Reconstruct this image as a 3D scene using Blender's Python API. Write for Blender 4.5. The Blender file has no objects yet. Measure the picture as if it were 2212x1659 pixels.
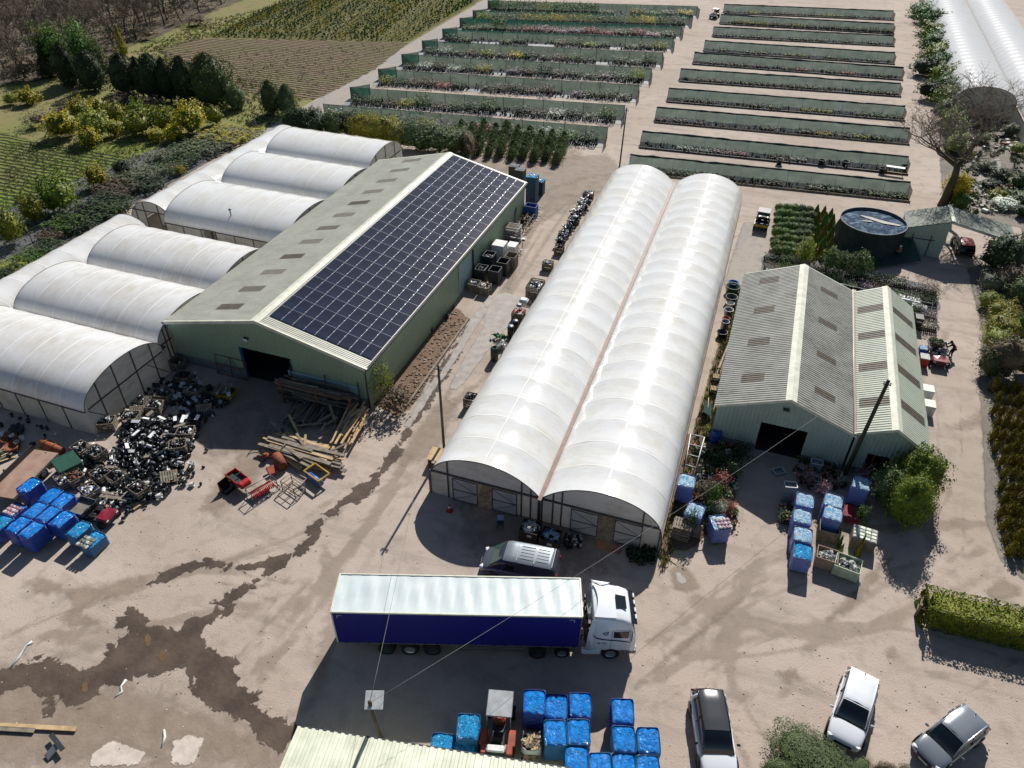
import bpy, math, random
import numpy as np
from mathutils import Vector, Matrix, noise as mnoise
random.seed(7)
S = bpy.context.scene
COL = S.collection
PI = math.pi
# ---------------------------------------------------------------- camera model (site axes: X across the yard, Y along the tunnels)
F, TH, RO, H, YAW = 1600.0, math.radians(38.0), -0.010, 38.4, math.radians(19.4)
def P(u, v, z=0.0):
    "ground point (at height z) seen at survey position u, v of the 2212 x 1659 air photo"
    x, y = u-1106, -(v-829.5)
    c, s = math.cos(RO), math.sin(RO); x, y = c*x-s*y, s*x+c*y
    ct, st = math.cos(TH), math.sin(TH)
    dx, dy, dz = x, F*ct+y*st, -F*st+y*ct
    c, s = math.cos(YAW), math.sin(YAW)
    k = (z-H)/dz
    return Vector(((c*dx-s*dy)*k, (s*dx+c*dy)*k, z))
def Q(X, Y, Z):
    c, s = math.cos(-YAW), math.sin(-YAW)
    x, y, z = c*X-s*Y, s*X+c*Y, Z-H
    ct, st = math.cos(TH), math.sin(TH)
    d = y*ct-z*st; up = y*st+z*ct
    px, py = x/d*F, up/d*F
    c, s = math.cos(-RO), math.sin(-RO)
    px, py = c*px-s*py, s*px+c*py
    return px+1106, 829.5-py, d
def size_at(u, vb, vt, w):
    "place, height and width of an upright thing from its foot row, top row and width"
    p = P(u, vb); d = Q(p.x, p.y, 0)[2]
    lo, hi = 0.0, 30.0
    for _ in range(30):
        m = (lo+hi)/2
        if Q(p.x, p.y, m)[1] > vt: lo = m
        else: hi = m
    return p, lo, w*d/F
# ---------------------------------------------------------------- object helpers
def tag(o, label=None, cat=None, group=None, kind=None):
    if label: o["label"] = label
    if cat: o["category"] = cat
    if group: o["group"] = group
    if kind: o["kind"] = kind
    return o
def empty(name, loc, rz=0.0, label=None, cat=None, group=None):
    o = bpy.data.objects.new(name, None); COL.objects.link(o)
    o.empty_display_size = .3
    o.location = loc; o.rotation_euler = (0, 0, rz)
    return tag(o, label, cat, group)
def copy_tree(o, parent=None):
    c = o.copy(); COL.objects.link(c)
    if parent: c.parent = parent
    for ch in o.children: copy_tree(ch, c)
    return c
class MB:
    def __init__(s): s.v=[]; s.f=[]; s.m=[]; s.ms=[]; s.sm=[]
    def mi(s, mat):
        if mat not in s.ms: s.ms.append(mat)
        return s.ms.index(mat)
    def add(s, vs, fs, mat, smooth=False):
        b=len(s.v); s.v += [tuple(v) for v in vs]; k=s.mi(mat)
        for f in fs: s.f.append(tuple(i+b for i in f)); s.m.append(k); s.sm.append(smooth)
    def poly(s, pts, mat): s.add(pts, [tuple(range(len(pts)))], mat)
    def box(s, c, d, mat, rz=0, M=None, taper=1.0):
        x,y,z=d[0]/2,d[1]/2,d[2]/2
        vs=[]
        for k in (-1,1):
            t = taper if k>0 else 1
            for a,b in ((-1,-1),(1,-1),(1,1),(-1,1)): vs.append(Vector((a*x*t,b*y*t,k*z)))
        R = Matrix.Rotation(rz,3,'Z') if M is None else M
        vs=[R@v+Vector(c) for v in vs]
        s.add(vs,[(3,2,1,0),(4,5,6,7),(0,1,5,4),(1,2,6,5),(2,3,7,6),(3,0,4,7)],mat)
    def bbox(s, c, d, mat, b=.04, rz=0, M=None):
        "box with chamfered edges (three stacked rings of eight)"
        x,y,z=d[0]/2,d[1]/2,d[2]/2; b=min(b,x*.9,y*.9,z*.9)
        R = Matrix.Rotation(rz,3,'Z') if M is None else M
        def ring(hx,hy,zz,q): return [Vector(p) for p in ((-hx+q,-hy,zz),(hx-q,-hy,zz),(hx,-hy+q,zz),(hx,hy-q,zz),(hx-q,hy,zz),(-hx+q,hy,zz),(-hx,hy-q,zz),(-hx,-hy+q,zz))]
        rs=[ring(x-b,y-b,-z,b*.6),ring(x,y,-z+b,b),ring(x,y,z-b,b),ring(x-b,y-b,z,b*.6)]
        vs=[R@p+Vector(c) for r in rs for p in r]; fs=[tuple(range(7,-1,-1)),tuple(range(24,32))]
        for k in range(3):
            for i in range(8): j=(i+1)%8; fs.append((k*8+i,k*8+j,k*8+8+j,k*8+8+i))
        s.add(vs,fs,mat)
    def tube(s, pts, r, mat, n=6, cap=True, smooth=True):
        pts=[Vector(p) for p in pts]; rs=r if isinstance(r,(list,tuple)) else [r]*len(pts)
        vs=[]; L=len(pts); prev=None
        for i,p in enumerate(pts):
            t=(pts[min(i+1,L-1)]-pts[max(i-1,0)]); t=t.normalized() if t.length>1e-9 else Vector((0,0,1))
            if prev is None:
                a=Vector((0,0,1)) if abs(t.z)<.9 else Vector((1,0,0)); u=t.cross(a).normalized()
            else: u=(prev-t*prev.dot(t)).normalized()
            prev=u; w=t.cross(u)
            for k in range(n):
                q=2*PI*k/n; vs.append(p+(u*math.cos(q)+w*math.sin(q))*rs[i])
        fs=[]
        for i in range(L-1):
            for k in range(n):
                j=(k+1)%n; fs.append((i*n+k,i*n+j,i*n+n+j,i*n+n+k))
        if cap: fs.append(tuple(range(n-1,-1,-1))); fs.append(tuple((L-1)*n+k for k in range(n)))
        s.add(vs,fs,mat,smooth)
    def lathe(s, prof, mat, c=(0,0,0), n=24, M=None, smooth=True, cap=False):
        R = Matrix.Identity(3) if M is None else M
        vs=[]
        for r,z in prof:
            for k in range(n):
                q=2*PI*k/n; vs.append(R@Vector((r*math.cos(q),r*math.sin(q),z))+Vector(c))
        fs=[]
        for i in range(len(prof)-1):
            for k in range(n):
                j=(k+1)%n; fs.append((i*n+k,i*n+j,i*n+n+j,i*n+n+k))
        if cap: fs.append(tuple(range(n-1,-1,-1))); fs.append(tuple((len(prof)-1)*n+k for k in range(n)))
        s.add(vs,fs,mat,smooth)
    def loft(s, rings, mat, close=True, cap=True, smooth=True):
        n=len(rings[0]); vs=[p for r in rings for p in r]; fs=[]
        for i in range(len(rings)-1):
            for k in range(n if close else n-1):
                j=(k+1)%n; fs.append((i*n+k,i*n+j,i*n+n+j,i*n+n+k))
        if cap: fs.append(tuple(range(n-1,-1,-1))); fs.append(tuple((len(rings)-1)*n+k for k in range(n)))
        s.add(vs,fs,mat,smooth)
    def mesh(s, name):
        me=bpy.data.meshes.new(name); me.from_pydata(s.v,[],s.f)
        for m in s.ms: me.materials.append(MAT[m] if isinstance(m,str) else m)
        me.polygons.foreach_set('material_index',s.m); me.polygons.foreach_set('use_smooth',s.sm)
        me.update(); return me
    def build(s, name, parent=None, loc=None, rz=0):
        o=bpy.data.objects.new(name,s.mesh(name)); COL.objects.link(o)
        if parent: o.parent=parent
        if loc is not None: o.location=loc
        if rz: o.rotation_euler=(0,0,rz)
        return o
def obj(name, me, parent=None, loc=(0,0,0), rz=0, sc=None):
    o=bpy.data.objects.new(name,me); COL.objects.link(o)
    if parent: o.parent=parent
    o.location=loc; o.rotation_euler=(0,0,rz)
    if sc: o.scale=sc
    return o
ORD=['zeroth','first','second','third','fourth','fifth','sixth','seventh','eighth','ninth','tenth','eleventh','twelfth','thirteenth','fourteenth','fifteenth','sixteenth','seventeenth','eighteenth','nineteenth','twentieth']
# ---------------------------------------------------------------- materials
def hx(h):
    h=h.lstrip('#'); r=[int(h[i:i+2],16)/255 for i in (0,2,4)]
    return tuple((c/12.92 if c<=.04045 else ((c+.055)/1.055)**2.4) for c in r)+(1,)
MAT={}
def newmat(name):
    m=bpy.data.materials.new(name); m.use_nodes=True; MAT[name]=m
    nt=m.node_tree; b=nt.nodes['Principled BSDF']; return m,nt,b
def N(nt,t,**k):
    n=nt.nodes.new(t)
    for a,v in k.items():
        if a in n.inputs: n.inputs[a].default_value=v
        else: setattr(n,a,v)
    return n
def ramp(nt, src, stops):
    r=N(nt,'ShaderNodeValToRGB'); e=r.color_ramp.elements
    while len(e)<len(stops): e.new(.5)
    for i,(p,c) in enumerate(stops): e[i].position=p; e[i].color=c
    nt.links.new(src,r.inputs[0]); return r.outputs[0]
def coord(nt, sc=(1,1,1)):
    t=N(nt,'ShaderNodeTexCoord'); m=N(nt,'ShaderNodeMapping'); m.inputs['Scale'].default_value=sc
    nt.links.new(t.outputs['Object'],m.inputs[0]); return m.outputs[0]
def nz(nt, vec, scale, detail=4, rough=.55, dist=0):
    n=N(nt,'ShaderNodeTexNoise',Scale=scale,Detail=detail,Roughness=rough,Distortion=dist); nt.links.new(vec,n.inputs['Vector']); return n.outputs[0]
def mixc(nt, f, a, b, mode='MIX'):
    m=N(nt,'ShaderNodeMix',data_type='RGBA',blend_type=mode)
    for s,i in ((f,0),(a,6),(b,7)):
        if hasattr(s,'links'): nt.links.new(s,m.inputs[i])
        else: m.inputs[i].default_value=s
    return m.outputs[2]
def bumpn(nt,b,h,st,dist=.05):
    n=N(nt,'ShaderNodeBump',Strength=st,Distance=dist); nt.links.new(h,n.inputs['Height']); nt.links.new(n.outputs[0],b.inputs['Normal'])
def pm(name,c1,c2=None,scale=3.,rough=.7,metal=0.,spec=.4,bump=0.,bscale=None,sc=(1,1,1),lo=.35,hi=.65,detail=5,coat=0.):
    m,nt,b=newmat(name)
    b.inputs['Roughness'].default_value=rough; b.inputs['Metallic'].default_value=metal; b.inputs['Specular IOR Level'].default_value=spec
    if coat: b.inputs['Coat Weight'].default_value=coat; b.inputs['Coat Roughness'].default_value=.08
    b.inputs['Base Color'].default_value=hx(c1)
    if c2:
        v=coord(nt,sc); n=nz(nt,v,scale,detail); c=ramp(nt,n,[(lo,hx(c1)),(hi,hx(c2))]); nt.links.new(c,b.inputs['Base Color'])
    if bump:
        v=coord(nt,sc); bumpn(nt,b,nz(nt,v,bscale or scale*3,4),bump)
    return m
def leafmat(name, cols, rough=.6, tr=.25):
    m,nt,b=newmat(name)
    g=N(nt,'ShaderNodeNewGeometry'); oi=N(nt,'ShaderNodeObjectInfo')
    k=len(cols); c=ramp(nt,g.outputs['Random Per Island'],[(i/(k-1) if k>1 else 0,hx(x)) for i,x in enumerate(cols)])
    mm=N(nt,'ShaderNodeMapRange'); mm.inputs['To Min'].default_value=.75; mm.inputs['To Max'].default_value=1.2
    nt.links.new(oi.outputs['Random'],mm.inputs[0])
    hs=N(nt,'ShaderNodeHueSaturation'); nt.links.new(c,hs.inputs['Color']); nt.links.new(mm.outputs[0],hs.inputs['Value'])
    nt.links.new(hs.outputs[0],b.inputs['Base Color']); b.inputs['Roughness'].default_value=rough; b.inputs['Specular IOR Level'].default_value=.3
    if tr:
        t=N(nt,'ShaderNodeBsdfTranslucent'); nt.links.new(hs.outputs[0],t.inputs[0]); mx=N(nt,'ShaderNodeMixShader'); mx.inputs[0].default_value=tr
        nt.links.new(b.outputs[0],mx.inputs[1]); nt.links.new(t.outputs[0],mx.inputs[2]); nt.links.new(mx.outputs[0],nt.nodes['Material Output'].inputs[0])
    return m
def dirtmat(name,a,b_,c,d,s1=.12,s2=1.2,s3=14,bump=.5,streak=None):
    "soil: broad patches, mid mottling, fine grain and pebbles"
    m,nt,b=newmat(name); v=coord(nt); b.inputs['Roughness'].default_value=.93; b.inputs['Specular IOR Level'].default_value=.15
    n1=nz(nt,v,s1,6,.6,.6); n2=nz(nt,v,s2,6,.65,.3); n3=nz(nt,v,s3,5,.7)
    x=mixc(nt,ramp(nt,n1,[(.36,(0,0,0,1)),(.64,(1,1,1,1))]),hx(a),hx(b_))
    x=mixc(nt,ramp(nt,n2,[(.5,(0,0,0,1)),(.72,(.75,.75,.75,1))]),x,hx(c))
    x=mixc(nt,ramp(nt,n3,[(.56,(0,0,0,1)),(.72,(.6,.6,.6,1))]),x,hx(d))
    vo=N(nt,'ShaderNodeTexVoronoi',Scale=5.0); nt.links.new(v,vo.inputs['Vector'])
    x=mixc(nt,ramp(nt,vo.outputs['Distance'],[(.03,(.3,.3,.3,1)),(.08,(0,0,0,1))]),x,hx('#cfc6bb'))
    if streak:
        vs=coord(nt,streak); ns=nz(nt,vs,1.0,5,.6,.8)
        x=mixc(nt,ramp(nt,ns,[(.52,(0,0,0,1)),(.66,(.55,.55,.55,1))]),x,hx(c))
    nt.links.new(x,b.inputs['Base Color'])
    ad=N(nt,'ShaderNodeMath',operation='ADD'); nt.links.new(n2,ad.inputs[0]); nt.links.new(n3,ad.inputs[1])
    bumpn(nt,b,ad.outputs[0],bump,.06)
    return m
dirtmat('yard_dirt','#b4a69b','#a6988c','#8f8379','#7b7068',.07,.7,9,.5,streak=(.10,.45,1))
dirtmat('track_grey','#97938f','#a49a90','#7f7b77','#6a6662',.1,1.2,12,.4)
dirtmat('field_grass','#6c7a34','#787645','#506a26','#5c503c',.06,.8,7,.8)
dirtmat('bank_grass','#757a45','#827656','#566630','#5c5142',.10,.5,5,.9)
dirtmat('wood_floor','#5c5347','#665c4e','#4b4c36','#3a342b',.08,.6,5,.8)
dirtmat('soil_dark','#7a6656','#6a5749','#54463b','#8d7a68',.2,1.5,8,.8)
dirtmat('garden_ground','#8b847a','#77706a','#5d5a50','#4b4a40',.2,1.4,8,.5)
def plough(name,a,b_,c,per):
    m,nt,b=newmat(name); v=coord(nt); b.inputs['Roughness'].default_value=.95; b.inputs['Specular IOR Level'].default_value=.1
    w=N(nt,'ShaderNodeTexWave',bands_direction='Y',Scale=per,Distortion=3.5,Detail=4); w.inputs['Detail Scale'].default_value=1.6; nt.links.new(v,w.inputs[0])
    n1=nz(nt,v,.09,5,.6); n2=nz(nt,v,1.6,6,.7)
    x=mixc(nt,ramp(nt,n1,[(.38,(0,0,0,1)),(.62,(1,1,1,1))]),hx(a),hx(b_))
    x=mixc(nt,ramp(nt,w.outputs[0],[(.35,(.8,.8,.8,1)),(.7,(0,0,0,1))]),x,hx(c))
    x=mixc(nt,ramp(nt,n2,[(.55,(0,0,0,1)),(.7,(.7,.7,.7,1))]),x,hx(a))
    nt.links.new(x,b.inputs['Base Color']); ad=N(nt,'ShaderNodeMath',operation='ADD'); nt.links.new(w.outputs[0],ad.inputs[0]); nt.links.new(n2,ad.inputs[1])
    bumpn(nt,b,ad.outputs[0],.8,.25)
plough('ploughed','#78695a','#6c6a48','#55483c',.30)
plough('grass_rows','#667a30','#626a38','#4c433a',.36)
plough('crop_soil','#6a6840','#7a714c','#4f522e',.5)
pm('mud_wet','#5c4f45','#473c35',.7,rough=.8,spec=.2,bump=.7,bscale=3.2)
pm('mud_damp','#877869','#998a7c',.9,rough=.8,bump=.5,bscale=5)
pm('puddle','#6f5a44','#64503c',2,rough=.08,spec=.6)
pm('silt','#9a938c','#827b75',1.5,rough=.6,spec=.3,bump=.4,bscale=6)
pm('concrete_pad','#c9bdb2','#b5a99e',2,rough=.85,bump=.2)
pm('mat_black','#4a4b4c','#5c5d5d',1.2,rough=.8,bump=.2)
pm('mat_grey','#85898a','#6c7072',.7,rough=.7,bump=.2)
def film(name, base, stain, amt, rough):
    m,nt,b=newmat(name); v=coord(nt,(1,1,1)); vs=coord(nt,(.5,2.6,2.0))
    n1=nz(nt,v,.35,5,.6,.5); n2=nz(nt,vs,1.1,6,.7,.6)
    mu=N(nt,'ShaderNodeMath',operation='MULTIPLY'); nt.links.new(n1,mu.inputs[0]); nt.links.new(n2,mu.inputs[1])
    x=mixc(nt,ramp(nt,mu.outputs[0],[(.20,(0,0,0,1)),(.42,(amt,amt,amt,1))]),hx(base),hx(stain))
    nt.links.new(x,b.inputs['Base Color']); b.inputs['Roughness'].default_value=rough; b.inputs['Specular IOR Level'].default_value=.5
    vb=coord(nt,(.8,1.6,1)); bumpn(nt,b,nz(nt,vb,1.2,3,.5,1.0),.07,.05)
    tl=N(nt,'ShaderNodeBsdfTranslucent'); nt.links.new(x,tl.inputs[0]); mx=N(nt,'ShaderNodeMixShader'); mx.inputs[0].default_value=.45 if name=='film_wall' else .16; nt.links.new(b.outputs[0],mx.inputs[1]); nt.links.new(tl.outputs[0],mx.inputs[2]); nt.links.new(mx.outputs[0],nt.nodes['Material Output'].inputs[0])
    return m
film('film_white','#e9eaea','#d3ccb8',.6,.12)
film('film_dirty','#e4e4e4','#c2b8a6',.65,.22)
film('film_far','#dcdcdc','#cccac6',.4,.2)
film('film_wall','#dcdad4','#a8a694',.8,.45)
pm('hoop_tape','#ecedea',rough=.3)
pm('hoop_steel','#8a949c',rough=.35,metal=.6)
pm('frame_dark','#3f4144','#56504a',3,rough=.6)
pm('gutter_rust','#86695e','#70564c',2,rough=.6)
pm('gutter_dark','#4b4747','#3b3938',2,rough=.6)
def sheetmat(name,base,dark,amt=.5,rough=.45):
    m,nt,b=newmat(name); v=coord(nt,(1,1,1)); n1=nz(nt,v,.5,5,.6,.3); n2=nz(nt,coord(nt,(.5,3,3)),1.5,5,.7)
    mu=N(nt,'ShaderNodeMath',operation='MULTIPLY'); nt.links.new(n1,mu.inputs[0]); nt.links.new(n2,mu.inputs[1])
    x=mixc(nt,ramp(nt,mu.outputs[0],[(.18,(0,0,0,1)),(.38,(amt,amt,amt,1))]),hx(base),hx(dark))
    nt.links.new(x,b.inputs['Base Color']); b.inputs['Roughness'].default_value=rough; b.inputs['Metallic'].default_value=.0
sheetmat('roof_sage','#bbbbae','#9c9a8c',.7)
sheetmat('roof_grey','#9a9a92','#74736b',.9)
sheetmat('roof_pale','#b9bfae','#94968a',.5)
sheetmat('roof_shingle','#7f857a','#5f655c',.9,.8)
pm('valley_shade','#5d625a',rough=.6)  # shade between the ribs, painted as a darker valley colour
sheetmat('wall_green','#90a48a','#74866f',.4)
sheetmat('wall_pale','#a3b2a5','#85927f',.5)
pm('cap_cream','#d8d9c8','#bfbfae',1.5,rough=.5)
pm('skylight_brown','#6b6355','#575044',4,rough=.5)
pm('blockwork','#7c7f80','#6a6c6a',1.5,rough=.9,bump=.2)
pm('panel_cell','#1a1f30','#232a3d',.6,rough=.07,spec=.45)
pm('panel_line','#757a88',rough=.5,metal=.2)
pm('clip_metal','#f0f0f4',rough=.2,metal=.6)
pm('steel_dark','#3a3e42',rough=.5,metal=.3)
pm('door_pale','#9db4b4','#8ea3a3',1,rough=.6)
pm('interior_dark','#2a2a2c',rough=.9)
pm('wood_pole','#5c5346','#463f35',3,rough=.85,sc=(1,1,.15),bump=.3)
pm('wood_new','#c0a67e','#a38a66',2,rough=.8,sc=(1,1,1),bump=.2)
pm('wood_grey','#8a8072','#6c6357',2.5,rough=.85,bump=.2)
pm('wood_crate','#8d8374','#6b6256',3,rough=.85)
pm('rust','#8a4a30','#5f3626',3,rough=.8,bump=.2)
pm('crimson_paint','#8a2236','#6a1a2a',3,rough=.35)
pm('red_paint','#b8322a','#8f241f',3,rough=.4)
pm('orange_paint','#a8442c','#743424',3,rough=.55)
pm('yellow_paint','#b8952f','#85692a',3,rough=.55)
pm('blue_paint','#2b5aa0','#234a86',3,rough=.45)
pm('grey_metal','#8e9296','#74787c',2,rough=.4,metal=.5)
pm('black_plastic','#17181a','#222427',4,rough=.38,spec=.5)
pm('white_plastic','#d9dad8','#bfc0be',3,rough=.45)
pm('terracotta','#9c5236','#844530',3,rough=.7)
pm('net_dark','#22353a','#1a2a2e',3,rough=.8,bump=.6,bscale=6)
pm('white_paint','#dcdfe2',rough=.22,coat=.6)
pm('silver_paint','#8b9298',rough=.25,metal=.55,coat=.6)
pm('van_grey','#5a5e68',rough=.24,metal=.35,coat=.6)
pm('black_gloss','#1c1e21',rough=.12,coat=.5)
pm('roof_grey_gloss','#3c3e42',rough=.22,coat=.5)
pm('car_glass','#0f171b',rough=.05,spec=.9)
pm('van_screen','#3f5753',rough=.06,spec=.8)
pm('tyre','#1b1b1c',rough=.85)
pm('rim','#a8acb0',rough=.3,metal=.7)
pm('lamp_glass','#dfe3e6',rough=.1,spec=.8)
pm('lamp_red','#8f1a1a',rough=.15)
pm('lamp_orange','#d8752a',rough=.2)
pm('skin','#b98a6c',rough=.6)
pm('cloth_black','#1c1d20','#26272b',6,rough=.9)
pm('cloth_navy','#2b3550','#232b42',6,rough=.9)
pm('cloth_tan','#a8793f','#8a6333',6,rough=.9)
pm('hair_dark','#2b211b',rough=.8)
pm('cap_white','#d9dcdd',rough=.8)
pm('bark','#6b6052','#50473b',2,rough=.95,bump=.6,sc=(1,1,.3))
pm('bark_moss','#4f4938','#3a3529',1.5,rough=.95,bump=.6,sc=(1,1,.4))
pm('twig','#7f756b','#655b50',3,rough=.95)
pm('twig_dark','#54493c','#42392f',3,rough=.95)
def netmat(name,col,tr):
    m,nt,b=newmat(name); v=coord(nt); n=nz(nt,v,.6,5,.6)
    x=ramp(nt,n,[(.35,hx(col)),(.7,tuple(min(1,c*1.5) for c in hx(col)[:3])+(1,))]); nt.links.new(x,b.inputs['Base Color']); b.inputs['Roughness'].default_value=.8
    t=N(nt,'ShaderNodeBsdfTranslucent'); nt.links.new(x,t.inputs[0]); m1=N(nt,'ShaderNodeMixShader'); m1.inputs[0].default_value=.38; nt.links.new(b.outputs[0],m1.inputs[1]); nt.links.new(t.outputs[0],m1.inputs[2])
    tp=N(nt,'ShaderNodeBsdfTransparent'); m2=N(nt,'ShaderNodeMixShader'); mr=N(nt,'ShaderNodeMapRange'); mr.inputs['To Min'].default_value=tr-.10; mr.inputs['To Max'].default_value=tr+.12; nt.links.new(n,mr.inputs[0]); nt.links.new(mr.outputs[0],m2.inputs[0])
    nt.links.new(m1.outputs[0],m2.inputs[1]); nt.links.new(tp.outputs[0],m2.inputs[2]); nt.links.new(m2.outputs[0],nt.nodes['Material Output'].inputs[0])
netmat('net_green','#22493e',.16)
netmat('net_teal','#32544e',.18)
leafmat('lf_cypress',['#1c2b1a','#2b3c22','#3c4a2a','#232f1f'])
leafmat('lf_yew',['#2a3a24','#43542f','#5a6636','#34432a'])
leafmat('lf_spring',['#4a6a2c','#62823a','#3c5a2a','#748c48'])
leafmat('lf_laurel',['#b8a81c','#d2bc26','#7f8a26','#4a5c20','#dcc83a','#c8b424'],rough=.55)
leafmat('lf_hedge',['#4a601c','#74821f','#a09c2c','#32461a','#5c7020'],rough=.55)
leafmat('lf_bush',['#3a5a1c','#56742a','#8a9a30','#26401a','#a8aa3a'],rough=.55)
leafmat('lf_ivy',['#25401c','#36592a','#47702f','#5a7d3a'],rough=.6)
leafmat('lf_grey',['#5e6650','#767c64','#4b523f','#8a8c72'])
leafmat('lf_olive',['#4b5f38','#6d7c50','#37492b','#84905f'])
leafmat('lf_dark',['#26381f','#3a5030','#1c2b19','#4f613a'])
leafmat('lf_gold',['#5a581e','#3a421a','#94821f','#2a3216','#706a22'])
leafmat('lf_conifer',['#33501f','#4b6a2b','#647e36','#283f1a'])
leafmat('lf_lime',['#80903a','#9a9e46','#667a34','#b0ac50'])
leafmat('lf_red',['#8a3530','#b05a55','#6a4a38','#c9a0a0'])
leafmat('lf_pink',['#b08a90','#d8b8c0','#8a5a60','#6a6a4a'])
leafmat('lf_white',['#c8cfc0','#9aa58c','#e2e4dc','#6f7d5e'])
leafmat('lf_brown',['#6b5d4a','#54493a','#7d6f5a','#433c2e'])
leafmat('lf_heath',['#7d8a3a','#a09432','#66722f','#b59a3c'])
leafmat('lf_yellow',['#c9b01c','#e0c62a','#9a8d1e','#6f7a22'])
leafmat('lf_purple',['#6f5f6a','#8d7d88','#57504c','#9a8e90'])
pm('cable_grey','#8a8a88',rough=.5)
pm('trailer_roof','#cdd6d6','#c0cbcd',.6,rough=.35,bump=.15,bscale=2)
pm('curtain_blue','#191a74','#1d1e7c',.4,rough=.42,spec=.4,bump=.25,bscale=1.5)
pm('cab_white','#dde2e6',rough=.2,coat=.7)
pm('cab_seam_dark','#30343a',rough=.4)  # dark line along the cab door joints
pm('tray_blue','#27405e','#1d3148',5,rough=.45)
pm('box_green','#23463a','#2d5445',2,rough=.45)
pm('bed_rust','#9c8374','#8a6c5c',1.2,rough=.8,bump=.2)
pm('wood_dark','#4a3a34','#3a2e2a',2,rough=.8)
pm('plywood','#a3745a','#8f6450',2,rough=.8)
pm('hose_yellow','#b3b06a','#9c9a58',3,rough=.5)
pm('crate_grey','#8f979c','#767e84',4,rough=.5)
pm('cardboard','#a08c78','#8f7c69',2,rough=.85)
pm('green_box','#b9c4b4','#9db08f',3,rough=.6)
pm('net_bright','#2f8f5a','#237048',5,rough=.7)
pm('drum_green','#3b4a40','#2f3d35',3,rough=.5)
pm('tank_steel','#4a5358','#3a4247',1.5,rough=.5,metal=.3)
pm('roof_cream','#d5d8c4','#b9bda8',.8,rough=.45)
pm('bags_green2','#b8c2a8','#d9ddd0',8,rough=.35)
pm('van_glass_side','#33363e',rough=.2,coat=.5)

def soften(name, amp=.55, nscale=2.2, lo=.42, hi=.58):
    src=MAT[name]; m=src.copy(); m.name=name+'_patch'; MAT[name+'_patch']=m; nt=m.node_tree; b=nt.nodes['Principled BSDF']
    a=N(nt,'ShaderNodeAttribute',attribute_name='edge'); v=coord(nt); n=nz(nt,v,nscale,6,.65,.6)
    s=N(nt,'ShaderNodeMath',operation='SUBTRACT'); nt.links.new(n,s.inputs[0]); s.inputs[1].default_value=.5
    q=N(nt,'ShaderNodeMath',operation='MULTIPLY_ADD'); nt.links.new(s.outputs[0],q.inputs[0]); q.inputs[1].default_value=amp; nt.links.new(a.outputs['Fac'],q.inputs[2])
    r=N(nt,'ShaderNodeMapRange',interpolation_type='SMOOTHSTEP'); r.inputs['From Min'].default_value=lo; r.inputs['From Max'].default_value=hi; nt.links.new(q.outputs[0],r.inputs[0]); nt.links.new(r.outputs[0],b.inputs['Alpha'])
for n_,a_,s_,l_,h_ in (('mud_wet',1.5,.9,.46,.55),('mud_damp',1.3,.9,.25,.95),('silt',1.2,2.0,.35,.65),('puddle',.7,3,.45,.55),('concrete_pad',1.8,1.6,.42,.60),('soil_dark',1.0,1.2,.35,.65),('track_grey',.6,.8,.3,.7),('bank_grass',.8,.6,.3,.7),('field_grass',.9,.5,.3,.7),('grass_rows',.9,.5,.3,.7),('ploughed',1.0,.5,.35,.65),('crop_soil',.8,.5,.35,.65),('wood_floor',.9,.3,.3,.7),('mat_black',.5,1.0,.42,.58),('mat_grey',.6,1.2,.4,.6),('garden_ground',.6,.8,.35,.65)): soften(n_,a_,s_,l_,h_)

def fade(src,name,k):
    m=MAT[src+'_patch'].copy(); m.name=name; MAT[name]=m; MAT[name+'_patch']=m; nt=m.node_tree; b=nt.nodes['Principled BSDF']; l=b.inputs['Alpha'].links[0]; s=l.from_socket
    q=N(nt,'ShaderNodeMath',operation='MULTIPLY'); nt.links.new(s,q.inputs[0]); q.inputs[1].default_value=k; nt.links.new(q.outputs[0],b.inputs['Alpha'])
fade('mud_damp','wheel_wear',.36); fade('mud_damp','damp_shade_soft',.75); fade('mud_damp','damp_halo',.6)
# ================================================================ camera, sun, sky
cd=bpy.data.cameras.new('camera'); cam=bpy.data.objects.new('camera',cd); COL.objects.link(cam); S.camera=cam
cam.location=(0,0,H)
cam.matrix_world=Matrix.Translation((0,0,H))@Matrix.Rotation(YAW,4,'Z')@Matrix.Rotation(PI/2-TH,4,'X')@Matrix.Rotation(-RO,4,'Z')
cd.sensor_width=36; cd.lens=36*F/2212; cd.clip_end=3000; cd.clip_start=.5
SUN_EL, SUN_AZ = math.radians(37.5), math.radians(-1.2)   # the sun stands up the yard, shadows fall towards the camera
sd=bpy.data.lights.new('sun','SUN'); sd.energy=4.6; sd.angle=math.radians(.5); sd.color=(1,.96,.90)
so=bpy.data.objects.new('sun',sd); COL.objects.link(so)
dv=Vector((math.sin(SUN_AZ)*math.cos(SUN_EL),math.cos(SUN_AZ)*math.cos(SUN_EL),math.sin(SUN_EL)))
so.rotation_euler=dv.to_track_quat('Z','Y').to_euler(); so.location=(0,40,60)
W=bpy.data.worlds.new('World'); S.world=W; W.use_nodes=True; nt=W.node_tree; bg=nt.nodes['Background']
sk=nt.nodes.new('ShaderNodeTexSky'); sk.sky_type='NISHITA'; sk.sun_disc=False; sk.sun_elevation=SUN_EL; sk.sun_rotation=-SUN_AZ*-1; sk.air_density=1.0; sk.dust_density=.6
nt.links.new(sk.outputs[0],bg.inputs[0]); bg.inputs[1].default_value=.046
S.view_settings.view_transform='Standard'; S.view_settings.look='None'; S.view_settings.gamma=1; S.view_settings.exposure=.46
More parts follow.
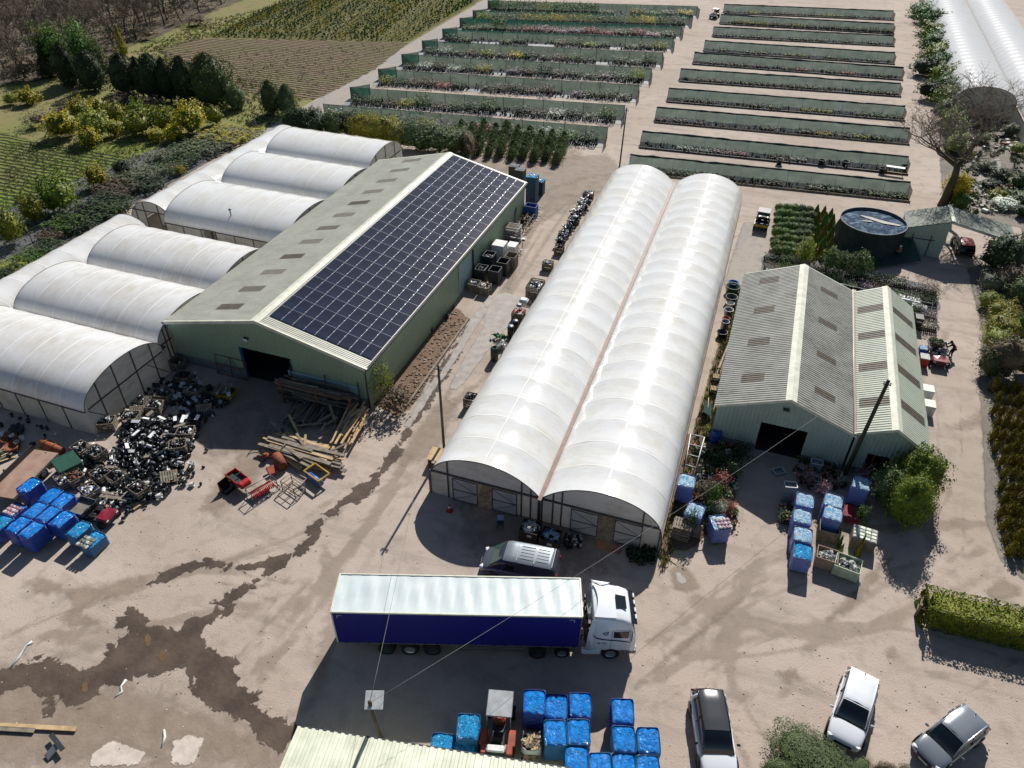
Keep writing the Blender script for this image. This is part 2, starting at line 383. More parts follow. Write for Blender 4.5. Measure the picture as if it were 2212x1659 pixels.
# ================================================================ ground sheets
_zc=[0]
def sheet(name, pts, mat, z, rough=0, seg=1.0, seed=0, kind='structure', hard=False):
    "thin layer lying on the ground; its edge attribute runs from 0 outside to 1 inside and the material breaks it up"
    _zc[0]+=1; z=z+.00035*_zc[0]
    pts=np.array([(p[0],p[1]) for p in pts],dtype=float)
    if hard:
        a=[tuple(p)+(z,) for p in pts]; ar=sum(a[i][0]*a[(i+1)%len(a)][1]-a[(i+1)%len(a)][0]*a[i][1] for i in range(len(a)))
        m=MB(); m.poly(a if ar>0 else a[::-1],mat); return tag(m.build(name),kind=kind)
    st=min(seg*.5,1.0) if rough else .5; wd=(max(.75,rough*3.2) if 'mud_wet' in mat else max(.4,rough*4) if 'damp' in mat else max(.2,rough*1.8)) if rough else .35
    x0,y0=pts.min(0)-wd*2; x1,y1=pts.max(0)+wd*2
    nx,ny=int((x1-x0)/st)+2,int((y1-y0)/st)+2
    if nx*ny>90000: f=math.sqrt(nx*ny/90000); st*=f; nx,ny=int((x1-x0)/st)+2,int((y1-y0)/st)+2
    X,Y=np.meshgrid(x0+np.arange(nx)*st,y0+np.arange(ny)*st); D=np.full(X.shape,1e9); IN=np.zeros(X.shape,bool)
    for i in range(len(pts)):
        a,b=pts[i],pts[(i+1)%len(pts)]; e=b-a; L=max(1e-9,e@e); t=np.clip(((X-a[0])*e[0]+(Y-a[1])*e[1])/L,0,1)
        D=np.minimum(D,np.hypot(X-a[0]-t*e[0],Y-a[1]-t*e[1]))
        if a[1]!=b[1]: IN^=((a[1]>Y)!=(b[1]>Y))&(X<(b[0]-a[0])*(Y-a[1])/(b[1]-a[1])+a[0])
    E_=np.clip(.5+np.where(IN,D,-D)/(2*wd),0,1)
    C=E_>0; keep=C[:-1,:-1]|C[1:,:-1]|C[:-1,1:]|C[1:,1:]
    jj,ii=np.nonzero(keep); idx=-np.ones(nx*ny,int); base=jj*nx+ii
    q4=np.stack([base,base+1,base+nx+1,base+nx],1); used=np.unique(q4); idx[used]=np.arange(len(used)); F4=idx[q4]
    me=bpy.data.meshes.new(name); V=np.stack([X.ravel()[used],Y.ravel()[used],np.full(len(used),z)],1)
    me.from_pydata(V.tolist(),[],F4.tolist()); at=me.attributes.new('edge','FLOAT','POINT'); at.data.foreach_set('value',E_.ravel()[used].astype(np.float32))
    me.materials.append(MAT.get(mat+'_patch') or MAT[mat]); o=bpy.data.objects.new(name,me); COL.objects.link(o); return tag(o,kind=kind)
def sheetP(name, uv, mat, z, **k): return sheet(name,[P(*p) for p in uv],mat,z,**k)
g=MB(); g.poly([(-1500,-600,0),(1500,-600,0),(1500,2500,0),(-1500,2500,0)],'yard_dirt'); tag(g.build('ground'),kind='structure')
sheet('grass_field',[(-71.5,0),(-72,92),(-76.5,300),(-600,300),(-600,0)],'bank_grass',.004,hard=True)
sheetP('grass_bank',[(-300,600),(-100,430),(60,360),(240,325),(330,330),(310,375),(190,440),(60,520),(0,560),(-200,700)],'field_grass',.008,rough=.6,seg=1.5)
sheetP('ploughed_grass',[(-200,350),(-40,300),(90,335),(250,352),(300,380),(170,440),(60,500),(-60,560),(-300,640)],'grass_rows',.012,rough=.5,seg=1.5)
sheetP('ploughed_field',[(318,125),(395,98),(520,96),(868,96),(790,160),(665,226),(640,222),(520,212),(470,180),(380,150)],'ploughed',.012,rough=.6,seg=2)
sheetP('crop_field',[(430,95),(500,60),(560,30),(640,5),(700,-40),(1080,-60),(1010,8),(868,95)],'crop_soil',.012,rough=.6,seg=2)
sheetP('wood_floor',[(-400,260),(-50,215),(60,196),(180,160),(262,118),(330,92),(405,55),(500,14),(620,-40),(600,-120),(-800,-120)],'wood_floor',.008,rough=1.2,seg=3)
sheetP('gravel_track',[(545,300),(668,228),(730,190),(880,92),(1030,0),(1090,-40),(1130,-40),(1040,20),(905,110),(740,232),(665,300),(640,345),(560,330)],'track_grey',.008,rough=.3)
sheetP('gravel_path',[(1628,470),(1668,470),(1650,560),(1640,600),(1570,640),(1560,600),(1600,470)],'track_grey',.004,rough=.2)
sheetP('side_road_verge',[(2085,560),(2120,700),(2115,800),(2128,960),(2135,1100),(2170,1190),(2260,1260),(2500,1200),(2400,500)],'garden_ground',.004,rough=.25)
sheet('planting_strip',[(-70.7,20),(-71.0,60),(-71.6,91),(-80,91),(-84,60),(-90,20)],'mat_black',.010,rough=.35,seg=1.2)
sheetP('garden_ground',[(2035,440),(2020,330),(2040,230),(2060,160),(2300,160),(2600,300),(2600,560),(2210,545),(2200,470)],'garden_ground',.004,rough=.3)
sheetP('garden_path',[(2110,330),(2150,320),(2170,400),(2120,440),(2085,425)],'track_grey',.010,rough=.2)
sheetP('earth_strip',[(806,878),(965,655),(1008,690),(890,884),(862,905)],'soil_dark',.004,rough=.3,seg=.6)
sheetP('damp_patch',[(985,352),(1200,340),(1300,330),(1360,385),(1250,430),(1170,470),(1130,385)],'damp_shade_soft',.008,rough=.5,seg=.8,seed=44)
sheetP('earth_bank',[(985,352),(1010,335),(1200,345),(1230,320),(1240,345),(1200,372),(1130,378),(985,362)],'mud_damp',.004,rough=.45,seg=.8)
sheetP('weedy_strip',[(1560,700),(1600,600),(1608,610),(1545,870),(1520,1000),(1440,1240),(1430,1180)],'soil_dark',.008,rough=.15,seg=.7)
sheetP('weedy_strip',[(1480,930),(1540,930),(1600,960),(1595,1020),(1590,1090),(1500,1180),(1440,1180)],'soil_dark',.008,rough=.15,seg=.7,seed=4)
sheetP('display_ground',[(1640,545),(1700,520),(1830,560),(2010,600),(2030,650),(1990,665),(1850,620),(1640,585)],'mat_black',.008,rough=.2)
sheetP('damp_patch',[(0,1440),(120,1460),(330,1500),(520,1560),(640,1600),(620,1680),(-60,1680),(-60,1440)],'damp_shade_soft',.008,rough=.5,seg=.8,seed=3)
sheetP('damp_patch',[(380,880),(560,800),(800,880),(720,930),(560,960),(470,1000),(430,960)],'damp_shade_soft',.008,rough=.4,seg=.8,seed=6)  # barn gable's shadow painted on the ground as a darker patch
sheetP('damp_patch',[(1000,1080),(1160,1060),(1300,1150),(1330,1230),(1180,1230),(1020,1190)],'damp_shade_soft',.008,rough=.4,seg=.8,seed=8)
# wet mud and water running across the yard
C3=lambda L:[(x*.3363,1106+y*.3363) for x,y in L]
sheetP('wet_mud',C3([(-20,1150),(60,1080),(150,1040),(330,985),(400,1020),(520,1040),(660,1050),(700,1010),(720,970),(800,860),(880,835),(900,820),(840,800),(760,790),(750,760),(790,720),(860,700),(850,675),(885,668),(960,705),(985,750),(980,770),(1040,780),(1090,770),(1110,795),(1190,800),(1240,745),(1280,730),(1380,690),(1560,600),(1490,700),(1360,770),(1310,850),(1350,900),(1450,945),(1530,1000),(1575,1060),(1585,1110),(1560,1150),(1640,1175),(1700,1190),(1700,1280),(1760,1330),(1860,1370),(1935,1385),(1960,1420),(1920,1500),(1850,1580),(1790,1560),(1740,1500),(1690,1430),(1600,1350),(1500,1315),(1420,1330),(1370,1300),(1290,1230),(1275,1160),(1300,1110),(1230,1060),(1170,1050),(1050,1100),(930,1110),(830,1130),(760,1160),(690,1190),(650,1240),(600,1300),(520,1330),(460,1310),(440,1260),(330,1235),(250,1190),(220,1165),(100,1210),(-20,1260)]),'mud_wet',.012,rough=.10,seg=.35)
sheetP('wet_mud',C3([(310,1340),(350,1240),(430,1235),(380,1340),(330,1360)]),'mud_wet',.012,rough=.08,seg=.3,seed=2)
sheetP('wet_channel',C3([(960,500),(1050,440),(1200,385),(1340,350),(1480,352),(1640,372),(1740,320),(1880,300),(1990,215),(2010,120),(2120,40),(2180,0),(2130,90),(2090,180),(1960,300),(1840,360),(1760,430),(1700,470),(1600,570),(1500,640),(1390,690),(1400,620),(1500,545),(1700,450),(1720,400),(1640,410),(1500,400),(1350,390),(1200,430),(1050,500),(960,525)]),'mud_wet',.016,rough=.06,seg=.35,seed=5)
sheetP('damp_patch',C3([(200,520),(300,480),(430,540),(640,530),(900,460),(980,500),(900,560),(650,620),(560,700),(720,760),(640,800),(480,790),(430,740),(500,650),(380,580),(260,590)]),'damp_shade_soft',.010,rough=.16,seg=.4,seed=9)
sheetP('wet_channel',[(712,1122),(735,1090),(775,1060),(810,1035),(858,965),(880,930),(905,880),(955,790),(1000,715),(1020,690),(1045,665),(1030,695),(1005,735),(975,800),(935,870),(900,920),(870,975),(842,1020),(800,1080),(745,1105)],'mud_wet',.012,rough=.07,seg=.4,seed=11)
sheetP('silt_patch',[(1040,650),(1085,632),(1120,640),(1130,660),(1100,700),(1065,740),(1030,790),(1000,832),(985,845),(970,842),(1005,770),(1045,705)],'silt',.014,rough=.10,seg=.4,seed=12)
sheetP('silt_patch',[(1015,690),(1042,655),(1050,672),(1020,720),(990,770),(955,825),(945,820),(985,750)],'silt',.014,rough=.06,seg=.4,seed=13)
sheetP('silt_patch',[(905,870),(940,815),(950,825),(915,885),(885,930),(875,925)],'silt',.016,rough=.05,seg=.4,seed=14)
sheetP('wet_channel',[(1085,625),(1105,570),(1140,500),(1170,455),(1173,458),(1145,505),(1112,575),(1095,628)],'damp_shade_soft',.012,rough=.05,seg=.5,seed=15)
sheetP('damp_patch',[(900,930),(960,860),(990,870),(960,960),(890,1010),(860,1010)],'damp_shade_soft',.010,rough=.2,seg=.5,seed=16)
sheetP('damp_patch',[(500,900),(560,880),(600,960),(560,1060),(470,1130),(440,1110),(510,1000)],'damp_shade_soft',.010,rough=.25,seg=.5,seed=17)
sheetP('damp_patch',[(1170,410),(1260,375),(1330,370),(1350,400),(1250,420),(1180,430)],'damp_shade_soft',.010,rough=.3,seg=.6,seed=18)
sheetP('damp_patch',[(2120,870),(2130,900),(2100,905),(2060,905)],'damp_shade_soft',.010,rough=.3,seg=.6,seed=19)
sheetP('puddle',[(1455,1225),(1480,1212),(1508,1232),(1515,1262),(1490,1272),(1462,1268)],'damp_shade_soft',.012,rough=.06,seg=.3,seed=20)
sheetP('puddle_foam',[(1466,1232),(1478,1230),(1488,1242),(1490,1252),(1480,1256),(1470,1248)],'silt',.016,rough=.12,seg=.25,seed=21)
for i,(x,y,w,h) in enumerate([(985,870,22,45),(1080,970,30,38),(585,1180,22,42)]):
    sheetP('puddle',C3([(x+w*math.cos(a),y+h*math.sin(a)) for a in [k*PI/5 for k in range(10)]]),'puddle',.017,rough=.04,seg=.25,seed=30+i)
for i,L in enumerate([[(640,1610),(760,1520),(900,1560),(985,1590),(940,1680),(620,1680)],[(1160,1520),(1270,1480),(1350,1500),(1300,1640),(1250,1680),(1150,1660)]]):
    sheetP('concrete_pad',C3(L),'concrete_pad',.010,rough=.09,seg=.3,seed=40+i)
for i,(L,) in enumerate([([(1690,1440),(1730,1425),(1745,1455),(1715,1465)],),([(2130,1255),(2175,1230),(2215,1245),(2215,1265),(2150,1275)],),([(1920,1395),(1940,1385),(1950,1400),(1930,1408)],),([(1865,1570),(1875,1555),(1890,1600),(1905,1640),(1890,1650),(1870,1620)],),([(1850,1260),(1900,1205),(1930,1190),(1900,1240),(1865,1280),(1800,1330),(1795,1320)],),([(1640,1260),(1560,1330),(1480,1400),(1385,1480),(1390,1470),(1500,1370),(1590,1295)],)]):
    sheetP('damp_patch',L,'damp_shade_soft',.010,rough=.08,seg=.35,seed=60+i)
for o_ in [o for o in bpy.data.objects if o.name.startswith(('wet_mud','wet_channel'))]: pass
rdT=random.Random(99)
def arc(u0,v0,u1,v1,bend,n=5): 
    return [(u0+(u1-u0)*t+bend*math.sin(PI*t)*(v1-v0)/300,v0+(v1-v0)*t-bend*math.sin(PI*t)*(u1-u0)/300) for t in [i/n for i in range(n+1)]]
WEAR=[]
for k in range(64):
    a=rdT.choice([((900,1000),(520,1500)),((830,1080),(300,1250)),((1500,1300),(2180,1180)),((1420,1480),(2190,1420)),((1450,1420),(2080,1120)),((1620,1240),(1660,1620)),((620,1300),(80,1420)),((700,1180),(640,1560)),((1250,420),(960,900)),((1350,330),(1560,20)),((2050,1150),(2040,660)),((1200,420),(1080,640))])
    j=lambda s:rdT.uniform(-s,s)
    s=70 if a[0][1]>900 else 22
    WEAR.append(arc(a[0][0]+j(s),a[0][1]+j(s*.6),a[1][0]+j(s),a[1][1]+j(s*.6),j(60)))
m=MB(); rdE=random.Random(14); A_,B_2,C_2,D_2=[P(*c) for c in ((830,885),(970,668),(1004,692),(885,890))]
for k in range(420):
    s_,t_=rdE.random(),rdE.random(); p=A_.lerp(B_2,s_).lerp(D_2.lerp(C_2,s_),t_); r_=rdE.uniform(.03,.12); m.bbox((p.x,p.y,r_*.3),(r_*2,r_*1.6,r_),rdE.choice(['soil_dark','mud_damp','soil_dark']),r_*.35,rz=rdE.random()*3)
tag(m.build('earth_clods'),'loose clods of earth on the bare strip beside the barn','soil',None,'stuff')
# tyre tracks pressed in the dirt
TRK=[]
def track(uv, w=.22, seed=0): TRK.append(([P(*p) for p in uv],w))
for i,t in enumerate([[(1400,1450),(1480,1390),(1600,1310),(1760,1240)],[(1420,1475),(1520,1400),(1640,1330),(1800,1255)],[(1500,1330),(1700,1345),(1900,1400),(2200,1480)],[(590,1480),(660,1420),(740,1380)],[(560,1460),(640,1400),(720,1370)],[(2010,1130),(2040,1000),(2035,850),(2040,700)],[(2085,1180),(2090,1050),(2075,900),(2075,740)],[(1180,640),(1230,520),(1290,420),(1400,260),(1480,80)],[(1240,640),(1290,500),(1370,330),(1450,180),(1510,30)],[(1000,900),(900,1010),(820,1120)],[(1960,1230),(1850,1290),(1760,1380),(1700,1500)],[(820,1180),(760,1320),(700,1450)]]+WEAR): track(t,.14+.17*(i%3),i)
def wear_sheet(name,mat,z,st=.21):
    x0,x1,y0,y1=-52.,26.,11.,102.; nx,ny=int((x1-x0)/st),int((y1-y0)/st); X,Y=np.meshgrid(x0+np.arange(nx)*st,y0+np.arange(ny)*st); A=np.zeros(X.shape)
    for pts,w in TRK:
        D=np.full(X.shape,1e9)
        for a,b in zip(pts,pts[1:]):
            e=b-a; L=max(1e-9,e.x*e.x+e.y*e.y); t=np.clip(((X-a.x)*e.x+(Y-a.y)*e.y)/L,0,1); D=np.minimum(D,np.hypot(X-a.x-t*e.x,Y-a.y-t*e.y))
        A+=.38*np.clip(1.25-D/(w*1.1),0,1)
    A=np.clip(A,0,.92); C=A>.02; keep=C[:-1,:-1]|C[1:,:-1]|C[:-1,1:]|C[1:,1:]; jj,ii=np.nonzero(keep); base=jj*nx+ii; idx=-np.ones(nx*ny,int)
    q4=np.stack([base,base+1,base+nx+1,base+nx],1); used=np.unique(q4); idx[used]=np.arange(len(used)); F4=idx[q4]
    me=bpy.data.meshes.new(name); me.from_pydata(np.stack([X.ravel()[used],Y.ravel()[used],np.full(len(used),z)],1).tolist(),[],F4.tolist()); at=me.attributes.new('edge','FLOAT','POINT'); at.data.foreach_set('value',A.ravel()[used].astype(np.float32))
    me.materials.append(MAT[mat]); o=bpy.data.objects.new(name,me); COL.objects.link(o); tag(o,kind='structure')
wear_sheet('tyre_tracks','wheel_wear',.0035)
S.cycles.transparent_max_bounces=32
# ================================================================ foliage
def leaves(m, n, size, mat, shape='ball', c=(0,0,0), r=(1,1,1), lump=.25, seed=0, inner=.55, up=.3, lf=2.4, lumps=2.2):
    rg=np.random.default_rng(seed+1); vs=[];fs=[]
    cx,cy,cz=c; rx,ry,rz=r
    for i in range(n):
        d=rg.normal(size=3); d/=np.linalg.norm(d)+1e-9
        q=inner+(1-inner)*rg.random()**.6
        if shape=='ball':
            if d[2]<-.75: d[2]*=-1
            k=1+lump*mnoise.noise(Vector((d[0]*lumps+seed*3.1,d[1]*lumps,d[2]*lumps)))*1.6
            p=np.array([d[0]*rx,d[1]*ry,d[2]*rz])*q*k
        elif shape=='box':
            p=rg.uniform(-1,1,3); a=rg.integers(0,5)
            if a==0: p[0]=1
            elif a==1: p[0]=-1
            elif a==2: p[1]=1
            elif a==3: p[1]=-1
            else: p[2]=1
            d=p/np.linalg.norm(p)
            if a<4: d=np.array([p[0]*(a<2),p[1]*(a>1),.15])
            else: d=np.array([0,0,1.])
            k=1+lump*.5*mnoise.noise(Vector((p[0]*lumps*rx+seed*3.1,p[1]*lumps*ry,p[2]*lumps)))
            p=np.array([p[0]*rx,p[1]*ry,p[2]*rz])*k
        elif shape=='cone':
            t=rg.random()**1.35; a=rg.random()*2*PI
            k=1+lump*mnoise.noise(Vector((math.cos(a)*1.6+seed*3.1,math.sin(a)*1.6,t*4)))*1.8
            rad=(1-t)**.85*k*(.55+.45*rg.random()**.5)+.02
            p=np.array([math.cos(a)*rx*rad,math.sin(a)*ry*rad,(2*t-1)*rz]); d=np.array([math.cos(a),math.sin(a),.45]); d/=np.linalg.norm(d)
        else: # column
            t=rg.random(); a=rg.random()*2*PI; prof=min(1,(1-t)*2.6)**.6*min(1,.6+t*3)
            k=1+lump*mnoise.noise(Vector((math.cos(a)*1.6+seed*3.1,math.sin(a)*1.6,t*5)))*1.8
            rad=prof*k*(.6+.4*rg.random()**.5)
            p=np.array([math.cos(a)*rx*rad,math.sin(a)*ry*rad,(2*t-1)*rz]); d=np.array([math.cos(a),math.sin(a),.3]); d/=np.linalg.norm(d)
        nrm=d*.9+rg.normal(size=3)*.55+np.array([0,0,up]); nrm/=np.linalg.norm(nrm)
        u=np.cross(nrm,rg.normal(size=3)); u/=np.linalg.norm(u)+1e-9; w=np.cross(nrm,u)
        s=size*(.6+.8*rg.random()); b=len(vs); p=p+np.array([cx,cy,cz])
        a1=u*s; a2=w*s/lf*1.6; bend=nrm*s*.18
        vs+= [tuple(p-a1-bend),tuple(p-a2*.8),tuple(p+a1*.9-bend),tuple(p+a2)]
        fs.append((b,b+1,b+2,b+3))
    m.add(vs,fs,mat)
def core(m, mat, c, r, seed=0, lump=.25, shape='ball', n=12):
    vs=[];fs=[]
    rows=7
    for i in range(rows):
        t=i/(rows-1)
        for k in range(n):
            a=2*PI*k/n
            if shape=='ball':
                ph=PI*t; d=(math.sin(ph)*math.cos(a),math.sin(ph)*math.sin(a),-math.cos(ph)); q=1+lump*mnoise.noise(Vector((d[0]*2.2+seed*3.1,d[1]*2.2,d[2]*2.2)))*1.4
                vs.append((c[0]+d[0]*r[0]*q,c[1]+d[1]*r[1]*q,c[2]+d[2]*r[2]*q))
            elif shape=='cone':
                q=(1-t)**.85+.01; vs.append((c[0]+math.cos(a)*r[0]*q,c[1]+math.sin(a)*r[1]*q,c[2]+(2*t-1)*r[2]))
            else:
                q=min(1,(1-t)*2.6+.02)**.6*min(1,.6+t*3); vs.append((c[0]+math.cos(a)*r[0]*q,c[1]+math.sin(a)*r[1]*q,c[2]+(2*t-1)*r[2]))
    for i in range(rows-1):
        for k in range(n): j=(k+1)%n; fs.append((i*n+k,i*n+j,i*n+n+j,i*n+n+k))
    m.add(vs,fs,mat,True)
_proto={}
def crown(kind, mat, seed=0, n=500, size=.09, lump=.3, solid=.78):
    "a crown one metre in radius and two metres tall, its foot at z = 0"
    key=(kind,mat,seed,n,size)
    if key not in _proto:
        m=MB()
        if solid: core(m,mat,(0,0,1),(solid,solid,solid if kind=='ball' else .93),seed,lump,kind)
        leaves(m,n,size,mat,kind,(0,0,1),(1,1,1),lump,seed)
        _proto[key]=m.mesh('crown')
    return _proto[key]
def trunkmesh(h,r,mat='bark'):
    key=('t',round(h,1),r,mat)
    if key not in _proto:
        m=MB(); m.tube([(0,0,0),(.03*h,0,h*.4),(0,.02*h,h)],[r,r*.75,r*.4],mat,7); _proto[key]=m.mesh('trunk')
    return _proto[key]
def plant(name, x, y, w, h, kind, mat, label, cat, group=None, seed=0, n=500, size=.09, lump=.3, trunk=False, solid=.78, d=None, z0=0, yscale=1.0):
    o=empty(name,(x,y,z0),random.random()*6,label,cat,group)
    me=crown(kind,mat,seed,n,size,lump,solid)
    c=obj('crown' if trunk else 'foliage',me,o,(0,0,0 if not trunk else h*.06),0,(w/2,(d or w)/2,h/2*(1 if not trunk else .97)))
    if trunk: obj('trunk',trunkmesh(round(h*.5,0)+.5,.09+.015*h),o)
    return o
def plantP(name,u,w,vt,vb,kind,mat,label,cat,group=None,**k):
    p,h,ww=size_at(u,vb,vt,w); return plant(name,p.x,p.y+ww*.25,ww,max(.3,h),kind,mat,label,cat,group,**k)
# cypresses and laurels on the left bank (foot row, top row and width read off the survey photo)
CY='dark cypresses beyond the polytunnels'
for i,(u,w,vt,vb,k,mt,lb) in enumerate([(253,66,139,224,'ball','lf_cypress','broad dark cypress at the left end of the row of six'),(293,30,143,226,'column','lf_cypress','narrow dark cypress squeezed second from left in the row of six'),(317,62,140,236,'ball','lf_cypress','wide dark cypress third from left in the row of six'),(351,44,147,238,'column','lf_cypress','slim dark cypress fourth from left in the row of six'),(388,56,142,241,'column','lf_cypress','tall dark cypress fifth from left, beside the widest one'),(437,90,138,247,'ball','lf_yew','widest conifer with a bronze side at the right end of the row'),(494,46,200,250,'ball','lf_olive','low olive-coloured shrub at the right foot of the cypress row'),(571,44,190,260,'column','lf_yew','left of the two loose conifers beside the gravel track'),(606,42,197,262,'ball','lf_olive','right of the two loose conifers beside the gravel track'),(87,38,110,190,'cone','lf_cypress','single pointed dark conifer nearest the left edge of the wood'),(134,46,119,212,'ball','lf_cypress','dark leaning conifer left of a pair below the wood'),(181,62,133,219,'ball','lf_cypress','broad dark conifer right of a pair below the wood')]):
    plantP('conifer_tree',u,w*1.06,vt,vb,'column' if k=='ball' else k,mt,lb,'conifer' if i<12 else 'shrub',CY,seed=i%4,n=2600,size=.055,lump=.4,trunk=True)
for u,w,vt,vb,mt,lb in [(106,68,80,186,'lf_spring','fresh green tree left of two at the edge of the wood'),(165,66,76,190,'lf_spring','fresh green tree right of two at the edge of the wood'),(202,44,108,192,'lf_olive','dull green thin tree right of the fresh green pair')]:
    plantP('leafy_tree',u,w,vt,vb,'ball',mt,lb,'tree','green trees at the wood edge',seed=2,n=1500,size=.07,lump=.5,trunk=True,solid=.5)
plantP('thin_conifer',249,24,76,136,'cone','lf_heath','thin yellow-tinged conifer standing alone at the corner of the ploughed field','conifer',seed=1,n=700,size=.13,lump=.6,solid=.4,trunk=True)
LB='yellow-leaved laurel bushes on the bank'
for i,(u,w,vt,vb,mt,lb) in enumerate([(44,50,216,250,'lf_laurel','small yellow laurel bush by itself near the left edge'),(8,34,226,250,'lf_lime','pale laurel bush at the very left edge under the wood'),(116,78,268,322,'lf_laurel','large yellow laurel at the front left of the bank'),(161,50,234,290,'lf_laurel','yellow laurel behind the large front left one'),(192,46,234,268,'lf_laurel','yellow laurel at the top of the bank, furthest back'),(188,66,262,324,'lf_lime','lime willow-like bush in the middle of the laurels'),(178,50,298,338,'lf_laurel','low yellow laurel nearest the grass rows'),(235,46,241,288,'lf_hedge','green and yellow laurel right of the lime bush, at the back'),(286,44,235,291,'lf_bush','deep green glossy laurel at the back of the bank'),(279,74,264,314,'lf_hedge','big mixed green laurel at the centre front'),(232,36,279,314,'lf_laurel','small yellow laurel between the lime bush and the centre one'),(336,62,251,304,'lf_hedge','green laurel left of the big right-hand one'),(396,68,242,307,'lf_laurel','big rounded yellow laurel near the right end of the bank'),(450,42,246,286,'lf_hedge','last laurel at the right end, by the wire fence'),(363,42,285,320,'lf_laurel','yellow laurel low in front of the big rounded one'),(326,32,296,324,'lf_laurel','small yellow laurel by the leaning white ladder frame'),(198,48,380,426,'lf_laurel','round yellow-topped laurel standing in the wire fence'),(249,42,368,400,'lf_dark','dark low bush in the wire fence beside the yellow-topped one'),(111,86,410,484,'lf_bush','large dark green laurel below the yellow-topped one'),(64,54,448,508,'lf_hedge','laurel left of the large dark green one'),(14,62,482,556,'lf_hedge','laurel at the lower left edge of the photo')]):
    plantP('laurel_bush',u,w,vt,vb,'ball',mt,lb,'bush',LB,seed=i%4,n=1100,size=.085,lump=.45,solid=.72)
for i,(u,w,vt,vb,mt,lb) in enumerate([(252,90,226,258,'lf_brown','brown leafless brush between the cypress row and the laurels'),(120,90,246,275,'lf_brown','grey-brown scrub left of the laurels'),(310,60,228,262,'lf_brown','brown scrub in the shade of the cypresses'),(60,70,270,300,'lf_brown','dry scrub above the grass rows'),(215,60,150,192,'lf_brown','brown brush under the wood edge'),(30,80,150,200,'lf_brown','brown brush at the left end of the wood edge'),(400,70,50,72,'lf_brown','heap of dry branches at the wood edge'),(300,50,80,104,'lf_brown','brown scrub where the wood meets the ploughed field')]):
    plantP('brush_heap',u,w,vt,vb,'ball',mt,lb,'scrub','brown scrub on the bank',seed=i%3,n=700,size=.07,lump=.6,solid=.35)
# bare wood
def bare_tree(seed, h=12., spread=.38, depth=5, mat='bark', tw='twig', r0=.22, split=.22, twr=.012, lean=(0,0), kids=(3,4)):
    rd=random.Random(seed); m1=MB(); m2=MB()
    def grow(p,d,L,r,k):
        pts=[p]; q=p; dd=d.copy(); segs=4 if k<3 else 3
        for i in range(segs):
            dd=(dd+Vector((rd.gauss(0,.13),rd.gauss(0,.13),rd.gauss(.05,.08)))).normalized(); q=q+dd*(L/segs); pts.append(q)
        rr=[r*(1-.42*i/segs) for i in range(segs+1)]
        (m1 if k<=2 else m2).tube(pts,rr,mat if k<=2 else tw,6 if k<2 else (4 if k<4 else 3),cap=False)
        if k>=depth: return
        n=rd.randint(*kids)+(1 if k>1 else 0)
        for i in range(n):
            a=rd.random()*2*PI; sp=spread*(.6+.9*rd.random())*(1 if k else 1.1)
            ax=Vector((math.cos(a),math.sin(a),0)); nd=(dd+ax*sp*1.6+Vector((0,0,.12))).normalized()
            st=pts[-1] if i<2 else pts[rd.randint(max(1,segs-2),segs)]
            grow(st,nd,L*(.62+.25*rd.random()),max(twr,r*.55*(.7+.4*rd.random())),k+1)
    grow(Vector((0,0,0)),Vector((lean[0],lean[1],1)).normalized(),h*split,r0,0)
    return m1,m2
WT=[]
for s in range(5):
    a,b=bare_tree(s+20,h=11.0+s,depth=5,spread=.30,twr=.026,kids=(3,3),r0=.2); WT.append((a.mesh('trunk'),b.mesh('branches')))
def wood_ok(p): 
    u,v,d=Q(p[0],p[1],0); 
    edge=[(-400,245),(-50,212),(60,196),(180,160),(262,116),(330,86),(405,48),(500,8),(620,-60)]
    for (a,b),(c,e) in zip(edge,edge[1:]):
        if a<=u<=c: return v < b+(e-b)*(u-a)/(c-a)-2
    return False
k=0; rd=random.Random(5); placed=[]
edge=[(40,188),(95,176),(150,160),(205,138),(240,118),(275,104),(310,88),(345,72),(378,56),(420,38),(455,24),(20,140),(60,120),(120,110),(170,98),(215,86),(255,70),(290,60),(330,44),(370,30),(400,14),(0,90),(50,70),(100,58),(150,50),(200,44),(250,30),(300,14),(350,2),(10,30),(70,18),(130,10),(190,2),(-30,60),(-40,150),(-60,110),(440,-2),(500,-6),(540,-20),(0,172),(30,160),(80,150),(130,140),(185,122),(228,104),(262,88),(300,72),(340,58),(380,42),(415,26),(450,12),(0,130),(40,112),(90,96),(140,84),(180,72),(225,60),(275,48),(320,34),(360,20),(390,8),(20,60),(60,46),(110,40),(160,34),(210,26),(260,16),(310,6),(0,40),(40,10),(100,0),(160,-8),(220,-12),(280,-16),(340,-20),(400,-16),(460,-16)]
for i,(u,v) in enumerate(edge):
    p=P(u+rd.uniform(-8,8),v+rd.uniform(-3,3)); t=WT[i%5]; s=rd.uniform(.8,1.15)
    o=empty('bare_tree',p,rd.random()*6,'leafless grey-brown tree in the wood at the top left','tree','leafless trees of the wood')
    obj('trunk',t[0],o); obj('branches',t[1],o); o.scale=(s,s,s)
# far wood beyond the frame's trees, read as one mass: fill with brushy undergrowth
m=MB(); rg=np.random.default_rng(3)
tries=0; cnt=0
while cnt<1500 and tries<16000:
    tries+=1; x,y=rg.uniform(-190,-88),rg.uniform(96,260)
    if not wood_ok((x,y)): continue
    cnt+=1; h=rg.uniform(.6,2.6); mt='lf_brown' if rg.random()<.8 else 'lf_grey'
    leaves(m,22,.22,mt,'ball',(x,y,h*.5),(rg.uniform(.7,1.6),rg.uniform(.7,1.6),h*.6),.3,int(cnt))
tag(m.build('undergrowth'),'brown undergrowth and saplings filling the wood','undergrowth',None,'stuff')
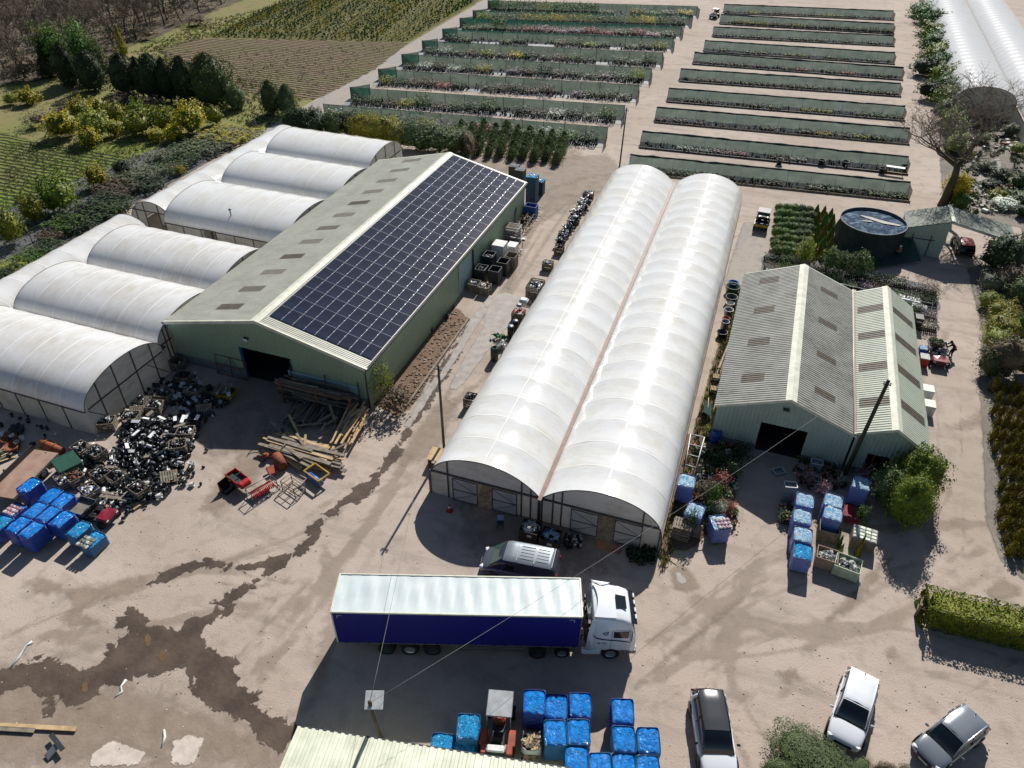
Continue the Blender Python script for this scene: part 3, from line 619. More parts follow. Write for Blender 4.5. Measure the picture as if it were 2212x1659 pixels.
# grass tufts
def tufts(name,poly,n,mats,h,size,label,seed=0,avoid=None):
    rg=np.random.default_rng(seed); m=MB(); xs=[p[0] for p in poly]; ys=[p[1] for p in poly]
    def inside(x,y):
        c=False; j=len(poly)-1
        for i in range(len(poly)):
            if (poly[i][1]>y)!=(poly[j][1]>y) and x<(poly[j][0]-poly[i][0])*(y-poly[i][1])/(poly[j][1]-poly[i][1])+poly[i][0]: c=not c
            j=i
        return c
    c=0
    while c<n:
        x,y=rg.uniform(min(xs),max(xs)),rg.uniform(min(ys),max(ys))
        if not inside(x,y): continue
        c+=1; vs=[];fs=[]
        for k in range(5):
            a=rg.random()*2*PI; hh=h*rg.uniform(.5,1.3); w=size*.35
            dx,dy=math.cos(a),math.sin(a); px,py=x+rg.normal()*size*.5,y+rg.normal()*size*.5; b=len(vs)
            vs+=[(px-dy*w,py+dx*w,0),(px+dy*w,py-dx*w,0),(px+dx*hh*.5,py+dy*hh*.5,hh)]; fs.append((b,b+1,b+2))
        m.add(vs,fs,mats[int(rg.integers(0,len(mats)))])
    return tag(m.build(name),label,'grass',None,'stuff')
tufts('rough_grass',[P(*p) for p in [(0,330),(230,325),(330,300),(420,310),(330,390),(190,440),(60,520),(0,560)]],2600,['lf_spring','lf_lime','lf_brown','lf_olive'],.22,.16,'rough grass on the bank by the ploughed rows',1)
tufts('rough_grass',[P(*p) for p in [(270,130),(420,60),(640,8),(720,0),(440,92),(330,125),(640,225),(560,300),(480,270)]],2200,['lf_lime','lf_brown','lf_olive'],.3,.25,'rough grass along the field edges',2)
tufts('weeds',[P(*p) for p in [(1590,610),(1608,610),(1545,870),(1520,1000),(1440,1240),(1425,1190)]],900,['lf_olive','lf_lime','lf_brown'],.28,.12,'weeds along the foot of the long double tunnel',3)
0 and tufts('weeds',[P(*p) for p in [(2085,560),(2110,700),(2108,830),(2125,960),(2132,1100),(2165,1190),(2150,1190),(2110,1100),(2100,960),(2092,800)]],500,['lf_brown','lf_olive','lf_lime'],.2,.12,'weeds along the right edge of the side road',4)
# crop rows in the far field: young plants beyond counting
m=MB(); rg=np.random.default_rng(8)
A,B,C_,D=P(445,92),P(866,94),P(1012,4),P(600,8)
rows=34
for i in range(rows):
    t=i/(rows-1); a=A.lerp(D,t); b=B.lerp(C_,t); L=(b-a).length; n=int(L/1.05)
    for j in range(n):
        if rg.random()<.14: continue
        p=a.lerp(b,(j+rg.random()*.5)/n); h=rg.uniform(.45,1.1)
        mt=('lf_conifer','lf_heath','lf_olive')[int(abs(mnoise.noise(Vector((p.x*.05,p.y*.05,2)))*6+rg.random()*.9))%3]
        leaves(m,7,.26,mt,'cone',(p.x,p.y,h/2),(.26,.26,h/2),.2,j)
tag(m.build('young_conifers'),'young conifers in rows across the far field','crop',None,'stuff')
m=MB(); rg=np.random.default_rng(9)
for (poly,n,sp) in [([(330,128),(860,97),(665,224),(480,190)],1500,0)]:
    a,b,c,d=[P(*q) for q in poly]
    for i in range(n):
        s,t=rg.random(),round(rg.random()*26)/26; p=a.lerp(b,s).lerp(d.lerp(c,s),t)
        leaves(m,3,.12,'lf_brown' if rg.random()<.7 else 'lf_olive','ball',(p.x,p.y,.04),(.3,.10,.06),.2,i)
tag(m.build('crop_stubble'),'dry stubble and weeds on the ploughed field','stubble',None,'stuff')
# ================================================================ corrugated sheet helpers
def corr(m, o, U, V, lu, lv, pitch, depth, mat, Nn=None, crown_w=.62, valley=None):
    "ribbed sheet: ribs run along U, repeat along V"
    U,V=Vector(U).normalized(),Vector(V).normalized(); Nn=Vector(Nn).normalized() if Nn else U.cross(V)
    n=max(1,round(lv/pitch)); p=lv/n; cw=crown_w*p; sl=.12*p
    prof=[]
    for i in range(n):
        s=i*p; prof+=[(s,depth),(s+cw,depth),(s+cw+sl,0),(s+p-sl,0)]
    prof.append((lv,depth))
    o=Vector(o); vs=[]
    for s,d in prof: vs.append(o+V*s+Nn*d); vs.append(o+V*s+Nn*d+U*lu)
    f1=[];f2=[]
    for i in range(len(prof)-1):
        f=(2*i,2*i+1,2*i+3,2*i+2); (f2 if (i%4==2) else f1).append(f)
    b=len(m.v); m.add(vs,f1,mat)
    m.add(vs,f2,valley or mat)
def wall(m, a, b, top, mat, pitch=.3, depth=.03, bottom=0.0, outward=None, holes=()):
    "upright ribbed wall from a to b; top(s) gives its height; holes are (s0, s1, ztop)"
    a,b=Vector((a[0],a[1],0)),Vector((b[0],b[1],0)); L=(b-a).length; V=(b-a)/L; Nn=Vector((V.y,-V.x,0))
    if outward is not None and Nn.dot(Vector(outward))<0: Nn=-Nn
    n=round(L/pitch); p=L/n
    for i in range(n):
        s=i*p; pr=[(s,0),(s+.3*p,0),(s+.4*p,depth),(s+.9*p,depth),(s+p,0)]
        z0=bottom
        for (h0,h1,hz) in holes:
            if h0-1e-3<=s+p*.5<=h1+1e-3: z0=hz
        vs=[]
        for q,d in pr:
            t=top(q); vs+= [a+V*q+Nn*d+Vector((0,0,z0)), a+V*q+Nn*d+Vector((0,0,t))]
        m.add(vs,[(2*k,2*k+1,2*k+3,2*k+2) for k in range(4)],mat)
# ================================================================ the barn with the solar roof
BX0,BX1,BY0,BY1,BE,BR=-44.7,-25.95,39.4,77.4,4.1,6.3
BXR=(BX0+BX1)/2
barn=empty('barn',(BXR,BY0,0),0,'long sage-green steel barn with a roof of dark solar panels on its right slope','barn')
def bl(p): return (p[0]-BXR,p[1]-BY0,p[2])
def tp(s,L=BX1-BX0): return BE+(BR-BE)*(1-abs(s-L/2)/(L/2))
m=MB()
D0,D1,DZ=7.1,11.9,3.2
wall(m,(BX0-BXR,0),(BX1-BXR,0),tp,'wall_green',.3,.03,0.9,(0,-1,0),[(D0,D1,DZ)])
wall(m,(BX0-BXR,38),(BX1-BXR,38),tp,'wall_green',.3,.03,0,(0,1,0))
wall(m,(BX1-BXR,0),(BX1-BXR,38),lambda s:BE,'wall_green',.3,.03,0,(1,0,0),[(18.3,21.9,3.3)])
wall(m,(BX0-BXR,0),(BX0-BXR,38),lambda s:BE,'wall_green',.3,.03,0,(-1,0,0))
m.build('wall',barn)
m=MB()
for s0,s1 in ((0,D0),(D1,BX1-BX0)): m.box((BX0-BXR+(s0+s1)/2,.06,.46),(s1-s0,.24,.92),'blockwork')
m.build('block_plinth',barn)
m=MB(); hw=(BX1-BX0)/2; sl=math.hypot(hw,BR-BE)
for sg in (-1,1):
    corr(m,(sg*.05,-.18,BR+.02),(sg*hw,0,-(BR-BE)),(0,1,0),sl+.13,38.36,.19,.035,'roof_sage',(sg*(BR-BE),0,hw),valley='valley_shade')
m.build('roof',barn)
m=MB()
for sg in (-1,1):
    U=Vector((sg*hw,0,-(BR-BE))).normalized(); nn=Vector((sg*(BR-BE),0,hw)).normalized()
    a=Vector((0,-.22,BR+.10)); w=.42; vs=[a,a+U*w,a+U*w+Vector((0,38.44,0)),a+Vector((0,38.44,0))]; m.add(vs,[(0,1,2,3)],'cap_cream')
m.build('ridge_cap',barn)
for yy in (-.2,38.2):
    m=MB()
    for sg in (-1,1):
        U=Vector((sg*hw,0,-(BR-BE))).normalized(); a=Vector((0,yy,BR+.07)); e=a+U*(sl+.28)
        t=.16; k=Vector((0,.17 if yy<0 else -.17,0))
        vs=[a,e,e+Vector((0,0,-t-.12)),a+Vector((0,0,-t-.12)),a+k,e+k]
        m.add(vs,[(0,1,2,3),(0,4,5,1)],'cap_cream')
    m.build('verge_trim',barn)
for sg in (-1,1):
    m=MB(); x=sg*(hw+.22); m.box((x,19,BE-.12),(.16,38.5,.12),'steel_dark'); m.build('gutter',barn)
m=MB(); m.tube([(BX0-BXR-.2,-.1,BE-.15),(BX0-BXR-.12,-.16,BE-.5),(BX0-BXR-.05,-.16,.2)],.055,'steel_dark'); m.build('downpipe',barn)
m=MB(); m.tube([(BX1-BXR+.2,-.1,BE-.15),(BX1-BXR+.05,-.16,BE-.5),(BX1-BXR+.05,-.16,.2)],.055,'steel_dark'); m.build('downpipe',barn)
# door opening: dark frame, floor inside, side door in the long wall
m=MB(); x0,x1=BX0-BXR+D0,BX0-BXR+D1
m.box((x0+.04,.02,DZ/2),(.12,.2,DZ),'blue_paint'); m.box((x1-.04,.02,DZ/2),(.12,.2,DZ),'steel_dark'); m.build('door_frame',barn)
m=MB(); m.box((0,19,.012),(18.4,37.6,.02),'interior_dark'); m.build('floor',barn)
m=MB(); m.box((BX1-BXR-.05,20.1,1.65),(.06,3.7,3.3),'door_pale'); m.box((BX1-BXR+.06,21.95,1.7),(.14,.18,3.4),'steel_dark'); m.box((BX1-BXR+.06,18.25,1.7),(.14,.14,3.4),'wall_green'); m.build('side_door',barn)
m=MB(); m.bbox((-1.3,-.16,4.35),(.5,.22,.14),'steel_dark'); m.box((-1.3,-.28,4.28),(.4,.03,.2),'lamp_glass'); m.build('floodlight',barn)
for yy,dr in ((40.4,1),):pass
# skylights on the left slope
for i,uvv in enumerate([50.96,47.86,44.74,41.65,54.1,57.2,60.35,63.5,66.6,69.7,72.9,76.1]):
    m=MB(); U=Vector((-hw,0,-(BR-BE))).normalized(); nn=Vector((-(BR-BE),0,hw)).normalized()
    o=Vector((0,uvv-BY0-.55,BR+.02))+U*3.1+nn*.02
    corr(m,o,U,(0,1,0),2.5,.95,.19,.035,'skylight_brown',nn,valley='valley_shade')
    m.build('skylight',barn)
# solar panels: nine across the slope
U=Vector((hw,0,-(BR-BE))).normalized(); nn=Vector((BR-BE,0,hw)).normalized(); V=Vector((0,1,0))
y_s,y_e=1.0,37.75; ncol,nrow=9,22; a0=.62; cw=(sl+.1-a0)/ncol; rh=(y_e-y_s)/nrow
me=None; far=MB()
RM=Matrix((U,V,nn)).transposed()
for c in range(ncol):
    for r in range(nrow):
        o=Vector((0,0,BR+.12))+U*(a0+cw*(c+.5))+V*(y_s+rh*(r+.5))
        if me is None:
            q=MB(); q.box((0,0,0),(cw-.035,rh-.03,.035),'panel_cell',M=RM)
            me=q.mesh('solar_panel')
        if r*ncol+c<100: obj('solar_panel',me,barn,o)
        else: far.box(o,(cw-.035,rh-.03,.035),'panel_cell',M=RM)
tag(far.build('solar_panels_far',barn),kind='stuff').name='solar_panel_rows'
m=MB(); m.box(Vector((0,0,BR+.085))+U*((a0+sl+.08)/2)+V*((y_s+y_e)/2),(ncol*cw-.02,y_e-y_s-.02,.02),'steel_dark',M=RM); m.build('gap_dark_sheet',barn)  # added dark sheet, keeps the gaps between panels dark
m=MB()
for c in range(1,ncol):
    o=Vector((0,0,BR+.118))+U*(a0+cw*c)+V*((y_s+y_e)/2); m.box(o,(.028,y_e-y_s,.03),'panel_line',M=RM)
    for r in range(nrow):
        for f in (.22,.72): m.bbox(Vector((0,0,BR+.142))+U*(a0+cw*c)+V*(y_s+rh*(r+f)),(.09,.07,.03),'clip_metal',.01,M=RM)
for r in range(1,nrow):
    o=Vector((0,0,BR+.116))+U*((a0+sl+.1)/2)+V*(y_s+rh*r); m.box(o+nn*.025,(ncol*cw,.018,.01),'panel_line',M=RM)
m.build('mounting_rails',barn)
# ================================================================ polytunnels
def arch(hw_,zw,zc,n=26,pw=.92):
    return [(-hw_*math.cos(PI*i/n), zw+(zc-zw)*max(0,math.sin(PI*i/n))**pw) for i in range(n+1)]
def ribbon(m,pts,w,mat):
    vs=[]
    for x,y,z in pts: vs+=[(x,y-w,z),(x,y+w,z)]
    m.add(vs,[(2*i,2*i+1,2*i+3,2*i+2) for i in range(len(pts)-1)],mat,True)
def tunnel(label, x, y, L, w, zw, zc, axis, bay, filmm='film_white', wallz=True, front=True, group='polytunnels', name='polytunnel', sag=.055, far_gable=True, hoop='hoop_tape', hoopb='hoop_steel', rz=None, near_wall=True, cat='polytunnel', shift=None):
    "long axis along local +Y, rear... y=0 is its near or left gable"
    o=empty(name,(x,y,0),0 if axis=='Y' else -PI/2,label,cat,group)
    if rz: o.rotation_euler.z+=rz
    nb=max(1,round(L/bay)); bl_=L/nb; hw_=w/2; pr=arch(hw_,zw,zc); sub=6
    vs=[];fs=[]; k=len(pr)
    for b in range(nb*sub+1):
        f=(b%sub)/sub; s=sag*max(0,math.sin(PI*f)) if b%sub else 0
        yy=b*bl_/sub
        for i,(px,pz) in enumerate(pr):
            t=math.sin(PI*i/(k-1)); q=s*(.35+.65*t)
            wob=.012*mnoise.noise(Vector((px*.8+x,yy*.7,pz)))
            vs.append((px*(1-q/hw_*.5),yy,pz-q*(.3+.7*t)+wob))
    for b in range(nb*sub):
        for i in range(k-1): fs.append((b*k+i,b*k+k+i,b*k+k+i+1,b*k+i+1))
    m=MB(); m.add(vs,fs,filmm,True); c=m.build('cover',o)
    for b in range(nb+1):
        m=MB(); yy=b*bl_
        ribbon(m,[(px*1.003,yy,pz+.004) for px,pz in pr],.045,hoop)
        m.build('hoop',o)
    if wallz:
        for sg in (-1,1):
            if sg==1 and not near_wall: continue
            m=MB(); X=sg*(hw_-.02)
            m.add([(X,0,0),(X,L,0),(X,L,zw),(X,0,zw)],[(0,1,2,3) if sg>0 else (3,2,1,0)],'film_wall')
            m.box((X+sg*.03,L/2,zw),(.07,L,.09),'frame_dark')
            for b in range(nb+1): m.box((X+sg*.03,min(max(b*bl_,.04),L-.04),zw/2),(.05,.06,zw),'frame_dark')
            m.build('side_wall',o)
    return o,pr,L
def gable(o, pr, y, sgn, posts, rails, doors=(), mat='film_wall', zw=2.2, fr='frame_dark'):
    "film end wall with timber posts; doors are (x0, x1, z) gaps"
    m=MB(); k=len(pr)
    def topz(x):
        for (a,za),(b,zb) in zip(pr,pr[1:]):
            if a<=x<=b: return za+(zb-za)*(x-a)/max(1e-6,b-a)
        return 0
    xs=sorted(set([p[0] for p in pr]+[d for dd in doors for d in dd[:2]]))
    for a,b in zip(xs,xs[1:]):
        if b-a<1e-5: continue
        z0=0
        for d in doors:
            if a>=d[0]-1e-4 and b<=d[1]+1e-4: z0=d[2]
        f=[(a,y,z0),(b,y,z0),(b,y,max(z0,topz(b)-.01)),(a,y,max(z0,topz(a)-.01))]
        m.add(f,[(0,1,2,3)],mat)
    m.build('gable_end',o)
    m=MB()
    for x in posts: m.box((x,y+sgn*.035,topz(x)/2),(.09,.06,topz(x)),fr)
    for (x0,x1,z) in rails: m.box(((x0+x1)/2,y+sgn*.05,z),(x1-x0,.07,.09),fr)
    m.tube([(px,y+sgn*.02,pz) for px,pz in pr],.04,fr,4,cap=False)
    m.build('gable_frame',o)
    return topz
# six spans that run up to the barn (long axis from left to right)
for i,(y0,w,x0,x1,lb) in enumerate([(29.25,8.6,-60.6,-44.25,'nearest cross polytunnel with a framed film end wall beside the plant pot heap'),(37.95,8.45,-60.6,-44.9,'second cross polytunnel from the camera, stained brown, butting the barn'),(46.5,8.3,-60.6,-45.2,'third cross polytunnel from the camera, last before the gap'),(57.45,9.9,-60.6,-45.2,'cross polytunnel just beyond the gap, with a chimney and an open doorway'),(67.8,9.1,-60.9,-45.2,'second cross polytunnel beyond the gap'),(77.1,9.1,-61.2,-46.2,'farthest cross polytunnel, reaching past the end of the barn')]):
    fm='film_dirty' if i in (0,1,2) else 'film_white'
    o,pr,L=tunnel(lb,x0,y0+w/2,x1-x0,w,2.2,4.35,'X',2.35,fm,wallz=False,group='white cross polytunnels left of the barn')
    # local: +Y runs to the right, local -X is the far side, local +X the near side
    for sg in (1,-1):
        if sg==1 and i in (1,2,4,5) : 
            pass
        m=MB(); X=sg*(w/2-.02); gaps=[]
        zt=2.2
        if i==3 and sg==1: segs=[(0,4.9),(6.6,L)]
        else: segs=[(0,L)]
        for a,b in segs:
            m.add([(X,a,0),(X,b,0),(X,b,zt),(X,a,zt)],[(0,1,2,3) if sg>0 else (3,2,1,0)],'film_wall')
            m.box((X+sg*.03,(a+b)/2,zt),(.08,b-a,.1),'frame_dark'); 
            q=a
            while q<=b+.01: m.box((X+sg*.03,min(max(q,.05),L-.05),zt/2),(.05,.07,zt),'frame_dark'); q+=2.35
        m.build('side_wall',o)
    gable(o,pr,0,-1,[-2.8,0,2.8],[],(),'film_wall')
    if i==0:
        hw_=w/2; gable(o,pr,L,1,[-3.0,-1.1,.9,2.7],[(-4.0,4.0,2.3)],(),'film_wall')
        m=MB()
        for a,b in ((-4.1,-2.2),(2.2,4.1)): m.tube([(a,L+.06,.1),(b,L+.06,2.2)],.03,'frame_dark',4)
        m.build('brace',o)
    elif i==1: gable(o,pr,L,1,[-3.2,-2.2,2.4,3.3],[(-4,4,2.3)],(),'film_wall')
    else: gable(o,pr,L,1,[-2.5,0,2.5],[(-4,4,2.3)],(),'film_wall')
    if i in (0,1):
        m=MB(); m.box((-w/2-.02,L/2,2.52),(.36,L+.3,.14),'gutter_dark'); m.build('gutter',o)
    if i==2:
        m=MB(); m.box((w/2+.02,L/2,2.32),(.10,L+.3,.1),'gutter_dark'); m.build('rain_edge',o)
    if i==3:
        m=MB(); m.box((w/2-1.1,5.05,1.1),(.08,.14,2.2),'frame_dark'); m.box((w/2-.55,4.95,1.1),(1.0,.06,2.1),'film_wall'); m.box((w/2-.03,5.75,2.25),(.1,1.8,.12),'frame_dark'); m.build('doorway',o)
        m=MB(); b_=(w/2-1.5,7.9,3.05); m.tube([b_,(b_[0],b_[1],b_[2]+1.25)],.07,'grey_metal',8); m.lathe([(.0,.24),(.16,.1),(.16,.02),(.0,.0)],'grey_metal',(b_[0],b_[1],b_[2]+1.25),8); m.build('chimney',o)
        m=MB(); m.box((b_[0]+.1,b_[1],b_[2]+.0),(.5,.5,.06),'blue_paint'); m.build('chimney_flashing',o)
# two low long tunnels
for (x,y0,L,w,lb,fm) in [(-63.9,59.2,27.0,6.5,'low long polytunnel with an open end, at the left beyond the gap','film_white'),(-63.9,18,37.8,6.5,'low long stained polytunnel running along the left path towards the camera','film_dirty')]:
    o,pr,L=tunnel(lb,x,y0,L,w,.05,3.35,'Y',2.9,fm,wallz=False,group='low polytunnels along the left path',sag=.07)
    if y0>50:
        gable(o,pr,0,-1,[-2.2,-.95,1.0],[(-2.9,2.9,2.15)],[(-.9,.95,2.1)],'film_wall')
        m=MB(); m.box((1.6,-.12,.4),(1.2,.04,.9),'wood_crate'); m.build('door_leaf',o)
    else: gable(o,pr,L,1,[0],[(-2.9,2.9,2.15)],(),'film_wall')
    gable(o,pr,L if y0>50 else 0,1 if y0>50 else -1,[0],[],(),'film_wall')
# the double tunnel in the middle of the yard
dt=empty('double_polytunnel',(-9.45,32.8,0),math.radians(.75),'big twin-span white polytunnel with sliding doors in the middle of the yard','polytunnel')
LD,WD,ZW,ZC,ZO=55.0,8.15,2.15,4.05,1.2; nb=22
for sg,bowl in ((-1,1),(1,1)):
    pr=arch(WD/2,ZW,ZC,30,.9); rise=ZC-ZW; RR_=((WD/2)**2+rise**2)/(2*rise); pr=[(x,(ZW+math.sqrt(max(0,RR_*RR_-x*x))-(RR_-rise)) if x*sg<0 else ZO+(ZC-ZO)*math.sqrt(max(0,1-(2*x/WD)**2))**.9) for x,z in pr]; k=len(pr); sub=6; vs=[];fs=[]
    for b in range(nb*sub+1):
        f=(b%sub)/sub; s=.065*max(0,math.sin(PI*f)) if b%sub else 0; yy=b*LD/nb/sub
        for i,(px,pz) in enumerate(pr):
            t=math.sin(PI*i/(k-1)); q=s*(.3+.7*t)
            vs.append((px*(1-q*.1)+sg*WD/2,yy,pz-q+.014*mnoise.noise(Vector((px*.9+sg*9,yy*.8,pz)))))
    for b in range(nb*sub):
        for i in range(k-1): fs.append((b*k+i,b*k+k+i,b*k+k+i+1,b*k+i+1))
    m=MB(); m.add(vs,fs,'film_white',True); m.build('cover',dt)
    for b in range(nb+1):
        m=MB(); ribbon(m,[(px*1.002+sg*WD/2,b*LD/nb,pz+.004) for px,pz in pr],.04,'hoop_tape'); m.build('hoop',dt)
    m=MB(); m.box((sg*WD/2+.05,LD/2,ZC+.006),(.05,LD,.02),'hoop_tape'); m.build('ridge_tape',dt)
    X=sg*(WD-.02)
    m=MB(); m.add([(X,0,0),(X,LD,0),(X,LD,ZO),(X,0,ZO)],[(0,1,2,3) if sg>0 else (3,2,1,0)],'film_wall'); m.box((X+sg*.03,LD/2,ZO-.02),(.07,LD,.1),'wood_grey')
    for b in range(nb+1): m.box((X+sg*.04,min(max(b*LD/nb,.05),LD-.05),ZO/2),(.05,.06,ZO),'frame_dark')
    m.build('side_wall',dt)
    dz=2.15
    # end wall with gaps for the doors
    cx=sg*WD/2; pl=[(px+cx,pz) for px,pz in pr]
    gx=(cx-.45,cx+.75) if sg<0 else (cx-.15,cx+1.1)
    m=MB(); xs=sorted([p[0] for p in pl]+list(gx)); 
    def tz(x,pl=pl):
        for (a,za),(b,zb) in zip(pl,pl[1:]):
            if a<=x<=b: return za+(zb-za)*(x-a)/max(1e-6,b-a)
        return ZW
    for a,b in zip(xs,xs[1:]):
        z0=dz if (a>=gx[0]-1e-4 and b<=gx[1]+1e-4) else 0
        m.add([(a,0,z0),(b,0,z0),(b,0,tz(b)-.01),(a,0,tz(a)-.01)],[(0,1,2,3)],'film_wall')
    m.build('gable_end',dt)
    m=MB()
    for x in (cx-3.95,cx-2.6,cx+2.75,cx+3.95,cx+(3.4 if sg<0 else -3.2)): m.box((x,-.05,tz(x)/2),(.10,.08,tz(x)),'frame_dark')
    m.box((cx,-.07,dz+.08),(7.9,.09,.13),'frame_dark'); m.tube([(px,-.03,pz) for px,pz in pl],.045,'frame_dark',4,cap=False)
    m.build('gable_frame',dt)
    for a,b,ang in ((gx[0]-1.75,gx[0]+.05,0),(gx[1]-.05,gx[1]+1.7,0)):
        d=empty('sliding_door',((a+b)/2,-.14,0)); d.parent=dt; d.rotation_euler.z=ang; w_=b-a
        q=MB(); q.box((0,0,dz/2),(w_,.03,dz-.06),'film_wall'); q.build('door_panel',d)
        q=MB()
        for x in (-w_/2,w_/2): q.box((x,-.03,dz/2),(.06,.05,dz),'frame_dark')
        for z in (.06,dz/2,dz-.03): q.box((0,-.03,z),(w_,.05,.05),'frame_dark')
        q.tube([(-w_/2,-.05,.1),(w_/2,-.05,dz/2)],.018,'frame_dark',4); q.tube([(-w_/2,-.05,dz-.1),(w_/2,-.05,dz/2)],.018,'frame_dark',4)
        q.build('door_frame',d)
    q=MB(); q.box(((gx[0]+gx[1])/2,.9,.03),(gx[1]-gx[0]+.6,2.4,.04),'wood_crate'); q.build('floor_boards',dt)
    gable_far=MB()
    xs=[p[0] for p in pl]
    for a,b in zip(xs,xs[1:]): gable_far.add([(b,LD,0),(a,LD,0),(a,LD,tz(a)-.01),(b,LD,tz(b)-.01)],[(0,1,2,3)],'film_wall')
    gable_far.build('gable_end',dt)
m=MB(); m.box((0,LD/2-.1,ZW+.13),(.26,LD+.5,.14),'gutter_rust'); m.tube([(0,-.3,ZW),(0,-.12,ZW-.3),(0,-.12,.1)],.06,'frame_dark'); m.build('gutter',dt)
# far white twin tunnel at the top right
ft=empty('double_polytunnel',(28.9,136.5,0),math.radians(-1.0),'bright white twin polytunnel in the top right corner of the photo','polytunnel')
for sg,sx in ((0,1.0),(1,9.6)):
    pr=arch(4.3,2.3,4.7,24,.9); k=len(pr); vs=[];fs=[]; L=110; nb2=44; sub=4
    for b in range(nb2*sub+1):
        f=(b%sub)/sub; s=.10*math.sin(PI*f) if b%sub else 0
        yy=b*L/nb2/sub-(0 if sg==0 else 28)
        for i,(px,pz) in enumerate(pr): vs.append((px+sx+.0,yy,pz-s))
    for b in range(nb2*sub):
        for i in range(k-1): fs.append((b*k+i,b*k+k+i,b*k+k+i+1,b*k+i+1))
    m=MB(); m.add(vs,fs,'film_far',True); m.build('cover',ft)
    y0=0 if sg==0 else -28
    m=MB(); xs=[p[0]+sx for p in pr]; zz=[p[1] for p in pr]
    for i in range(k-1): m.add([(xs[i],y0,0),(xs[i+1],y0,0),(xs[i+1],y0,zz[i+1]),(xs[i],y0,zz[i])],[(0,1,2,3)],'film_wall')
    m.tube([(a,y0-.04,b) for a,b in zip(xs,zz)],.05,'frame_dark',4,cap=False); m.build('gable_end',ft)
    m=MB(); X=sx-4.3; m.add([(X,y0,0),(X,y0+L,0),(X,y0+L,2.3),(X,y0,2.3)],[(3,2,1,0)],'film_wall'); m.box((X-.03,y0+L/2,2.3),(.1,L,.12),'gutter_rust'); m.build('side_wall',ft)
m=MB(); m.box((5.3,45,2.45),(.3,146,.14),'gutter_rust'); m.build('gutter',ft)
# ================================================================ grey-roofed shed pair on the right
def shed(name,label,X0,X1,Y0,Y1,E0,E1,R_,XR,roofm,wallm,cat='shed',pitch=.27,hole=None,sky=(),walls=(1,1)):
    o=empty(name,(XR,Y0,0),0,label,cat,'sage-walled sheds on the right'); L=Y1-Y0
    def top(s):
        x=X0+s
        return E0+(R_-E0)*(x-X0)/(XR-X0) if x<XR else E1+(R_-E1)*(X1-x)/(X1-XR)
    m=MB(); wall(m,(X0-XR,0),(X1-XR,0),top,wallm,.3,.03,.6,(0,-1,0),hole or [])
    wall(m,(X0-XR,L),(X1-XR,L),top,wallm,.3,.03,0,(0,1,0))
    if walls[0]: wall(m,(X0-XR,0),(X0-XR,L),lambda s:E0,wallm,.3,.03,0,(-1,0,0))
    if walls[1]: wall(m,(X1-XR,0),(X1-XR,L),lambda s:E1,wallm,.3,.03,0,(1,0,0))
    m.build('wall',o)
    m=MB(); hs=[(0,X1-X0)]
    if hole: h=hole[0]; hs=[(0,h[0]),(h[1],X1-X0)]
    for a,b in hs: m.box((X0-XR+(a+b)/2,.05,.31),(b-a,.22,.62),'blockwork')
    m.build('block_plinth',o)
    m=MB()
    for sg,XX,E in ((-1,X0,E0),(1,X1,E1)):
        hw=abs(XX-XR); s=math.hypot(hw,R_-E); U=Vector((sg*hw,0,-(R_-E))).normalized(); nn=Vector((sg*(R_-E),0,hw)).normalized()
        corr(m,(sg*.05,-.15,R_+.02),U,(0,1,0),s+(.22 if walls[0 if sg<0 else 1] else -.02),L+.3,pitch,.05,roofm,nn,.58,valley='valley_shade')
    m.build('roof',o)
    m=MB()
    for sg,XX,E in ((-1,X0,E0),(1,X1,E1)):
        U=Vector((sg*abs(XX-XR),0,-(R_-E))).normalized(); a=Vector((0,-.18,R_+.11)); vs=[a,a+U*.42,a+U*.42+Vector((0,L+.36,0)),a+Vector((0,L+.36,0))]; m.add(vs,[(0,1,2,3)],'cap_cream')
    m.build('ridge_cap',o)
    for yy in (-.17,L+.17):
        m=MB()
        for sg,XX,E in ((-1,X0,E0),(1,X1,E1)):
            hw=abs(XX-XR); U=Vector((sg*hw,0,-(R_-E))).normalized(); a=Vector((0,yy,R_+.08)); e=a+U*(math.hypot(hw,R_-E)+.2); dz=Vector((0,0,-.2)); kk=Vector((0,.14 if yy<0 else -.14,0))
            m.add([a,e,e+dz,a+dz,a+kk,e+kk],[(0,1,2,3),(0,4,5,1)],'cap_cream')
        m.build('verge_trim',o)
    for sg,along,y,lu,lv in sky:
        XX,E=(X0,E0) if sg<0 else (X1,E1); hw=abs(XX-XR); U=Vector((sg*hw,0,-(R_-E))).normalized(); nn=Vector((sg*(R_-E),0,hw)).normalized()
        pp_=(L+.3)/round((L+.3)/pitch); y=-.15+round((y+.15)/pp_)*pp_; lv=round(lv/pp_)*pp_; m=MB(); corr(m,Vector((0,y,R_+.02))+U*along+nn*.03,U,(0,1,0),lu,lv,pitch,.05,'skylight_brown',nn,.58,valley='valley_shade'); m.build('skylight',o)
    m=MB(); m.box((X1-XR-.06,L/2,.012),(0.01,.01,.01),'interior_dark'); m.box(((X0+X1)/2-XR,L/2,.012),(X1-X0-.3,L-.3,.02),'interior_dark'); m.build('floor',o)
    return o
sk1=[(-1,2.1,y,1.7,.95) for y in (2.6,7.6,12.9,18.2)]+[(1,1.7,y,1.7,.8) for y in (2.2,7.1,12.2,17.6)]
s1=shed('wide_shed','wider grey-roofed shed with a big open doorway, left of the shed pair',.35,9.85,45.1,65.8,3.5,3.5,5.35,5.15,'roof_grey','wall_pale',hole=[(3.3,6.6,2.8)],sky=sk1,walls=(1,1))
sk2=[(-1,.42,y,2.0,.95) for y in (2.9,7.5,12.0,16.4)]+[(1,.42,y,2.35,.95) for y in (2.9,7.5,12.0,16.4)]
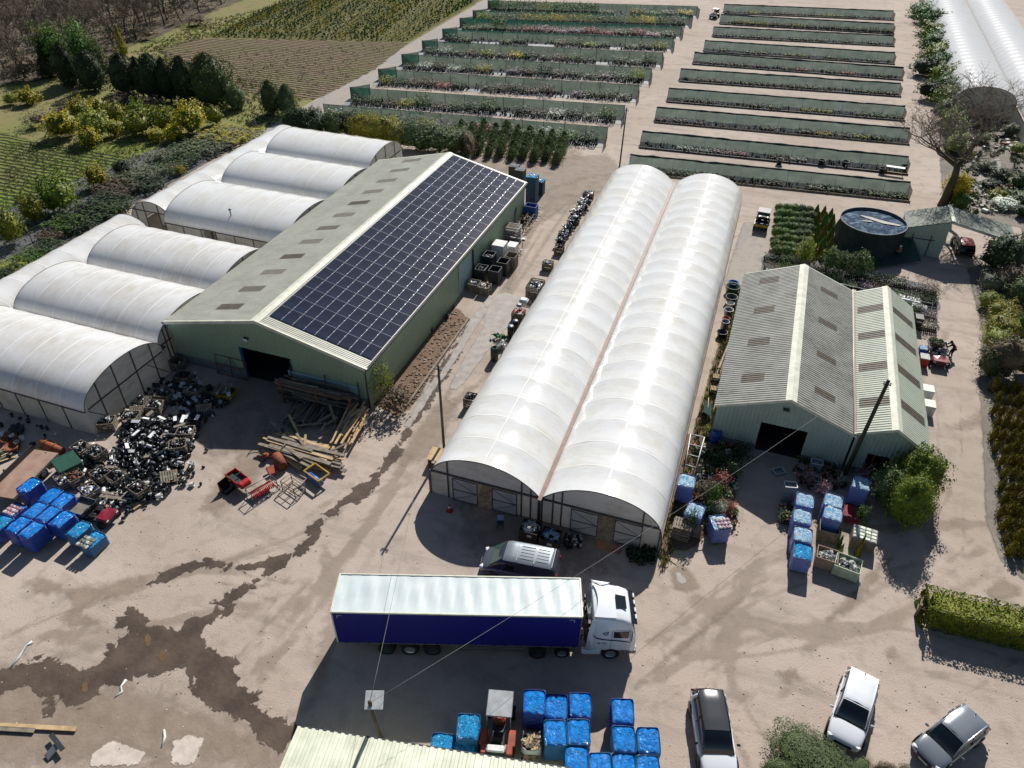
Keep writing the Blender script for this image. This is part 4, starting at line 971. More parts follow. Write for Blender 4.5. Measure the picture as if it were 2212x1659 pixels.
s2=shed('narrow_shed','narrower pale-roofed shed with brown roof-light bands, right of the shed pair',9.98,14.75,45.1,65.4,3.7,3.2,4.75,12.35,'roof_pale','wall_pale',hole=[(1.1,2.6,2.1)],sky=sk2,walls=(0,1))
m=MB(); m.box((4.78,10.4,3.66),(.26,21.0,.10),'gutter_rust'); m.tube([(4.62,0,3.7),(4.62,20.9,3.7)],.03,'hoop_tape',5); m.build('valley_gutter',s1)
m=MB(); m.bbox((-.15,-.2,4.5),(.45,.2,.2),'steel_dark'); m.build('floodlight',s1)
m=MB(); m.bbox((-4.95,15,1.6),(.12,2.6,1.5),'net_dark'); m.build('side_shutter',s1)
m=MB(); m.box((1.62-2.37+.0,-.02,1.05),(.06,.1,2.1),'rust'); m.build('door_frame',s2)
# ================================================================ tank, timber shed, near roof
tk=P(1880,478,0); tkx,tky=12.15,83.4
t=empty('water_tank',(tkx,tky,0),0,'round dark steel water tank with a rippled blue cover, left of the car shelter','tank')
m=MB(); m.lathe([(3.38,0),(3.38,3.0),(3.46,3.02),(3.46,3.14),(3.36,3.14),(3.36,2.75)],'tank_steel' if 'tank_steel' in MAT else 'steel_dark',(0,0,0),56); m.build('tank_wall',t)
_m,nt_,b_=newmat('tank_cover'); v=coord(nt_); n1=nz(nt_,v,1.1,6,.75,1.2); nt_.links.new(ramp(nt_,n1,[(.40,hx('#182a42')),(.52,hx('#2f465e')),(.60,hx('#6d8292'))]),b_.inputs['Base Color']); b_.inputs['Roughness'].default_value=.75; b_.inputs['Specular IOR Level'].default_value=.06; bumpn(nt_,b_,n1,.5,.1)
m=MB(); rr=[0,.6,1.2,1.8,2.4,3.0,3.35]; vs=[(0,0,2.86)];fs=[]
for r in rr[1:]:
    for k in range(40): a=2*PI*k/40; vs.append((r*math.cos(a),r*math.sin(a),2.86+.05*mnoise.noise(Vector((r*math.cos(a),r*math.sin(a),0)))))
for k in range(40): fs.append((0,1+k,1+(k+1)%40))
for q in range(len(rr)-2):
    for k in range(40): j=(k+1)%40; fs.append((1+q*40+k,1+q*40+40+k,1+q*40+40+j,1+q*40+j))
m.add(vs,fs,'tank_cover',True); m.build('tank_cover',t)
m=MB(); m.poly([(-1.3,1.5,2.93),(-.3,1.35,2.93),(1.2,.75,2.93),(2.9,.35,2.93),(2.6,.05,2.93),(1.0,.1,2.93),(-.4,.75,2.93),(-1.2,1.25,2.93)][::-1],'silt'); m.poly([(-1.2,.1,2.93),(-.2,.35,2.93),(-.1,.1,2.93),(-1.1,-.1,2.93)][::-1],'silt'); m.build('sediment',t)
sh=empty('car_shelter',(19.6,83.3,0),0,'sage boarded garage with a shingle roof and open carport wing on the right','carport')
L=4.3
def rsl(x0,z0,x1,z1,y0,y1,mat,th=.12):
    m=MB(); U=Vector((x1-x0,0,z1-z0)); n=Vector((-(z1-z0),0,x1-x0)).normalized()
    if n.z<0: n=-n
    a=Vector((x0,y0,z0)); b=Vector((x1,y0,z1)); vs=[a,b,b-n*th,a-n*th]; vs+= [v+Vector((0,y1-y0,0)) for v in vs]
    m.add(vs,[(0,1,2,3),(7,6,5,4),(0,4,5,1),(3,2,6,7),(1,5,6,2),(0,3,7,4)],mat); return m
m=rsl(0,4.3,-4.15,2.95,0,L,'roof_shingle'); m2=rsl(0,4.3,6.6,3.0,0,L,'roof_shingle'); 
for q,mm in enumerate((m,m2)): mm.build('roof_slope',sh)
m=MB(); m.box((.05,L/2,4.36),(.4,L+.1,.06),'cap_cream'); m.build('ridge_cap',sh)
m=MB(); wall(m,(-4.0,.1),(0,.1),lambda s:2.95+(4.2-2.95)*s/4.0,'wall_pale',.22,.02,0,(0,-1,0)); wall(m,(-4.0,.1),(-4.0,L-.1),lambda s:2.95,'wall_pale',.22,.02,0,(-1,0,0)); wall(m,(-4.0,L-.1),(0,L-.1),lambda s:2.95+1.25*s/4.0,'wall_pale',.22,.02,0,(0,1,0)); wall(m,(-.05,.1),(-.05,L-.1),lambda s:4.1,'wall_pale',.22,.02,0,(1,0,0)); m.build('wall',sh)
m=MB(); m.box((3.3,.02,3.5),(6.7,.12,.2),'cap_cream',M=Matrix.Rotation(math.atan2(1.3,6.6),3,'Y')); m.build('fascia',sh)
for y in (.3,L-.3): m=MB(); m.box((6.3,y,1.5),(.2,.2,3.0),'cap_cream'); m.build('post',sh)
m=MB()
for x in (-3.2,-1.4): m.box((x,.02,1.2),(.08,.08,2.4),'steel_dark')
m.box((-2.3,.0,1.9),(2.6,.05,.08),'steel_dark'); m.build('door_rail',sh)
nr=empty('near_building',(-15.4,11.9,0),math.radians(-0.5),'cream ribbed roof of the building at the bottom edge of the photo','building')
a,b,c=P(657,1583,3.6),P(1220,1659,3.6),P(625,1659,3.75)
ux=(b-a).normalized(); uy=Vector((-ux.y,ux.x,0))
nr.location=(a.x,a.y,0); nr.rotation_euler=(0,0,math.atan2(ux.y,ux.x))
m=MB(); corr(m,(0,.1,3.6),(0,-1,.12),(1,0,0),9,17,.36,.05,'roof_cream' if 'roof_cream' in MAT else 'cap_cream',(0,.12,1),.35); m.build('roof',nr)
m=MB(); m.box((8.5,.12,3.5),(17.1,.08,.22),'steel_dark'); m.build('gutter',nr)
m=MB(); wall(m,(0,0),(17,0),lambda s:3.5,'wall_pale',.3,.03,0,(0,1,0)); wall(m,(0,0),(0,-9),lambda s:3.55,'wall_pale',.3,.03,0,(-1,0,0)); m.build('wall',nr)
# ================================================================ poles and wires
def pole(label,x,y,h,tx,ty,r=.105,mat='wood_pole'):
    o=empty('utility_pole',(x,y,0),0,label,'pole'); m=MB(); m.tube([(0,0,0),(tx*.5,ty*.5,h/2),(tx,ty,h)],[r,r*.9,r*.78],mat,10); m.build('post',o)
    m=MB(); m.box((tx,ty,h-.35),(.5,.07,.08),'steel_dark'); m.lathe([(.05,0),(.06,.1),(.03,.14)],'lamp_glass',(tx+.2,ty,h-.3),6); m.lathe([(.05,0),(.06,.1),(.03,.14)],'lamp_glass',(tx-.2,ty,h-.3),6); m.build('insulator_bracket',o)
    return o
pole('wooden pole standing left of the big double polytunnel',-18.44,37.05,8.0,.05,-.15)
pole('tall thin pole at the far end of the double polytunnel',-18.83,96.4,8.2,.4,-1.2)
pole('mossy wooden pole between the two grey sheds',10.15,44.7,8.4,.5,.6,.15,'bark_moss')
pp=P(838,1600)
o=empty('sign_pole',(pp.x,pp.y,0),0,'leaning pole with a blank white board behind the cream roof','pole')
t6=P(812,1522,6.3)-pp; m=MB(); m.tube([(0,0,0),(t6.x,t6.y,6.3)],[.11,.09],'wood_pole',8); m.build('post',o)
w1=P(822,1518,5.9)-pp; m=MB(); m.bbox((w1.x,w1.y,5.9),(.85,.05,.8),'white_plastic',.01,M=Matrix.Rotation(.35,3,'Z')@Matrix.Rotation(-1.15,3,'X')); m.build('sign_board',o)
def wire(label,a,b,sag=.6,r=.009):
    m=MB(); a,b=Vector(a),Vector(b); pts=[a.lerp(b,i/14)-Vector((0,0,sag*4*(i/14)*(1-i/14))) for i in range(15)]; m.tube(pts,r,'cable_grey',4)
    tag(m.build('overhead_wire'),label,'wire')

top4=Vector((pp.x+t6.x,pp.y+t6.y,6.2))
wire('thin overhead wire from the sign pole towards the pole beside the double polytunnel',top4,(-18.4,36.9,7.8),.5)
wire('overhead wire from the sign pole up to the wide shed gable',top4,(7.2,45.0,4.6),.5)
# ================================================================ netted beds
LT=[((686,232),(1302,270)),((743,195),(1338,222)),((803,154.5),(1368,178)),((853,121.6),(1394,140.5)),((896.5,91.4),(1418,107)),((940,65),(1439,74.6)),((977,41),(1457,48.7)),((1005,24),(1474,25)),((1037,1.7),(1490,5))]
_g=_m=None
for nm,cl in (('net_olive','lf_olive'),): pass
def net_panel(m,a,b,h,mat,segs=1,wob=.05,lean=Vector((0,0,0))):
    a,b=Vector(a),Vector(b); n=max(2,int((b-a).length/.8)); vs=[]
    q=(b-a).normalized(); nn=Vector((-q.y,q.x,0))
    for i in range(n+1):
        p=a.lerp(b,i/n)
        for j in range(4):
            z=h*j/3; o=wob*mnoise.noise(Vector((p.x*.9,p.y*.9,z*1.3)))*(1 if 0<j<3 else .4)
            vs.append(p+nn*o+Vector((0,0,z-(.06*abs(math.sin(i*.9)) if j==3 else 0)))+lean*(j/3))
    m.add(vs,[(4*i+j,4*i+4+j,4*i+5+j,4*i+1+j) for i in range(n) for j in range(3)],mat,True)
CL={'lf_dark':'dark green','lf_grey':'grey-green','lf_olive':'olive-green','lf_heath':'yellow-green','lf_red':'red-tipped','lf_pink':'pink-flowered','lf_white':'white-flecked','lf_brown':'brown twiggy','lf_lime':'lime','lf_yellow':'yellow','lf_purple':'purplish','lf_conifer':'conifer','lf_spring':'bright green'}
def clump_obj(x,y,L,W,h,mat,rz,label,group,seed,pots=True):
    o=empty('plant_clump',(x,y,0.03),rz,label,'potted plants',group)
    key=('cl',mat,seed%3,round(h*2))
    if key not in _proto:
        m=MB(); rd=random.Random(seed)
        for i in range(9):
            for j in range(3):
                xx,yy=-.5+(i+.5)/9,-.5+(j+.5)/3
                leaves(m,13,.055,mat,'ball',(xx,yy,.55+rd.uniform(-.12,.15)),(.075,.19,.42),.3,seed*31+i*3+j)
        _proto[key]=m.mesh('foliage')
    obj('foliage',_proto[key],o,(0,0,0),0,(L,W,h))
    if pots:
        if 'pots' not in _proto:
            m=MB()
            for i in range(9):
                for j in range(3): m.lathe([(.035,.0),(.045,.22)],'black_plastic',(-.5+(i+.5)/9,-.5+(j+.5)/3,0),6)
            _proto['pots']=m.mesh('pots')
        obj('pots',_proto['pots'],o,(0,0,0),0,(L,W,1))
    return o
rows_spec={ # colour runs along each left bed, left to right
0:['lf_white','lf_brown','lf_dark','lf_olive','lf_grey','lf_heath','lf_purple','lf_dark','lf_red','lf_grey','lf_olive','lf_white','lf_spring','lf_dark'],
1:['lf_dark','lf_olive','lf_brown','lf_heath','lf_spring','lf_brown','lf_olive','lf_dark','lf_olive',None,'lf_dark','lf_brown','lf_white','lf_dark','lf_grey','lf_olive'],
2:['lf_heath','lf_dark','lf_brown','lf_brown','lf_red','lf_dark',None,'lf_grey','lf_brown','lf_dark','lf_brown','lf_brown',None,'lf_purple','lf_olive','lf_olive','lf_grey'],
3:['lf_dark','lf_white','lf_brown','lf_white','lf_olive','lf_heath',None,'lf_purple','lf_brown','lf_dark','lf_brown','lf_grey','lf_grey','lf_purple','lf_grey','lf_lime'],
4:['lf_grey','lf_white','lf_grey','lf_brown','lf_lime','lf_grey','lf_yellow','lf_dark','lf_grey','lf_brown','lf_olive','lf_dark',None,'lf_grey','lf_grey','lf_olive'],
5:['lf_dark','lf_olive',None,None,'lf_olive','lf_dark',None,None,'lf_brown','lf_olive','lf_lime','lf_olive',None,'lf_olive','lf_dark','lf_heath'],
6:['lf_olive','lf_olive','lf_conifer','lf_brown','lf_red','lf_pink','lf_pink','lf_pink','lf_red','lf_red','lf_brown','lf_red','lf_pink','lf_grey'],
7:['lf_lime','lf_olive','lf_grey','lf_heath','lf_heath','lf_yellow','lf_heath','lf_lime','lf_olive','lf_grey','lf_heath','lf_yellow','lf_olive','lf_grey'],
8:['lf_conifer','lf_conifer','lf_olive','lf_lime','lf_conifer','lf_conifer','lf_conifer','lf_olive',None,'lf_heath','lf_spring','lf_grey','lf_yellow']}
tall={1:{4:1.3,8:1.5,15:1.3},7:{k:1.3 for k in range(14)},8:{k:1.6 for k in range(7)},6:{2:1.6},3:{9:1.2,15:1.4},2:{11:1.1},4:{15:1.3}}
tall[0]={k:1.0 for k in range(14)}
HF=1.75
for i,(ua,ub) in enumerate(LT):
    a,b=P(*ua,HF),P(*ub,HF); a.z=b.z=0; d=(b-a); L=d.length; t=d/L; nn=Vector((t.y,-t.x,0)); rz=math.atan2(t.y,t.x)   # nn points to the camera side
    nlab=ORD[i+1]
    o=empty('windbreak_fence',a,0,f'green mesh windbreak fence on posts, {nlab} from the barn in the left block' ,'fence','mesh windbreak fences left of the gravel road')
    m=MB(); e1=b+t*1.6+nn*(.4) ; net_panel(m,(0,0,0),b-a,HF,'net_green')
    # return panels at both ends
    ra=Vector((2.2,2.6,0)) if i>0 else Vector((0.2,2.4,0)); rb=nn*3.6+t*(.2)
    if i: net_panel(m,(0,0,0),ra,HF,'net_green')
    net_panel(m,b-a,(b-a)+rb,HF,'net_green'); m.build('net',o)
    np_=int(L/3.1)
    pm_=MB(); pm_.tube([(0,0,0),(0,0,HF+.06)],.045,'frame_dark',5); pme=pm_.mesh('post')
    for k in range(np_+1): obj('post',pme,o,(b-a)*(k/np_)+nn*.05)
    obj('post',pme,o,(b-a)+rb); 
    if i: obj('post',pme,o,ra)
    m=MB(); m.tube([(0,0,HF-.04),Vector((b-a).xy.to_3d())+Vector((0,0,HF-.04))],.02,'frame_dark',4)
    for k in (int(np_*.45),): c=(b-a)*(k/np_); m.tube([c-t*1.6+nn*.08+Vector((0,0,.1)),c+nn*.08+Vector((0,0,HF-.1)),c+t*1.6+nn*.08+Vector((0,0,.1))],.03,'frame_dark',4)
    m.build('rail',o)
    # ground cover mat and trays
    w=3.6
    q0,q1,q2,q3=a+nn*.35,b+nn*.35,b+nn*(w+.2),a+nn*(w+.2)
    sheet('bed_mat',[q0,q1,q2,q3],'mat_grey',.010,rough=.10,seg=1.2,seed=i)
    sp=rows_spec[i]; n=len(sp)
    for k,mt in enumerate(sp):
        if mt is None: continue
        c=a+t*((k+.5)/n*(L-2)+1)+nn*(.5+w*.5); h=tall.get(i,{}).get(k,.55+.15*((k*7+i)%3))
        pos=f'{ORD[k+1]} patch' 
        clump_obj(c.x,c.y,(L-2)/n*.95,w*.85,h*1.45,mt,rz,f'{CL[mt]} potted plants, {pos} from the left, {nlab} left-hand bed from the barn','potted plants in the left beds',k+i)
    # loose pots standing about
    m=MB(); rd=random.Random(i)
    for k in range(170):
        c=t*rd.uniform(1,L-1)+nn*rd.uniform(.5,w+.3); x,y=c.x,c.y; r=rd.choice([.1,.13,.16])
        m.lathe([(r*.8,.0),(r,r*1.7)],'black_plastic',(x,y,.02),6)
        if rd.random()<.8: leaves(m,8,.11,rd.choice(['lf_dark','lf_olive','lf_grey','lf_brown','lf_white']),'ball',(x,y,r*1.7+.14),(r*1.3,r*1.3,.2),.2,k)
    ob=m.build('loose_pots',loc=a); tag(ob,f'small loose pots scattered over the {nlab} left-hand bed','plant pots',None,'stuff')
Rr=[((1352,328),(1958,376)),((1377,277),(1953,321)),((1407,225),(1954,260)),((1432,183),(1943,212)),((1457,141),(1933,163)),((1486,105),(1938,129)),((1508,79),(1919,97)),((1526,49),(1916,60.5)),((1541,22),(1916,35)),((1548,0),(1914,7))]
rspec={0:{'lf_dark':[1,4],'lf_grey':[2,9,10],'lf_spring':[3],'lf_olive':[7,12,13]},1:{'lf_pink':[4,5],'lf_brown':[7],'lf_white':[2,3,8]},2:{'lf_purple':[0,1,2],'lf_yellow':[9],'lf_lime':[11],'lf_grey':[6,8,10,12]},
3:{'lf_dark':[1],'lf_grey':[2,5,6],'lf_lime':[8,9],'lf_olive':[11,12,13]},4:{'lf_brown':[1,2,5],'lf_olive':[3,8,11,12],'lf_grey':[4,7,13]},5:{'lf_purple':[1,2,4],'lf_grey':[3,6,9],'lf_red':[7,10],'lf_olive':[12]},6:{'lf_lime':[6,7],'lf_grey':[1,3,4,9],'lf_olive':[10,12]},
7:{'lf_grey':[0,1,2,3,4,6,7,8,10,12]},8:{'lf_heath':[1,2,3,6],'lf_brown':[4,5,7,9],'lf_olive':[8,10,11,12,13]},9:{'lf_yellow':[2],'lf_brown':[3,5,7,12],'lf_lime':[8,9],'lf_dark':[4,10]}}
HR=1.55
for i,(ua,ub) in enumerate(Rr):
    a,b=P(*ua,HR),P(*ub,HR); a.z=b.z=0; d=b-a; L=d.length; t=d/L; nn=Vector((t.y,-t.x,0)); rz=math.atan2(t.y,t.x)
    nlab=ORD[i+1]
    o=empty('netted_bed',a,0,f'netted bed with rolled dark net on top, {nlab} from the water tank','planting bed','netted beds right of the gravel road')
    m=MB(); lean=nn*.55; net_panel(m,nn*.0,(b-a),HR,'net_teal',lean=-nn*.0); net_panel(m,(b-a),(b-a)+nn*2.2,HR*.9,'net_teal'); 
    if i in (1,2,3,4,5): net_panel(m,(0,0,0),nn*1.6,HR*.8,'net_teal')
    m.build('net',o)
    # furled net along the top
    m=MB(); n=60; pts=[]; rr=[]
    for k in range(n+1):
        f=k/n; p=(b-a)*f; s=mnoise.noise(Vector((p.x*.35,i*5.1,0))); pts.append(p+Vector((0,0,HR+.02-.12*abs(s)))+nn*(.12+.12*s)); rr.append(.10+.13*abs(mnoise.noise(Vector((p.x*.5,i*3.3,4)))))
    m.tube(pts,rr,'net_dark',6); m.build('rolled_net',o)
    np_=int(L/2.9); q=MB(); q.tube([(0,0,HR+.05),nn*.35+Vector((0,0,HR*.55)),nn*.7],.04,'hoop_tape',4); pme=q.mesh('post')
    for k in range(np_+1): obj('post',pme,o,(b-a)*(k/np_)+nn*.08)
    m=MB(); w=2.8; m.box((b-a)*.5+nn*w+Vector((0,0,.12)),(L,.08,.24),'wood_grey' if i in (0,2) else 'frame_dark',rz=rz); m.build('edging_board',o)
    sheet('bed_mat',[a+nn*.1,b+nn*.1,b+nn*w,a+nn*w],'mat_black',.010)
    n=14
    for mt,ks in rspec[i].items():
        for k in ks:
            c=a+t*((k+.5)/n*L)+nn*(w*.62)
            clump_obj(c.x,c.y,L/n*.9,1.5,.6 if i!=8 else 1.0,mt,rz,f'{CL[mt]} potted plants, {ORD[k+1]} patch from the left in the {nlab} right-hand netted bed','potted plants in the right beds',k+i)
    m=MB(); rd=random.Random(i+50)
    for k in range(200 if i<6 else 120):
        c=t*rd.uniform(.5,L-.5)+nn*rd.uniform(.8,w-.15); x,y=c.x,c.y; r=rd.choice([.08,.1,.13])
        if i in (1,2,6,7,3) and rd.random()<.45: m.lathe([(.06,.0),(.08,.35),(.05,.5)],'white_plastic',(x,y,.02),5)
        else:
            m.lathe([(r*.8,.0),(r,r*1.7)],'black_plastic',(x,y,.02),6); leaves(m,7,.10,rd.choice(['lf_dark','lf_olive','lf_grey','lf_brown']),'ball',(x,y,r*1.7+.12),(r*1.3,r*1.3,.18),.2,k)
    ob=m.build('loose_pots',loc=a); tag(ob,f'small pots and white tree guards lined up in the {nlab} right-hand netted bed','plant pots',None,'stuff')
# rows of tall shrubs in front of the first left bed
GR='columns of young conifers behind the barn'
for i in range(10):
    ub,vb=1203-i*24.5,352-i*1.9-(3 if i%2 else 0); ut=ub+22 if i<10 else ub
    o=empty('conifer_row',P(ub-8,vb),math.radians(1+i*.4),f'row of upright young conifers, {ORD[i+1]} from the right in the block behind the barn','conifers',GR)
    a=P(ub-10,vb); b=P(ub+4,vb-50 if i>2 else vb-42); n=9; key=('up',i%3)
    for k in range(n):
        p=a.lerp(b,k/(n-1)); s=random.uniform(.85,1.15); c=obj('conifer',crown('column','lf_olive',i%3,420,.13,.5,.6),o,p-o.location,k,(.72*s,.72*s,.9*s)); c.location=o.matrix_basis.to_3x3().inverted()@(p-o.location)
gr2=[('lf_dark',632,55,246,300),('lf_dark',668,58,247,304),('lf_olive',705,50,250,306),('lf_dark',740,50,252,308),('lf_heath',775,50,256,314),('lf_heath',808,54,262,318),('lf_heath',842,50,268,324),('lf_olive',876,50,272,330),('lf_olive',910,50,276,333),('lf_olive',944,46,280,335),('lf_olive',975,42,284,337),('lf_brown',998,30,288,338)]
for i,(mt,u,w,vt,vb) in enumerate(gr2):
    plantP('tall_shrub_block',u,w,vt,vb,'box' if 0 else 'ball',mt,f'{"golden" if mt=="lf_heath" else "dark green" if mt=="lf_dark" else "brown" if mt=="lf_brown" else "grey-green"} block of tall shrubs, {ORD[i+1]} from the left behind the barn','shrubs','tall shrubs lined up behind the barn',seed=i%4,n=2600,size=.05,lump=.4,d=6.2,solid=.75)
# left planting strip: blocks of potted plants between the path and the wire fence
ST=[(470,105,283,320,'lf_heath','block of yellow-green heathers at the far end of the left planting strip'),(428,90,308,342,'lf_grey','large grey-green block of low shrubs, second from the far end of the left strip'),(395,80,318,350,'lf_olive','grey-leaved low shrubs left of the large grey-green block'),(380,60,345,372,'lf_dark','dark potted shrubs below the large grey-green block'),(345,50,340,362,'lf_grey','silvery shrubs beside the leaning white ladder frame'),(352,56,365,392,'lf_olive','olive shrubs with a yellow one, by the white trays'),(378,20,365,392,'lf_yellow','small yellow upright shrub in the left strip'),(300,60,378,405,'lf_grey','grey potted shrubs in the middle of the left strip'),(262,60,388,412,'lf_grey','grey sprawling potted shrubs below the dark fence bush'),(300,70,398,428,'lf_dark','dark potted shrubs at the path edge'),(240,80,408,440,'lf_brown','brown and dark low block left of the path edge shrubs'),(215,90,435,475,'lf_dark','wide dark green block, upper half of the big block'),(175,100,458,500,'lf_dark','wide dark green block, lower half of the big block'),(235,50,455,480,'lf_olive','olive corner of the big dark block'),(130,70,490,518,'lf_conifer','row of small bright conifers below the big dark block'),(152,40,500,525,'lf_dark','dark end of the small conifer row'),(100,50,520,540,'lf_brown','brown low patch beside the wooden board'),(95,60,545,570,'lf_dark','dark potted plants around the grey tray'),(55,50,560,590,'lf_conifer','green potted conifers near the lower left edge'),(25,60,585,606,'lf_lime','lime-tipped plants at the lower left edge'),(80,40,575,598,'lf_conifer','row of small conifers on bare mat, lower left'),(20,70,608,632,'lf_dark','dark plants cut by the left edge of the photo'),(50,40,600,625,'lf_heath','yellowish plants at the lowest end of the left strip')]
for i,(u,w,vt,vb,mt,lb) in enumerate(ST):
    p,h,ww=size_at(u,vb,vt,w); h=min(h,1.5)
    o=empty('potted_shrubs',(p.x,p.y+ww*.2,0.02),0,lb,'potted shrubs','potted shrubs in the left planting strip')
    key=('st',mt,i%2)
    if key not in _proto:
        m=MB(); rd=random.Random(i)
        for a in range(6):
            for b in range(5):
                leaves(m,42,.045,mt,'ball',(-.5+(a+.5)/6+rd.uniform(-.03,.03),-.5+(b+.5)/5+rd.uniform(-.03,.03),.5+rd.uniform(-.15,.1)),(.11,.13,.45),.35,a*7+b+i*50)
        _proto[key]=m.mesh('foliage')
    obj('foliage',_proto[key],o,(0,0,0),0,(ww*1.1,ww*.95,max(.5,h*.75)))
# wire fence along the laurels
fp=[(0,598),(65,545),(182,485),(245,458),(338,415),(375,395),(430,365),(500,322),(545,292)]
o=empty('wire_fence',P(*fp[0]),0,'rusty wire fence on leaning posts between the planting strip and the laurels','fence')
m=MB()
for a,b in zip(fp,fp[1:]):
    A,B=P(*a)-o.location,P(*b)-o.location
    for z in (.3,.6,.9,1.2,1.5): m.tube([A+Vector((0,0,z)),B+Vector((0,0,z))],.012,'frame_dark',3,cap=False)
    for k in range(1,12): q=A.lerp(B,k/12); m.tube([q+Vector((0,0,.1)),q+Vector((0,0,1.5))],.008,'frame_dark',3,cap=False)
m.build('wire',o)
for a in fp: A=P(*a)-o.location; m=MB(); m.tube([A,A+Vector((-.2,.1,1.9))],.055,'wood_grey',5); m.build('post',o)
# ================================================================ right-hand side: hedge, bare oak, garden, verge
HG='green hedge beside the top right tunnel'
hs=[]
for i,(u,w,vt,vb,mt) in enumerate([(1990,86,-8,34,'lf_ivy'),(1995,84,6,60,'lf_ivy'),(1998,80,34,84,'lf_bush'),(2002,80,54,104,'lf_ivy'),(2008,78,78,130,'lf_bush'),(2014,76,100,152,'lf_ivy'),(2022,72,124,178,'lf_bush'),(2030,66,148,200,'lf_ivy'),(2032,60,170,222,'lf_bush'),(2036,56,196,246,'lf_olive'),(2042,54,222,268,'lf_bush'),(2046,50,246,292,'lf_olive'),(2050,48,272,312,'lf_bush'),(1970,60,-10,20,'lf_ivy'),(1984,50,110,150,'lf_dark'),(2000,46,160,200,'lf_dark')]):
    plantP('hedge_bush',u,w,vt,vb,'ball',mt,f'{"deep green" if mt=="lf_ivy" else "glossy green" if mt=="lf_bush" else "dull green"} hedge bush, {ORD[i+1]} from the far end beside the white twin tunnel' if i<13 else ['green bush at the very top of the photo by the beds','dark bush on the bed side of the hedge, upper one','dark bush on the bed side of the hedge, lower one'][i-13],'hedge',HG,seed=i%4,n=1500,size=.07,lump=.45,d=6.)
a,b=bare_tree(78,h=19.5,spread=.80,depth=6,mat='bark_moss',tw='twig',r0=.60,split=.26,twr=.017,lean=(.05,.02),kids=(3,3))
op=P(2034,432); o=empty('bare_oak',(op.x-.3,op.y+.6,0),.4,'large spreading leafless tree with a mossy trunk behind the car shelter','tree'); a.build('trunk',o); b.build('branches',o); print('oak',len(a.f),len(b.f))
plantP('yellow_shrub',2050,60,362,428,'ball','lf_yellow','bright yellow flowering shrub behind the trunk of the big bare tree','shrub',seed=1,n=1200,size=.08,lump=.4)
plantP('green_shrub',2062,40,400,440,'ball','lf_spring','green shrub at the right foot of the big bare tree','shrub',seed=2,n=900,size=.08,lump=.4)
GG='plants and pots in the display garden at the right'
for i,(u,w,vt,vb,mt,lb) in enumerate([(2195,50,355,390,'lf_olive','round shrub in the display garden near the right edge'),(2090,30,240,262,'lf_dark','dark shrub under the far branches of the bare tree'),(2130,60,196,225,'lf_red','reddish shrubs in front of the far tunnel end'),(2100,50,178,210,'lf_brown','brown bush at the near end of the white twin tunnel'),(2170,40,250,275,'lf_grey','grey shrub half way down the display garden'),(2185,30,290,312,'lf_lime','lime shrub at the right side of the display garden'),(2120,50,330,352,'lf_grey','grey-leaved herbs left of the garden path'),(2150,50,345,368,'lf_grey','silvery herbs in the middle of the garden'),(2130,44,372,392,'lf_dark','dark low plants in the middle of the garden'),(2145,40,392,412,'lf_heath','yellow-green plants by the potting table'),(2160,60,412,432,'lf_white','white-flowered trays by the potting table'),(2195,60,398,424,'lf_olive','green plants at the right edge by the path'),(2200,40,425,450,'lf_dark','dark plants behind the carport'),(2080,40,450,462,'lf_dark','dark plants close behind the garage roof'),(2110,36,270,290,'lf_spring','bright green shrub under the bare tree'),(2075,36,300,322,'lf_lime','lime shrub left of the garden under the bare tree')]):
    plantP('garden_shrub',u,w,vt,vb,'ball',mt,lb,'shrub',GG,seed=i%3,n=600,size=.09,lump=.5)
m=MB(); rd=random.Random(4)
for k in range(420):
    u,v=rd.uniform(2065,2212),rd.uniform(215,440); p=P(u,v); r=rd.uniform(.12,.3)
    if 2100<u<2175 and 318<v<345: continue
    mt=rd.choice(['black_plastic','white_plastic','silt','terracotta','lf_dark','lf_grey','lf_olive','lf_grey','lf_dark'])
    if mt.startswith('lf'): leaves(m,22,.18,mt,'ball',(p.x,p.y,r*.8),(r*2,r*2,r*1.4),.3,k)
    else: m.bbox((p.x,p.y,r*.6),(r*2.4,r*1.6,r*1.2),mt,.03,rz=rd.random()*3)
tag(m.build('garden_pots'),'crowded small pots, stones and trays in the display garden','garden clutter',None,'stuff')
# verge bushes and golden conifers along the right road
VB='bushes along the right edge of the side road'
for i,(u,w,vt,vb,mt,lb) in enumerate([(2150,95,498,585,'lf_dark','dark bush beside the carport, right of the shaded ground'),(2200,70,500,560,'lf_olive','bush at the right edge near the carport post'),(2140,60,575,612,'lf_grey','grey shrub at the top of the verge'),(2170,80,560,612,'lf_brown','brownish shrub at the top of the verge'),(2200,70,590,640,'lf_olive','olive bush against the right edge, upper verge'),(2128,50,618,650,'lf_lime','small lime bush at the road edge of the verge'),(2155,70,640,690,'lf_heath','yellow-green bush with feathery leaves, second down the verge'),(2160,84,672,722,'lf_heath','olive-green feathery bush, third down the verge'),(2150,70,702,742,'lf_lime','lime feathery bush, fourth down the verge'),(2160,90,725,800,'lf_brown','bronze-green bush above the golden conifers'),(2130,56,745,798,'lf_olive','dark rounded bush at the road edge above the golden conifers'),(2200,50,660,720,'lf_conifer','green conifers at the right edge, upper verge'),(2205,50,730,790,'lf_gold','golden conifers at the right edge beside the bronze bush')]):
    plantP('verge_bush',u,w,vt,vb,'ball',mt,lb,'bush',VB,seed=i%4,n=1500,size=.06,lump=.4)
gm=MB(); core(gm,'lf_gold',(0,0,1),(.55,.55,.85),1,.3,'column',8); leaves(gm,330,.13,'lf_gold','column',(0,0,1),(1,1,1),.5,3); leaves(gm,40,.13,'lf_heath','cone',(0,0,1.35),(.8,.8,.65),.5,4); gme=gm.mesh('foliage'); cnt=0
